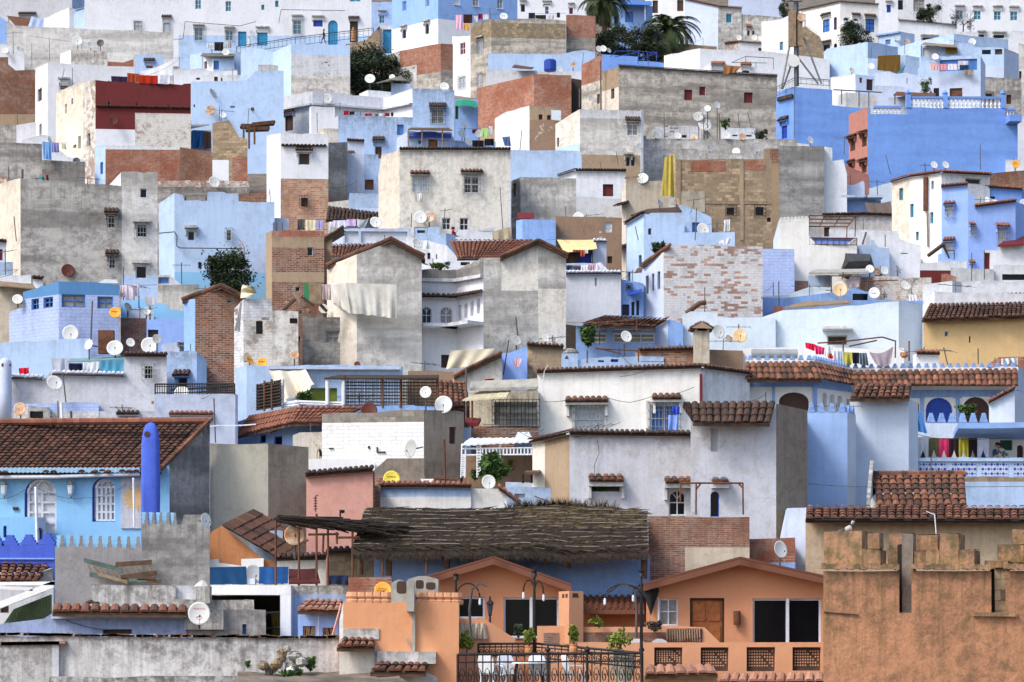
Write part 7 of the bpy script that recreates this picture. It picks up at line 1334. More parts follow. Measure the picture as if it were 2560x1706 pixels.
# washing above the arcade
hz=h; Du=dpt(745)+1.6
for i,(c,rgb,t) in enumerate([([(342,10),(430,25),(430,90),(345,60)],(214,34,70),'crimson cloth'),([(428,30),(520,60),(510,120),(440,118)],(226,60,120),'hot pink cloth'),([(525,50),(600,40),(605,130),(520,130)],(222,222,224),'white cloth'),([(545,112),(602,110),(600,160),(550,155)],(200,60,54),'small red cloth'),([(605,90),(690,92),(680,190),(610,185)],(196,204,220),'pale blue-grey cloth'),([(688,98),(772,102),(775,215),(690,215)],(176,172,76),'olive yellow cloth'),([(770,102),(835,104),(836,205),(778,205)],(26,30,44),'navy black cloth'),([(835,106),(905,106),(925,225),(840,215)],(108,124,140),'slate blue trousers'),([(928,95),(1150,45),(1130,200),(980,195)],(168,156,168),'large mauve grey sheet')]):
    cloth(c,t+' on the line above the arcade parapet',Du,rgb,sag=.15 if i==8 else 0)
bars([(455,15,700,0),(700,0,1050,-40),(1050,-40,1165,-5),(745,45,1000,-10),(690,-5,690,95),(1170,-10,1168,150),(1295,-5,1295,180)],Du,'rusty pergola above the arcade with the washing','rust_pergola','pergola',.03,'rust')
b=MB(); a=PT(-150,112,Du-.5); e=PT(270,115,Du-.5); b.tube([a,e],42/ppm(Du),'tank',18); root=thing('water_tank',a-Vector((0,0,.9)),'grey cylinder water tank above the arcade parapet','water tank'); part(b,'cylinder',root,False); b=MB(); b.box(a+Vector((.4,-.2,-.9)),Vector((.1,0,0)),Vector((0,.4,0)),Vector((0,0,.6)),'steel'); part(b,'cradle',root); b=MB(); b.box(e+Vector((-.6,-.2,-.9)),Vector((.1,0,0)),Vector((0,.4,0)),Vector((0,0,.6)),'steel'); part(b,'cradle',root)
h=H('white chimney block with small tiled hood behind the arcade parapet',[(1330,122,-20),(1360,116,0),(1570,118)],600,'Wt',cop=[(1360,1570,'red')]); h=H('small roof hut with striped tiles and a white bag, far right',[(2020,205,-20),(2120,145,0),(2450,135)],600,'K'); cloth([(2140,160),(2290,150),(2295,215),(2145,220)],'bulging white bag on the far right roof hut',h.D-.4,(200,204,206),name='bag',cat='bag',wave=.12)
mast(1612,55,1650,215,'thin aerial pair before the ochre house',h,.6,yagi=.8); mast(1928,65,1930,210,'rusty pole before the ochre house',h,.6); pot(1250,105,150,34,Du,'Or','flower_pot','potted plant beside the mauve sheet','flower pot'); tree(1250,120,36,25,Du,'leaves of the pot by the mauve sheet','leafm',150,.15,trunk=False,name='pot_plant',cat='plant')
# right gable house of the courtyard pair
T(1,2)
h=H('tall weathered gable house right of the white courtyard',[(-268,800,3),(-98,798),(0,760),(240,662),(496,780)],1600,['Gs','C2:1100,Gs','C2:1100,Gs','Gs:1080,C2'],name='weathered_gable_house')
rake(h,(-110,792),(240,640),'mix',.3); rake(h,(240,640),(512,772),'brown',.3)
roofp(h,(-505,800),(-60,796),(-575,642),(195,640),'red',De=(1.2,1.2),Dr=(4.5,3.6)) 
mast(35,1345,60,1590,'stick pole in front of the tall weathered gable house',h,-1.2)
# =================== row 3, column 0
T(3,0)
h=H('grey cement house front with stepped merlons and a terrace',[(505,325,0),(1300,337),(1302,112),(1660,118),(1690,30),(1925,28)],800,['Gg','Gg','Gd'],name='crenellated_terrace',deep=.4,cap=False)
def stepm(h,xs,hp,w,mats):
    for x in xs:
        p,zt,g=on(h,x); k=1/ppm(p.y); up=Vector((0,0,1)); tw=w*k; e=hp*k/3; b=MB()
        for t,f in enumerate((.70,.62,.56)):
            q=p+up*(zt+e*t-.01)-g.d*tw*.55-g.n*.3
            for z0,z1,ff in ((0,.55,f),(.55,1.,f+.14)): b.box(q+up*e*z0-g.d*tw*(ff-f)/2,g.d*tw*ff,g.n*(.25+.004*t),up*e*(z1-z0)*.995,mats[1])
        part(b,'merlon',h.root); b=MB()
        for t,(a,f) in enumerate(((-.12,.72),(.0,.48),(.08,.34))): b.box(p+up*(zt+e*t-.012)+g.d*tw*a-g.n*.035,g.d*tw*f,g.n*(.03-.004*t),up*e*.99,mats[0])
        part(b,'merlon_side',h.root)
stepm(h,[555+87*i for i in range(9)],110,66,('Gg','Bc')); stepm(h,[1330+66*i for i in range(5)],110,52,('Gg','Bc'))
d(1885,85,72,'white dish with dark bracket on the grey cement corner','dish',yaw=55,pit=10,h=h,off=-.9)
H('sky blue terrace wall with a small rounded niche, left edge',[(-60,52,0),(330,48,55),(420,55)],420,['Bc','Wl'],[(30,130,60,240,'nVa'),(338,150,400,260,'vca')])
h=H('deep blue parapet with big stepped merlons, left edge',[(-60,318,0),(500,300)],600,'Bd',deep=.4)
for x in (-40,90,260,430): 
    p,zt,g=on(h,x); b=MB(); k=1/ppm(p.y)
    for t,f in enumerate((150,118,86,60)): b.box(p+Vector((-f*k/2,0,zt+t*24*k)),Vector((f*k,0,0)),Vector((0,.25-.01*t,0)),Vector((0,0,24.2*k)),'Bd')
    part(b,'merlon',h.root)
pbox(h,-60,428,500,440,.0,.06,'Bp','band')
h=H('white stub wall under the little tiled roof at the left edge',[(-60,560,0),(360,560,40),(490,520)],700,['Wt','Gs'],deep=.3); roofp(h,(-60,640),(350,640),(-60,472),(480,478),'mix',De=-.8,Dr=1.2,tw=.24,th=.4)
h=H('white shed house with slanting beams at the left edge',[(-60,690,0),(490,672,40),(500,680)],930,['Wd'],[(0,840,80,930,'nda')],deep=.5)
b=MB(); Ds=h.D-.8
for (x0,y0,x1,y1) in ((-40,905,490,700),(-40,712,300,730),(-40,680,490,676)): a=PT(x0,y0,Ds); e=PT(x1,y1,Ds); b=MB(); b.box(a,e-a,Vector((0,.2,0)),Vector((0,0,.2 if y1==700 else .1)),'Wt'); part(b,'beam',h.root)
P=[PT(130,900,Ds+.1),PT(470,765,Ds+.1),PT(470,985,Ds+.1),PT(40,1030,Ds+.1)]; b=MB(); n=26
for i in range(n+1): b.tube([P[0].lerp(P[1],i/n),P[3].lerp(P[2],i/n)],.018,'leafd',4)
for j in range(12): b.tube([P[0].lerp(P[3],j/11),P[1].lerp(P[2],j/11)],.018,'leafd',4)
root=thing('lattice_fence',P[3],'dark green diamond lattice fence under the slanting white beam','lattice fence'); part(b,'lattice',root)
b=MB(); o=Vector((0,.06,0)); b.face([p+o for p in P],'Wt'); b.face([p+o*1.5 for p in P][::-1],'Wt'); part(b,'backing',root)
h=H('mould stained white wall under the old ladders',[(832,668,1),(1490,678),(1612,682)],880,'Mw',name='stained_wall',cat='wall'); 
h2=H('plain white wall strip behind the stone chimney post',[(1608,680,1),(1930,682)],860,'Wd')
for (x0,y0,x1,y1,gap,c,lb) in ((770,470,1120,560,130,'oldgreen','old green wooden ladder leaning on the grey terrace wall'),(1060,510,1390,488,120,'woodd','old brown ladder lying behind the green one')):
    Dl=h.D+.5; root=thing('ladder',PT(x0,y0+gap,Dl),lb,'ladder'); b=MB()
    for dy in (0,gap): b=MB(); b.box(PT(x0+dy*.4,y0+dy,Dl),PT(x1+dy*.4,y1+dy*.8,Dl)-PT(x0+dy*.4,y0+dy,Dl),Vector((0,.06,0)),Vector((0,0,.14)),c); part(b,'rail',root)
    for i in range(6): t=(i+.6)/6.3; b=MB(); b.tube([PT(x0+(x1-x0)*t,y0+(y1-y0)*t+10,Dl+.03),PT(x0+(x1-x0)*t+gap*.45,y0+(y1-y0)*t+gap*.9,Dl+.03)],.03,'board',4); part(b,'rung',root)
for i,(x0,y0,x1,y1,c,lb) in enumerate(((900,590,1170,665,'board','bleached plank sloping below the ladders'),(1180,645,1340,655,'oldgreen','green board end right of the ladders'),(1260,628,1430,634,'woodd','thin brown batten right of the ladders'),(1340,655,1470,662,'woodd','short reddish plank at the right of the ladders'))):
    b=MB(); a=PT(x0,y0,h.D+.2); b.box(a,PT(x1,y1,h.D+.2)-a,Vector((0,.1,0)),Vector((0,0,.1)),c); solo(b,'plank',lb,'plank')
b=MB(); b.tube([PT(790,845,h.D-.5),PT(840,825,h.D-.5),PT(900,845,h.D-.6),PT(850,850,h.D-.7)],.06,'dark',5); solo(b,'cable_coil','dark cable coil at the foot of the stained wall','cable')
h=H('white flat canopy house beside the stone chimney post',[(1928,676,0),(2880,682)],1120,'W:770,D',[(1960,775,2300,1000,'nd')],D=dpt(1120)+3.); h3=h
root=thing('porch_frame',PT(2640,1140,dpt(1120)+1),'white porch frame with a square pillar, lower left centre','porch'); b=MB(); Dq=dpt(1120)+1; a=PT(1928,765,Dq); b.box(a,PT(2670,768,Dq)-a,Vector((0,2,0)),Vector((0,0,(765-675)/ppm(Dq))),'Wt'); part(b,'beam',root); b=MB(); a=PT(2572,1142,Dq+.004); b.box(a,Vector((98/ppm(Dq),0,0)),Vector((0,1.5,0)),Vector((0,0,(1142-768)/ppm(Dq))),'Wt'); part(b,'pillar',root)
for y in (940,1080): b=MB(); b.tube([PT(2350,y,Dq+.2),PT(2580,y-12,Dq+.2)],.04,'iron',6); part(b,'rail',root)
cloth([(2365,950),(2440,950),(2440,1085),(2372,1080)],'dark red cloth hanging in the white porch',Dq+.6,(70,24,36)); cloth([(2350,1085),(2420,1085),(2420,1140),(2350,1140)],'bright red cushion on the porch floor',Dq+.5,(176,40,48),name='cushion',cat='cushion'); cloth([(2490,915),(2570,915),(2570,1140),(2495,1140)],'olive curtain in the white porch',Dq+.8,(104,92,40),name='curtain',cat='curtain')
h=H('pale violet wall with a tiled coping and dark slot window, lower left',[(-60,1060,0),(20,1030),(400,985),(480,935),(1712,942)],1135,'Bw',[(942,1082,1210,1125,'nd')]); roofp(h,(478,925),(1716,935),(490,858),(1722,872),'mix',De=-.55,Dr=.1,tw=.26,th=.5); pbox(h,480,940,1700,985,.0,.12,'Wl','moulding')
wire([(600,990),(700,1030),(960,1085)],'thin cable on the pale violet wall',h.D-.1,.012,'iron',8)
h=H('old mossy grey ruin wall with a recess, lower left centre',[(1612,805,0),(2330,812),(2334,900),(2440,905)],1130,'M:900,Gd',[(2225,1035,2262,1130,'nB')],name='ruin_wall',cat='wall'); pbox(h,1700,900,2060,1085,.0,.25,'M','pier')
b=MB(); Dc=h.D-.6; k=1/ppm(Dc); c=PT(1860,840,Dc); b.box(PT(1797,845,Dc),Vector((126*k,0,0)),Vector((0,.5,0)),Vector((0,0,158*k)),'M'); b.lathe(PT(1860,690,Dc+.25),[(78*k,0),(70*k,14*k),(40*k,42*k),(14*k,58*k)],'M',8); root=thing('chimney',c,'stubby mossy stone chimney post, lower left','chimney'); part(b,'stack',root)
mark(d(1828,940,110,'large white dish with faint red lettering in the lower left','dish',yaw=8,pit=12,h=h,off=-1.6,base=PT(0,1085,h.D).z),(196,120,124),.45,1.,.17,12,-.35)
H('blue wall behind the blue tarpaulin, lower left centre',[(1925,520,1),(2350,505)],700,'Bn')
cloth([(1928,512),(2260,505),(2270,670),(1928,670)],'dark teal blue tarpaulin left of a white dish',dpt(900),(30,68,106),name='tarpaulin',cat='tarpaulin',wave=.03)
h=H('orange stucco gable house with red tiled slope, left of centre',[(1925,200,2),(2035,130),(2100,180),(2420,440),(2560,460)],720,'Or',name='orange_stucco_house')
b=MB(); A=PT(2040,128,h.D-.3); E=PT(2540,420,h.D-.3); tiles(b,E,E+Vector((.6,2.8,.6)),A,A+Vector((.6,2.8,.6)),'brown',th=.3); part(b,'tiled_roof',h.root)
H('pink and white wall foot before the orange stucco house',[(1928,442,1),(2010,438),(2000,470),(2215,500),(2210,436),(2420,430)],760,'Wt')
d(2320,578,92,'white dish over the dark teal tarpaulin','dish',yaw=30,h=h3,off=-.6); b=MB(); b.box(PT(2165,670,h3.D-.9),Vector((.55,0,.0)),Vector((0,.4,0)),Vector((0,0,.17)),'white'); solo(b,'white_box','small white box beside the dish on the canopy','box')
hf=H('long peeling white boundary wall along the bottom left',[(-60,1132,0),(1200,1150),(3128,1162)],1480,'Mw',name='boundary_wall',cat='wall',deep=.6,jit=.05)
b=MB(); rg=random.Random(3); p0,_,g=on(hf,-50)
for i in range(60):
    x=-50+i*52+rg.uniform(-15,15); p,zt,g=on(hf,x); q=p+Vector((0,-.06,zt-.01)); b.box(q,Vector((.38*rg.uniform(.6,1.15),0,rg.uniform(-.02,.02))),Vector((0,.4,0)),Vector((0,0,.07*rg.uniform(.7,1.2))),rg.choice(('Kd','K','M','brown')))
part(b,'brick_capping',hf.root)
h=H('lower peeling wall piece with brick capping, bottom left corner',[(-60,1226,0),(478,1218),(480,1222),(540,1226)],1500,['Mw','Wd'],name='boundary_wall',cat='wall',deep=.3); b=MB()
for i in range(10): p,zt,g=on(h,-40+i*52); b.box(p+Vector((0,-.05,zt-.01)),Vector((.5,0,0)),Vector((0,.3,0)),Vector((0,0,.09)),'Kd' if i%3 else 'K')
part(b,'brick_capping',h.root)
h=H('low front wall with dark ledge at the bottom left edge',[(450,1516,0),(2250,1508),(2255,1530),(2420,1540)],1600,'Mw',name='boundary_wall',cat='wall',deep=2.5)
# =================== row 3, column 1
T(3,1)
def ground(c,zs,mat,label,name):
    P=[PT(x,y,D_) for (x,y,D_) in c]; b=MB(); n=14; rg=random.Random(6); g=[]
    for j in range(n+1): g.append([P[0].lerp(P[1],i/n).lerp(P[3].lerp(P[2],i/n),j/n)+Vector((0,0,rg.uniform(-.04,.04))) for i in range(n+1)])
    for j in range(n):
        for i in range(n): b.face([g[j][i],g[j][i+1],g[j+1][i+1],g[j+1][i]],mat)
    tag(b.build(name),kind='structure',label=label)
Dg=dpt(1480)-.05
ground([(-170,1478,Dg),(1250,1475,Dg),(1500,1640,Dg-6),(-170,1640,Dg-6)],0,'soil','dirt strip along the foot of the peeling boundary wall','dirt_strip')
rg=random.Random(15); sl_=['big ochre boulder on top of the rubble heap','ochre stone below the top of the rubble heap','grey block beside the rubble heap','tan boulder at the left end of the rubble heap','small white stone in the rubble heap','flat grey slab leaning on the rubble heap','brown lump low in the rubble heap','pale rubble piece at the right of the heap','broken cement chunk under the heap','yellowish stone in the middle of the heap','little dark stone at the foot of the heap','white plaster lump at the foot of the heap']
for i,(x,y,r,m) in enumerate([(240,1305,48,'stone'),(235,1350,45,'stone'),(290,1262,35,'cement'),(70,1415,52,'stone'),(285,1375,36,'white'),(360,1330,60,'cement'),(190,1400,55,'stone'),(420,1380,55,'cement'),(330,1420,60,'cement'),(150,1440,50,'stone'),(120,1475,40,'cementd'),(315,1460,40,'white')]):
    p=PT(x,y,Dg-.9-.1*(i%4)); r*=1/ppm(Dg); b=MB(); pr=[]
    for j in range(7):
        a=-1.57+j*.5236; pr.append((r*math.cos(a)*rg.uniform(.85,1.15)+.001,r*math.sin(a)*.85))
    b.lathe(p,pr,m,9); b.v=[(v[0]+rg.uniform(-.1,.1)*r,v[1]+rg.uniform(-.1,.1)*r,v[2]+rg.uniform(-.1,.1)*r) for v in b.v]; solo(b,'rubble_stone',sl_[i],'stone','stones of the rubble heap',smooth=True)
tree(500,1390,50,60,Dg-1.,'green weed sprouting right of the rubble heap','leafm',400,.15,trunk=False,name='weed',cat='weed'); tree(330,1490,110,40,Dg-1.6,'low green weeds at the foot of the rubble heap','leafm',700,.15,trunk=False,name='weed',cat='weed'); tree(-75,1395,25,30,Dg-.4,'tiny tuft on the peeling wall ledge','leafm',100,.12,trunk=False,name='weed',cat='weed')
h=H('upper whitewashed step wall with tiled hood beside the orange wall',[(764,1230,2),(1086,1232,28),(1170,1300)],1575,['Cp','Gl'],name='step_wall',cat='wall',deep=1.5); roofp(h,(740,1245),(1090,1250),(800,1160),(1086,1168),'mix',De=-.5,Dr=.2,tw=.2,th=.4); b=MB(); p=PT(790,1165,h.D); b.box(PT(800,1172,h.D+.1),PT(1130,1172,h.D+.1)-PT(800,1172,h.D+.1),Vector((0,1,0)),Vector((0,0,.28)),'Gl'); part(b,'cement_cap',h.root)
h=H('lower whitewashed step wall with tiled hood beside the orange wall',[(1080,1470,2),(1560,1470,28),(1668,1530)],1620,['Cp','Gl'],name='step_wall',cat='wall',deep=1.5); roofp(h,(1046,1470),(1560,1476),(1120,1388),(1590,1390),'mix',De=-.5,Dr=.3,tw=.2,th=.4); b=MB(); a=PT(1110,1395,h.D+.2); b.box(a,PT(1650,1400,h.D+.2)-a,Vector((0,1,0)),Vector((0,0,.32)),'Gl'); part(b,'cement_cap',h.root)
h=H('tall orange garden wall with clay pot battlements',[(765,1000,-30),(800,830,1),(1862,838)],1560,['Gl','O'],name='orange_wall',cat='wall'); 
for i in range(14):
    x=895+i*72
    if 1225<x<1480: continue
    p,zt,g=on(h,x); b=MB(); b.lathe(p+Vector((0,.3,zt-.05)),[(.19,0),(.22,.1),(.16,.14),(.22,.2),(.2,.32)],'Op',10); part(b,'clay_cap',h.root)
pbox(h,1435,900,1462,1340,.0,.12,'cement','flue'); pbox(h,1385,640,1455,920,.0,.4,'cement','flue')
def chim(x0,y0,x1,y1,Dc,label,holes):
    k=1/ppm(Dc); root=thing('chimney',PT((x0+x1)/2,y1,Dc),label,'chimney'); b=MB(); w=(x1-x0)*k; hh=(y1-y0)*k; a=PT(x0,y1,Dc); n=8
    pr=[(0,0),(w,0)]+[(w*(1-i/n),hh*(.84+.16*math.sin(3.1416*i/n))) for i in range(n+1)]
    for yy,s_ in ((0,1),(.9,-1)): f=[a+Vector((u,yy,v)) for u,v in pr]; b.face(f if s_>0 else f[::-1],'cement')
    for i in range(len(pr)): p_,q_=pr[i],pr[(i+1)%len(pr)]; b.face([a+Vector((p_[0],0,p_[1])),a+Vector((p_[0],.9,p_[1])),a+Vector((q_[0],.9,q_[1])),a+Vector((q_[0],0,q_[1]))],'cement')
    part(b,'stack',root)
    for (u0,v0,u1,v1) in holes:
        b=MB(); c=PT(u0,v1,Dc-.006); cx,cz=(u1-u0)*k/2,(v1-v0)*k/2; c=c+Vector((cx,0,cz)); b.face([c+Vector((cx*math.copysign(abs(math.cos(t*.3927))**.5,math.cos(t*.3927)),-.0,cz*math.copysign(abs(math.sin(t*.3927))**.5,math.sin(t*.3927)))) for t in range(16)][::-1],'dark'); part(b,'smoke_hole',root)
chim(1240,625,1392,845,h.D+.1,'left grey cement chimney with a sooty opening on the orange wall',[(1290,640,1385,755)]); chim(1392,592,1672,790,h.D+.35,'right grey cement chimney with two sooty openings on the orange wall',[(1465,630,1540,710),(1560,650,1648,718)])
cloth([(1365,1140),(1378,1145),(1420,1240),(1405,1250)],'white rag strip on the orange garden wall',h.D-.04,(200,196,190),name='rag',cat='rag',wave=.01)
h=H('small violet-blue house with tiled fringe and woven window screens',[(385,905,1),(752,900,20),(790,905)],1155,['Bp'],[(430,1052,545,1150,'nk'),(612,1068,722,1150,'nk')],deep=1.2); roofp(h,(378,905),(772,910),(480,815),(800,822),'or',De=-.4,Dr=.8,tw=.2,th=.5); 
for x0,x1,y0,y1 in ((432,543,1056,1148),(614,720,1072,1148)):
    b=MB(); p0,_,g=on(h,x0); rg=random.Random(x0)
    for i in range(12): a=PT(x0+(x1-x0)*i/11,y1,p0.y+.05); e=PT(min(max(x0+(x1-x0)*i/11+rg.uniform(-30,30),x0),x1),y0,p0.y+.05); b.tube([a,e],.02,'board',4)
    part(b,'twig_screen',h.root)
wire([(785,845),(700,1150)],'pink conduit at the corner of the orange wall',h.D-.5,.03,'P'); wire([(650,860),(575,960),(570,1150)],'white cable on the small violet-blue house',h.D-.1,.012,'white')
H('blue-grey blotched wall behind the porch frame',[(318,690,1),(856,684)],960,'M:760,Bn'); h=H('raw brick wall with cement joints behind the orange wall',[(848,606,1),(1240,600),(1250,640)],1050,'K'); mark(d(1165,730,86,'yellow-orange dish with dark lettering behind the orange wall','disho',yaw=5,h=h,off=-1.,base=PT(0,830,h.D).z),(70,56,20),.0,1.5,.2,12)
cloth([(30,508),(298,508),(298,665),(32,668)],'bright blue tarpaulin right of the white dish',dpt(900),(40,86,142),name='tarpaulin',cat='tarpaulin',wave=.03); slab([(300,545),(560,540),(590,665),(300,668)],'maroon cloth cover beside the bright blue tarpaulin',[dpt(900)+1,dpt(900)+1,dpt(900)-.5,dpt(900)-.5],clothmat((84,44,44)),'cloth_cover','cloth cover',th=.05); cloth([(660,590),(852,586),(850,670),(662,668)],'navy plastic sheet on the roof behind the violet house',dpt(900),(44,54,84),name='plastic_sheet',cat='plastic sheet')
h=H('white low house with brown tiled lip under the dead reed pergola',[(186,442,1),(642,432)],720,'Wo',cop=[(186,642,'dark')]); d(355,222,106,'large white dish with rusty smears under the reed pergola','dishr',yaw=5,h=h,off=-1.,base=PT(0,430,h.D).z); H('pale blue wall behind the rusty smeared dish',[(-60,190,1),(215,172),(245,180)],600,'B',[(246,290,320,405,'nB')])
h=H('rubble stone house end wall under the thatch',[(650,385,1),(1085,372)],800,'S',cop=[(620,1085,'dark')]); H('rough blue wall in the shade of the thatch',[(1082,355,1),(1450,330),(2420,340)],820,'Bm')
bars([(x,y,x,680) for x,y in ((180,60),(393,140),(555,20),(660,140),(885,170))]+[(480,212,760,208),(620,210,612,380),(740,190,742,300),(750,240,950,238),(1165,345,1160,590),(1565,330,1562,570)],dpt(800)-1.2,'rusty iron posts under the dead reed pergola','rust_frame_posts','metal frame',.035,'rust')
# thatch
Dt=dpt(830); root=thing('thatched_canopy',PT(1600,580,Dt),'long dark brushwood thatch canopy across the lower centre','thatched canopy')
A=[PT(880,345,Dt-1.),PT(1300,345,Dt-1.),PT(2020,345,Dt-1.),PT(2590,335,Dt-1.),PT(2900,375,Dt-1.),PT(3600,350,Dt-1.)]; B_=[PT(1000,-6,Dt+2.4),PT(1300,-4,Dt+2.4),PT(2020,2,Dt+2.4),PT(2590,-20,Dt+2.4),PT(2900,-24,Dt+2.4),PT(3590,6,Dt+2.4)]
def tq(u,v):
    f=u*5; i=min(4,int(f)); f-=i; return A[i].lerp(A[i+1],f).lerp(B_[i].lerp(B_[i+1],f),v)
b=MB(); rg=random.Random(9); n,m=60,16; g=[[tq(i/n,j/m)+Vector((0,0,rg.uniform(-.05,.05)+(.07 if j%2 else -.05))) for i in range(n+1)] for j in range(m+1)]
for j in range(m):
    for i in range(n): b.face([g[j][i],g[j][i+1],g[j+1][i+1],g[j+1][i]],'thatch'); b.face([p-Vector((0,0,.22)) for p in (g[j+1][i],g[j+1][i+1],g[j][i+1],g[j][i])],'thatch')
for i in range(n): b.face([g[0][i],g[0][i+1],g[0][i+1]-Vector((0,0,.22)),g[0][i]-Vector((0,0,.22))],'thatch')
for i in range(15000):
    u=rg.random()*.975; v=rg.random(); p=tq(u,v)+Vector((0,-.03,rg.uniform(.0,.1))); dv=(tq(min(1,u+.01),v)-tq(u,v)).normalized()*rg.uniform(.15,.5)+Vector((0,rg.uniform(-.2,.2),rg.uniform(-.12,.06))); w_=Vector((0,0,.02)); lt=rg.random()<(.5 if u>.52 and v>.5 else .03)
    b.face([p-w_,p+dv-w_*.3,p+dv+w_*.3,p+w_],'thatchl' if lt else 'thatch')
for i in range(900):
    u=rg.random(); p=tq(u,0)+Vector((0,0,-.1)); b.face([p,p+Vector((.03,0,0)),p+Vector((rg.uniform(-.1,.1),-.05,-rg.uniform(.1,.32)))],'thatch')
for i in range(700):
    u=.5+.42*rg.random(); p=tq(u,1.)+Vector((0,0,0)); b.face([p,p+Vector((.03,0,0)),p+Vector((rg.uniform(-.25,.25),0,rg.uniform(.1,.42)))],'thatchl')
part(b,'brushwood',root)
for j in range(9):
    v=.04+j*.11; b=MB(); b.tube([tq(u/20,v)+Vector((0,-.05,.1+.02*math.sin(u*1.3+j*2))) for u in range(21)],.017,'pale_pole',4); part(b,'tie_pole',root)
for x,y1,r in ((1215,590,.1),(1745,520,.11),(955,580,.09),(2660,480,.1),(2860,520,.1),(3558,620,.1)): b=MB(); b.tube([PT(x,y1,Dt-.6),PT(x+8,330,Dt-.6)],r,'woodd',7); part(b,'post',root)
root=thing('reed_pergola',PT(180,680,Dt-.4),'dead reed bundle pergola running left from the thatch','pergola'); b=MB()
for i in range(260):
    u=rg.random(); x=160+820*u; y=55+70*u+rg.uniform(-28,40); a=PT(x,y,Dt-.6+rg.uniform(-.5,1)); b.tube([a,a+Vector((rg.uniform(.5,1.6),rg.uniform(-.2,.2),-.10+rg.uniform(-.14,.1)))],.025,'reed' if rg.random()<.7 else 'thatch',3,False)
part(b,'reeds',root); b=MB(); b.tube([PT(160,75,Dt-.6),PT(990,150,Dt-.6)],.05,'rust',5); part(b,'beam',root)
# =================== row 3, column 2
T(3,2)
h=H('stacked thin brick pier and tan panel right of the thatch',[(1252,42,1),(1588,40),(1590,48,0),(2176,50),(2180,52)],720,['Kl:700,Kl','Kl:330,Tc'],name='brick_house'); h.root['label']='thin coursed brick wall with a tan panel right of the thatch'
H('red brick wall with blue foot behind the right dish',[(2168,255,1),(2600,240)],640,'K:470,Bm'); d(2460,352,84,'white dish above the right orange gable roof','dish',yaw=35,h=LAST,off=-1.2,base=PT(0,600,dpt(640)).z)
H('bright blue terrace wall with exposed bricks at the top, under the thatch',[(-100,352,1),(1268,352)],780,'K:405,Bm')
def gable(pts,Dg,label,win,name='orange_gable_house'):
    return H(label,pts,1568,'Oh',win,name=name,D=Dg,deep=7.5,jit=.0)
DG=dpt(1480)+4.0
h=gable([(-770,610,0),(-170,430),(530,690)],DG,'orange house left of the pair, with a shallow gable roof',[(-500,785,-250,982,'wl'),(-78,790,430,1160,'wl')])
def metalroof(h,L,P,R_,out=.6,back=7.5):
    a,c,e=[PT(x,y,h.D-out) for x,y in (L,P,R_)]; up=Vector((0,0,1))
    for s_,(p,q) in enumerate(((a,c),(c,e))):
        b=MB(); dd=(q-p); n=26; m=14; nr=Vector((-dd.z,0,dd.x)).normalized()*(1 if dd.x>0 else -1); bk=Vector((0,back+out,0))
        for j in range(m):
            v0,v1=j/m,(j+1)/m
            pa,pb,pc,pd=p+bk*v0+nr*.05,q+bk*v0+nr*.05,q+bk*v1+nr*.0,p+bk*v1+nr*.0
            b.face([pa,pb,pc,pd],'choc',[((j*.37+s_*.2)%1,0)]*4); b.face([pa,pb,pb-nr*.06,pa-nr*.06],'choc',[(.2,0)]*4)
        b.box(p-up*.02,dd,Vector((0,.06,0)),-up*.17,'choc',(.3,0)); b.face([p+bk,q+bk,q-up*.1,p-up*.1][::-1],'Oh')
        part(b,'metal_roof',h.root)
metalroof(h,(-800,610),(-170,425),(545,680))
h2=gable([(1232,700,0),(2095,446),(3000,690)],DG+.3,'orange house right of the pair, with a brown wooden door',[(1350,800,1526,1050,'wlm'),(1634,795,1950,1250,'KOq'),(2210,800,2838,1220,'wl')])
metalroof(h2,(1205,672),(2095,430),(3040,640))
b=MB()
for hh,x,y0,y1 in ((h,175,790,1160),(h2,2530,800,1215)): pbox(hh,x-13,y0,x+13,y1,-.12,.02,'white','mullion')
pbox(h,-60,1150,430,1166,-.1,.05,'white','sill'); pbox(h2,1338,790,1352,1056,.0,.02,'white','jamb')
for hh,x,y in ((h,-170,470),(h2,2090,490)): pbox(hh,x-14,y-14,x+14,y+18,.0,.5,'Oh','purlin_end')
h4=H('connecting orange wall with a wavy brown metal roof between the gable houses',[(500,920,0),(1260,920)],1568,'Oh',D=DG+1.5); b=MB(); A=PT(650,905,DG+.7); B2=PT(1215,905,DG+.7); C2=PT(650,668,DG+4.); E2=PT(1215,668,DG+4.); m=9; n=44
for j in range(m):
    for i in range(n):
        def q(i,v,l): return A.lerp(B2,i/n).lerp(C2.lerp(E2,i/n),v)+Vector((0,0,l+.05*math.sin(i*1.4)))
        b.face([q(i,j/m,.06),q(i+1,j/m,.06),q(i+1,(j+1)/m,0),q(i,(j+1)/m,0)],'choc',[((j*.31)%1,0)]*4); b.face([q(i,j/m,.0),q(i+1,j/m,.0),q(i+1,j/m,.06),q(i,j/m,.06)],'choc',[(.1,0)]*4)
b.box(A-Vector((0,.05,.12)),B2-A,Vector((0,.05,0)),Vector((0,0,.13)),'choc',(.3,0)); part(b,'metal_roof',h4.root)
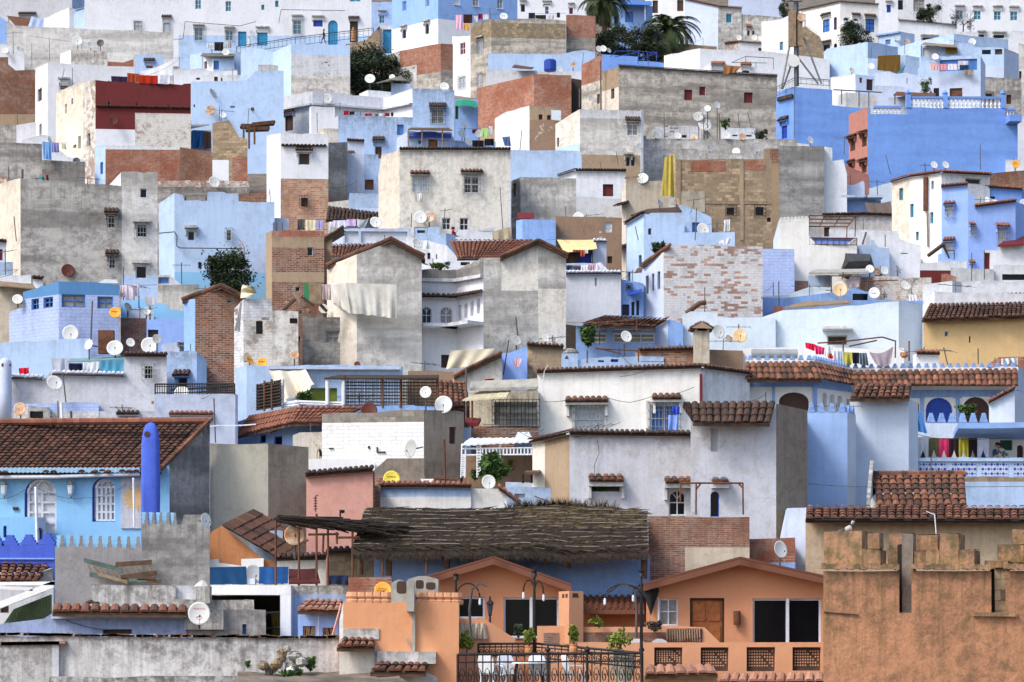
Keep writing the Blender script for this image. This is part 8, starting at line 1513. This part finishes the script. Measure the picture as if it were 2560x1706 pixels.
# orange chimney of the terrace
Dc=DG-1.6; k=1/ppm(Dc); root=thing('chimney',PT(540,1220,Dc),'smooth orange terrace chimney with square vents','chimney'); b=MB(); a=PT(524,1220,Dc); hh=(1220-730)*k; e1=Vector((133*k,.25,0)); e0=PT(428,1220,Dc+.95)-a
b.box(a,e1,e0,Vector((0,0,hh)),'Op'); part(b,'stack',root); b=MB(); n_=Vector((e1.y,-e1.x,0)).normalized()*.006; c=a+e1*.22+Vector((0,0,hh-60*k))+n_; b.face([c,c+e1*.45,c+e1*.4+Vector((0,0,40*k)),c+e1*.03+Vector((0,0,40*k))],'dark'); part(b,'vent',root)
for t in (.1,.22): b=MB(); n2=Vector((-e0.y,e0.x,0)).normalized()*.006; n2=n2 if n2.y<0 else -n2; c=a+e0*(.9-t*2.6+.0)+Vector((0,0,hh-60*k))+n2; b.face([c,c-e0*.2,c-e0*.2+Vector((0,0,36*k)),c+Vector((0,0,36*k))],'dark'); part(b,'vent',root)
# terrace parapets
hp=H('orange terrace parapet with dark pierced panels',[(600,1205,0),(760,1196),(900,1205),(3040,1200)],1500,'Op',[(432,1262,690,1480,'nd'),(1306,1248,1564,1420,'nd'),(1732,1248,1988,1466,'nd'),(2154,1246,2416,1468,'nd'),(2575,1246,2835,1462,'nd')],name='terrace_parapet',cat='parapet',D=DG-3.2,deep=.3,jit=0)
for x0,x1,y0,y1 in ((1306,1564,1248,1420),(1732,1988,1248,1466),(2154,2416,1246,1468),(2575,2835,1246,1462)):
    p,_,g=on(hp,(x0+x1)/2); kk=1/ppm(p.y); b=MB(); Dp=p.y+.12; e=PT(x1,y1,Dp+.01)-PT(x0,y1,Dp+.01); b.box(PT(x0,y1,Dp+.008),e,Vector((0,.015,0)),Vector((0,0,(y1-y0)*kk)),'dark')
    for i in range(10):
        for j in range(6):
            c=PT(x0+26+(x1-x0-52)*i/9,y0+36+(y1-y0-60)*j/6,Dp)
            if (i*7+j*3+int(x0))%5==0 and i>4: continue
            r=7.5*kk; b.face([c+Vector((r*math.cos(t*.785),0,r*math.sin(t*.785))) for t in range(8)][::-1],'Op')
    part(b,'pierced_panel',hp.root)
hq=H('tiled lip wall below the orange terrace parapet',[(1210,1510,0),(1880,1500),(1885,1560),(3040,1560)],1568,'Y',name='terrace_wall',cat='wall',D=DG-4.2,deep=.5,jit=0); 
for e0,e1,r0,r1 in (((1225,1500),(1890,1490),(1230,1425),(1850,1418)),((1900,1570),(3030,1570),(1930,1500),(3030,1492))): roofp(hq,e0,e1,r0,r1,'or',De=-.45,Dr=.35,tw=.26,th=.6)
h5=H('low orange stair wall with brick fan pattern before the wooden door',[(230,1052,0),(430,1050),(660,1060),(1420,1060),(1440,1046),(1770,1066),(1900,1195),(1905,1200)],1500,'Op',name='stair_wall',cat='wall',D=DG-1.2,deep=.4,jit=0)
pbox(h5,290,1115,430,1215,.0,.02,'Kl','brick_panel'); pbox(h5,655,1110,1425,1195,.0,.02,'Kl','brick_panel')
b=MB(); p,_,g=on(h5,1500)
for i in range(14):
    a=PT(1430+i*23,1195,p.y-.03); e=PT(1442+i*22,1075,p.y-.03); b.tube([a,e],.05,'Kd',4); e2=PT(1425+i*23,1080,p.y-.06); b.tube([a,e2],.035,'T',4)
part(b,'brick_fan',h5.root)
h6=H('low orange corner wall with crossed brick screen, left of the terrace',[(-495,985,0),(-250,985),(-230,1000),(30,1170)],1568,'Op',name='stair_wall',cat='wall',D=DG-1.4,deep=.4,jit=0)
b=MB(); 
for i in range(5): a=PT(-490+i*50,1170,h6.D-.05); e=PT(-465+i*50,1030,h6.D-.05); b.tube([a,e],.06,'Tc',4); b.tube([e,PT(-440+i*50,1170,h6.D-.05)],.06,'Tc',4)
part(b,'brick_screen',h6.root)
# wall fittings
def lantern(x,y,D_,label):
    c=PT(x,y,D_); root=thing('wall_lantern',c-Vector((0,0,.5)),label,'wall lantern'); b=MB(); b.lathe(c-Vector((0,0,.15)),[(.05,0),(.09,.3)],'pane_sky',6); part(b,'glass_body',root); b=MB(); b.lathe(c+Vector((0,0,.15)),[(.12,0),(.07,.08),(.03,.12),(.02,.22)],'iron',6); b.lathe(c-Vector((0,0,.55)),[(.1,0),(.04,.06),(.025,.36),(.06,.4)],'iron',6); part(b,'lantern_cap',root)
lantern(-202,900,DG-1.3,'black lantern on the orange corner post left of the terrace window')
b=MB(); c=PT(1275,960,h2.D-.12); b.face([c,c+Vector((.24,-.0,.75)),c+Vector((0,-.12,.85)),c+Vector((-.24,0,.75))],'iron'); b.face([c,c+Vector((-.24,0,.75)),c+Vector((0,.1,.8)),c+Vector((.24,0,.75))],'iron'); b.lathe(c+Vector((0,.0,.72)),[(.24,0),(.2,.1),(.05,.16)],'iron',10); solo(b,'wall_sconce','dark cone shaped sconce left of the white window','wall sconce')
b=MB(); c=PT(2065,930,h2.D-.12); b.tube([c+Vector((0,0,-.35)),c+Vector((0,0,.05))],.1,'rust',12); b.tube([c+Vector((0,.06,-.1)),c+Vector((0,.13,-.1))],.05,'iron',6); solo(b,'wall_sconce','brown cylinder sconce right of the wooden door','wall sconce')
# terrace railing, lamps, furniture
Dr=DG-5.6
railing([(-500,1312),(1195,1300)],Dr,Dr,330,'front wrought iron terrace railing with scrolls',22,'iron',.022,scroll=True); railing([(-310,1216),(215,1212)],Dr+2,Dr+2,130,'rear wrought iron railing left part',10,'iron',.02,scroll=True); railing([(215,1212),(1195,1300)],Dr+2,Dr,150,'slanting side wrought iron railing behind the chairs',16,'iron',.02,scroll=True)
for x in (328,690,1190): b=MB(); p=PT(x,1600,Dr-.03); b.tube([p,PT(x,1290,Dr-.03)],.035,'iron',8); b.lathe(PT(x,1290,Dr-.03),[(.05,0),(.08,.06),(.01,.16)],'iron',8); solo(b,'railing_post',{328:'left iron post of the front terrace railing',690:'middle iron post of the front terrace railing',1190:'right corner iron post of the front terrace railing'}[x],'railing post')
def lamp(x,y0,y1,D_,arms,label):
    root=thing('terrace_lamp',PT(x,y1,D_),label,'lamp post','terrace lamp posts'); b=MB(); a=PT(x,y1,D_); t=PT(x,y0,D_); b.tube([a,a.lerp(t,.5),a.lerp(t,.86),t],[.045,.04,.032,.015],'iron',8); b.lathe(PT(x,600 if y0<560 else y0+70,D_),[(.09,0),(.06,.1),(.09,.16)],'iron',8); part(b,'post',root); k=1/ppm(D_)
    for (dx,yt,yb,dd) in arms:
        b=MB(); q=[]
        for i in range(13): t_=math.pi*i/12; q.append(PT(x+dx*(.5-.5*math.cos(t_)),yb-(yb-yt)*math.sin(t_) if i<7 else yb-(yb-yt)*math.sin(t_)+0,D_+dd*i/12))
        b.tube(q,.022,'iron',6); part(b,'arm',root); b=MB(); e=q[-1]; b.lathe(e-Vector((0,0,.32)),[(.02,.12),(.035,.15),(.035,.24),(.02,.3)],'white',8); part(b,'bulb',root)
lamp(205,505,1300,Dr+2,[(-100,630,735,0),(85,640,755,0)],'black terrace lamp post with two short arms in the middle'); lamp(1188,540,1400,Dr-.1,[(-335,670,790,-.2),(-75,690,760,.5)],'tall black terrace lamp post at the railing corner'); lamp(-515,560,1350,Dr+1.2,[(220,660,790,-.2)],'tall black terrace lamp post by the orange garden wall')
wire([(-380,1150),(-390,900),(-370,720),(-300,662),(-230,690)],'bent grey pipe by the orange garden wall',Dr+.9,.035,'steel'); wire([(1140,1160),(1145,900),(1130,740),(1060,680),(980,680),(880,750)],'bent grey pipe beside the corner lamp post',Dr-.2,.035,'steel')
def chair(x,y,D_,yaw,label):
    root=thing('plastic_chair',PT(x,y,D_),label,'chair','white plastic terrace chairs'); o=PT(x,y,D_); Mx=Matrix.Translation(o)@Matrix.Rotation(yaw,4,'Z'); W3=lambda b:[tuple(Mx@Vector(v)) for v in b.v]
    b=MB(); b.box(Vector((-.23,-.22,.42)),Vector((.46,0,0)),Vector((0,.44,0)),Vector((0,0,.04)),'white'); b.v=W3(b); part(b,'seat',root)
    b=MB(); n=12; pr=[(-.22,.46),(-.25,.75),(-.2,.92),(-.08,.99),(.08,.99),(.2,.92),(.25,.75),(.22,.46)]
    for a_,c_ in ((0,1),(0.035,-1)): f=[Vector((u,.22+a_+(v-.46)*.22,v)) for u,v in pr]; b.face(f if c_<0 else f[::-1],'white')
    for i in range(8): p_,q_=pr[i],pr[(i+1)%8]; b.face([Vector((p_[0],.22+(p_[1]-.46)*.22,p_[1])),Vector((q_[0],.22+(q_[1]-.46)*.22,q_[1])),Vector((q_[0],.255+(q_[1]-.46)*.22,q_[1])),Vector((p_[0],.255+(p_[1]-.46)*.22,p_[1]))],'white')
    b.v=W3(b); part(b,'backrest',root)
    for sx,sy in ((-.21,-.2),(.19,-.2),(-.21,.2),(.19,.2)): b=MB(); b.box(Vector((sx,sy,0)),Vector((.04,0,0)),Vector((0,.04,0)),Vector((0,0,.42)),'white'); b.v=W3(b); part(b,'leg',root)
    for sx in (-.26,.22): b=MB(); b.tube([Vector((sx+.02,-.2,.43)),Vector((sx+.02,-.18,.66)),Vector((sx+.02,.27,.68))],.02,'white',5); b.v=W3(b); part(b,'armrest',root)
for x,y,D_,yw,t in ((-20,1650,Dr+1,.4,'white plastic chair at the left end of the terrace railing'),(255,1650,Dr+.8,2.9,'white plastic chair seen from behind at the terrace table'),(590,1650,Dr+.8,1.9,'white plastic chair turned sideways on the terrace'),(-185,1640,Dr+1.3,2.6,'white plastic chair behind the railing near the orange garden wall')): chair(x,y,D_,yw,t)
chair(1150,1500,DG-2.3,3.0,'white plastic chair back left of the pair behind the parapet'); chair(1352,1500,DG-2.3,3.1,'white plastic chair back right of the pair behind the parapet')
root=thing('terrace_table',PT(120,1660,Dr+.6),'small table with a pale top among the terrace chairs','table'); b=MB(); b.lathe(PT(150,1395,Dr+.6),[(.75,0),(.75,.04)],'white',20); part(b,'tabletop',root)
for sx in (-.3,.3): b=MB(); b.tube([PT(150,1395,Dr+.6)+Vector((sx,0,0)),PT(150,1660,Dr+.6)+Vector((sx*1.4,0,0))],.04,'iron',6); part(b,'leg',root)
hb=H('terrace floor block behind the iron railing',[(-500,1690,0),(1200,1690)],1568,'Op',name='terrace_floor',cat='terrace',D=Dr-.5,deep=4,jit=0)
pot(1020,1315,1560,112,Dr+.9,'Cs','urn','large pale clay urn behind the railing corner','urn'); tree(990,1190,120,110,Dr+.9,'thin yellowish shrub growing from the large clay urn','leafy',450,.13,seed=71,yb=1315,name='shrub',cat='shrub',clumps=14)
for x,y,rx,ry,t,dd in ((152,1135,46,62,'round clipped golden bush left on the terrace',1.8),(565,1120,50,60,'upright clipped golden bush right on the terrace',1.2)):
    pot(x,y+100,y+190,40,Dr+dd,'Or','flower_pot','terracotta pot under the '+t,'flower pot'); tree(x,y,rx,ry,Dr+dd,t,'leafy',1400,.12,seed=int(x),yb=y+110,name='shrub',cat='shrub',clumps=18)
tree(785,1005,70,45,DG-1.5,'fresh green vine sprig by the metal roof','leafy',120,.2,seed=77,yb=1060,name='vine',cat='plant',clumps=8); tree(1310,1045,75,45,DG-1.5,'dry brown pot plant below the cone sconce','twig',500,.14,trunk=False,name='dry_plant',cat='plant'); tree(-420,1190,90,90,Dr+1.5,'straggly green and brown plants by the lamp at the left of the terrace','leafy',420,.15,seed=79,yb=1310,name='shrub',cat='shrub',clumps=14); tree(60,1090,40,50,DG-1.,'weeping grey plant at the big left window','leafo',260,.15,seed=80,yb=1170,name='shrub',cat='shrub')
# =================== row 3, column 3
T(3,3)
h=H('tan plaster house with tiled eave behind the battlements',[(345,68,0),(2450,72)],640,'Ty',name='tan_house'); roofp(h,(345,68),(2450,76),(352,-42),(2450,-38),'mix',De=-.6,Dr=1.4,tw=.25,th=.42); b=MB(); b.tube([PT(345,78,h.D-.6),PT(2450,86,h.D-.6)],.05,'iron',7); part(b,'gutter',h.root)
wire([(1455,0),(1530,30),(1545,210)],'two pale cables hanging over the tan plaster house',h.D-.7,.018,'white'); H('white-blue slanting buttress left of the tan plaster house',[(112,232,-30),(165,-20),(180,-30),(352,-35),(354,0)],330,['Wl','B','Wb'])
Dw=dpt(1568)-3.2
ht=H('massive weathered orange earthen wall tower, bottom right',[(508,548,1),(1205,545),(1205,930),(1318,930),(1318,545),(2050,545),(2050,946),(2180,946),(2180,545),(2450,545)],1568,'Ot',name='battlement_tower',cat='tower',D=Dw,deep=.35,jit=.02)
up=Vector((0,0,1))
def mblock(x0,y0,x1,y1,o=0.,dp=.7,m='Om',nm='merlon'):
    a=PT(x0,y1,Dw+o); b=MB(); w_=PT(x1,y1,Dw+o)-a; hh=(y1-y0)/ppm(Dw+o); n=4; b.box(a,Vector((w_.x,0,0)),Vector(((a.x+w_.x)/a.y*dp+.05+.12*dp,dp,0)),Vector((0,0,hh)),m,(x0*.01,0)); rg=random.Random(int(x0)); b.v=[(v[0]+rg.uniform(-.012,.012),v[1]+rg.uniform(-.01,.01),v[2]+rg.uniform(-.02,.02)) for v in b.v]; part(b,nm,ht.root)
for q in ((515,182,865,500,0,.8),(862,348,1030,502,.003,.8),(910,196,1020,340,2.,.5),(1100,340,1235,500,1.2,.6),(1110,200,1268,338,1.205,.6),(1350,212,1560,362,.9,.5),(1340,362,1500,505,.4,.5),(1572,206,1752,510,.0,.8),(1750,352,1895,512,.003,.8),(1450,360,1575,510,.006,.8),(2110,302,2350,470,.6,.7),(2240,168,2450,302,.6,.7),(2085,455,2200,520,.3,.6),(1990,452,2085,520,.5,.6),(2350,300,2450,525,.0,.8)): mblock(*q)
for x0,x1 in ((500,1205),(1318,2050),(2185,2450)):
    b=MB(); a=PT(x0,528,Dw-.1); e=PT(x1,532,Dw-.1); n=24; rg=random.Random(int(x0))
    for i in range(n): p=a.lerp(e,i/n); b.box(p+up*rg.uniform(-.015,.015),(e-a)/n*.995,Vector((0,.3,0)),up*rg.uniform(.1,.15),'Om',(i*.3,0))
    part(b,'string_course',ht.root)
mblock(1232,200,1330,940,.36,.3,'Tg','slot_backing'); mblock(2082,520,2192,955,.36,.3,'S','slot_backing'); mblock(1190,300,1232,940,.9,.3,'D','slot_backing'); mblock(2040,520,2082,955,.9,.3,'D','slot_backing')  # the D strips put the shade of the slots' inner sides into colour
b=MB(); a=PT(1890,962,Dw-.05); b.box(a,PT(2290,966,Dw-.05)-a,Vector((0,.2,0)),up*.1,'Om'); part(b,'ledge',ht.root); b=MB(); a=PT(515,925,Dw-.02); b.tube([a,PT(700,940,Dw-.02),PT(835,952,Dw-.02)],.02,'D',4); part(b,'crack',ht.root)
# pigeon
root=None; b=MB(); c=PT(740,165,Dw+.3); b.tube([c+Vector((-.17,0,-.03)),c+Vector((-.06,0,0)),c+Vector((.05,0,.05)),c+Vector((.1,0,.14)),c+Vector((.11,0,.2)),c+Vector((.16,-.01,.2))],[.015,.06,.075,.05,.04,.008],'dishg',8); b.tube([c+Vector((-.08,.0,.0)),c+Vector((-.3,0,-.06))],[.05,.02],'steel',6); b.tube([c+Vector((0,0,0)),c+Vector((.01,0,-.1))],.012,'shR',4); solo(b,'pigeon','grey pigeon standing on the left battlement','pigeon',smooth=True)

# =================== people
def figure(x,y,hp,D,label,top,leg,pose='stand',yaw=0.,robe=None,hood=None,hairc='hair'):
    """standing figure: feet at photo point x,y, height hp in tile pixels; top and leg = clothing colours"""
    s=hp/ppm(D)/1.72; o=PT(x,y,D); ca,sa=math.cos(yaw),math.sin(yaw)
    L={'pel':(0,0,.93),'wai':(0,0,1.08),'che':(0,.0,1.32),'nec':(0,0,1.46),'hea':(0,-.01,1.56),'top':(0,0,1.68),'shl':(-.17,0,1.40),'ell':(-.23,.03,1.13),'wrl':(-.22,-.06,.90),'shr':(.17,0,1.40),'elr':(.23,.03,1.13),'wrr':(.22,-.06,.90),'hil':(-.09,0,.90),'knl':(-.10,-.02,.50),'anl':(-.10,.02,.09),'tol':(-.11,-.14,.04),'hir':(.09,0,.90),'knr':(.10,-.02,.50),'anr':(.10,.02,.09),'tor':(.11,-.14,.04)}
    if pose=='walk': L.update(knl=(-.09,-.20,.52),anl=(-.09,-.26,.12),tol=(-.09,-.42,.1),knr=(.09,.06,.50),anr=(.09,.30,.16),tor=(.09,.18,.04),ell=(-.23,.14,1.14),wrl=(-.22,.16,.92),elr=(.22,-.08,1.14),wrr=(.2,-.26,.98))
    if pose=='lean': L.update(wai=(0,-.06,1.08),che=(0,-.26,1.26),nec=(0,-.36,1.36),hea=(0,-.43,1.43),top=(0,-.44,1.56),shl=(-.18,-.28,1.32),shr=(.18,-.28,1.32),ell=(-.22,-.34,1.05),elr=(.22,-.34,1.05),wrl=(-.16,-.52,.98),wrr=(.16,-.52,.98))
    if pose=='phone': L.update(ell=(-.25,-.08,1.16),wrl=(-.12,-.22,1.36),elr=(.24,-.1,1.15),wrr=(.08,-.28,1.12))
    rad=dict(pel=.14,wai=.125,che=.145,nec=.05,hea=.09,top=.06,shl=.065,ell=.045,wrl=.03,shr=.065,elr=.045,wrr=.03,hil=.085,knl=.06,anl=.04,tol=.03,hir=.085,knr=.06,anr=.04,tor=.03)
    E=[('pel','wai'),('wai','che'),('che','nec'),('nec','hea'),('hea','top'),('che','shl'),('shl','ell'),('ell','wrl'),('che','shr'),('shr','elr'),('elr','wrr'),('pel','hil'),('hil','knl'),('knl','anl'),('anl','tol'),('pel','hir'),('hir','knr'),('knr','anr'),('anr','tor')]
    for sd,sg in (('l',-1),('r',1)):
        wv=Vector(L['wr'+sd]); dv=(wv-Vector(L['el'+sd])).normalized(); cr=Vector((0,1,0)).cross(dv); cr=cr.normalized() if cr.length>.1 else Vector((1,0,0))
        L['pa'+sd]=tuple(wv+dv*.07); rad['pa'+sd]=.028; E.append(('wr'+sd,'pa'+sd))
        for i in range(4): n='f%d%s'%(i,sd); L[n]=tuple(wv+dv*(.15,.165,.16,.14)[i]+cr*(.03-.02*i)+Vector((0,-.012,0))); rad[n]=.008; E.append(('pa'+sd,n))
        L['th'+sd]=tuple(wv+dv*.08+Vector((0,-.05,0))); rad['th'+sd]=.009; E.append(('wr'+sd,'th'+sd))
    L['no']=(L['hea'][0],L['hea'][1]-.105,L['hea'][2]+.0); rad['no']=.014; E.append(('hea','no'))
    for sd,sg in (('l',-1),('r',1)): L['ea'+sd]=(L['hea'][0]+sg*.085,L['hea'][1],L['hea'][2]); rad['ea'+sd]=.018; E.append(('hea','ea'+sd))
    ks=list(L); W_=lambda v:Vector((o.x+s*(v[0]*ca-v[1]*sa),o.y+s*(v[0]*sa+v[1]*ca),o.z+s*v[2]))
    hz=W_(L['nec']).z+.02*s; wz=W_((0,0,.93)).z; hands=[W_(L['pal']),W_(L['par'])]; fz=W_((0,0,.1)).z; skin=lambda c:c.z>hz and (c-W_(L['hea'])).length<.35*s or min((c-q).length for q in hands)<.11*s
    p=person(label,[W_(L[k]) for k in ks],[(ks.index(a),ks.index(b_)) for a,b_ in E],[rad[k]*s for k in ks],[('skin',skin),('dark',lambda c:c.z<fz),(clothmat(leg),lambda c:c.z<wz),(clothmat(top),lambda c:True)])
    b=MB(); hc=Vector(L['hea']); n=10; rings=[]
    for j in range(6):
        t=j/5*1.9; rr=.118*math.sin(t)+.002; rings.append([W_((hc.x+rr*math.cos(6.283*k/n),hc.y+.02+rr*math.sin(6.283*k/n)*1.02+(.03 if t>1.2 else 0),hc.z+.035+.118*math.cos(t))) for k in range(n)])
    for j in range(5):
        for k in range(n): b.face([rings[j+1][k],rings[j+1][(k+1)%n],rings[j][(k+1)%n],rings[j][k]],hood or hairc)
    k_=b.build('headscarf' if hood else 'hair',None,True); k_.parent=p; k_.matrix_parent_inverse=p.matrix_world.inverted()
    b=MB()
    for sg in (-1,1): e=Vector((hc.x+sg*.035,hc.y-.088,hc.z+.02)); b.tube([W_(e),W_(e+Vector((0,-.012,0)))],.012*s,'dark',6)
    m_=Vector((hc.x,hc.y-.086,hc.z-.05)); b.tube([W_(m_-Vector((.028,0,0))),W_(m_+Vector((.028,-.004,0)))],.007*s,'shR',4)
    k_=b.build('face',None); k_.parent=p; k_.matrix_parent_inverse=p.matrix_world.inverted()
    if robe:
        b=MB(); rings=[]
        for z,r in ((1.43,.1),(1.36,.19),(1.1,.2),(.8,.22),(.4,.25),(.12,.27)): rings.append([W_((r*1.05*math.cos(6.283*k/16)*(1+.04*math.sin(k*2.3)),r*.85*math.sin(6.283*k/16),z)) for k in range(16)])
        for j in range(5):
            for k in range(16): b.face([rings[j+1][k],rings[j+1][(k+1)%16],rings[j][(k+1)%16],rings[j][k]],clothmat(robe))
        k_=b.build('robe',None,True); k_.parent=p; k_.matrix_parent_inverse=p.matrix_world.inverted()
    return p
T(0,1)
figure(622,408,140,dpt(440),'man in dark clothes walking down the stair walk by the arched blue door',(34,34,42),(44,52,70),'walk',-1.5)
figure(893,392,142,dpt(440),'figure in a tan hooded robe standing at the brown doorway',(176,132,92),(150,112,80),'stand',.3,(180,134,94),clothmat((176,132,92)))
T(0,0)
figure(2288,432,92,dpt(442),'small figure in a cream robe beside the blue door and the railing',(200,192,176),(180,172,160),'stand',-.4,(204,196,182))
T(1,1)
figure(1812,770,258,hw_red.D-1.0,'woman in dark red with a headscarf on the roof below the cream house',(128,26,44),(60,30,40),'phone',1.3,None,clothmat((104,24,40)))
T(2,3)
pm=figure(2192,1275,380,dpt(1010)-.9,'man in a grey striped sweater leaning on the lattice balustrade',(186,184,180),(50,54,66),'lean',-1.35)
sw=clothmat((104,104,112)); pm.data.materials.append(MATS[sw])
for f in pm.data.polygons:
    if f.material_index==3 and int((f.center.z*9.5+f.center.x*1.2))%2==0: f.material_index=len(pm.data.materials)-1

# =================== more roof aerials and slack cables
rg=random.Random(77); k=0
for h in ALLH:
    if not(100<h.py<1150) or h.y0<-60 or rg.random()>.42: continue
    TX,TY=h.TX,h.TY; g=max(h.segs,key=lambda g:g.x1-g.x0)
    if g.x1-g.x0<150: continue
    x=g.x0+(g.x1-g.x0)*rg.uniform(.12,.9); p_,zt,_=on(h,x); y=((HY-zt*F/p_.y)-TY)/K; L=rg.uniform(60,130); w=' '.join(h.root['label'].split()[:10]).rstrip(',')
    mast(x+rg.uniform(-8,8),y-L,x,y+8,'thin aerial over the '+w,h,.5,r=.018,yagi=rg.choice((0,.9,1.3,1.7)))
    if rg.random()<.55: wire([(x,y-L*.8),(x+rg.uniform(-420,420),y+rg.uniform(-60,90))],'slack cable from the aerial over the '+' '.join(w.split()[:9]),h.D-.15,.011,'iron',30)
clean_dishes()
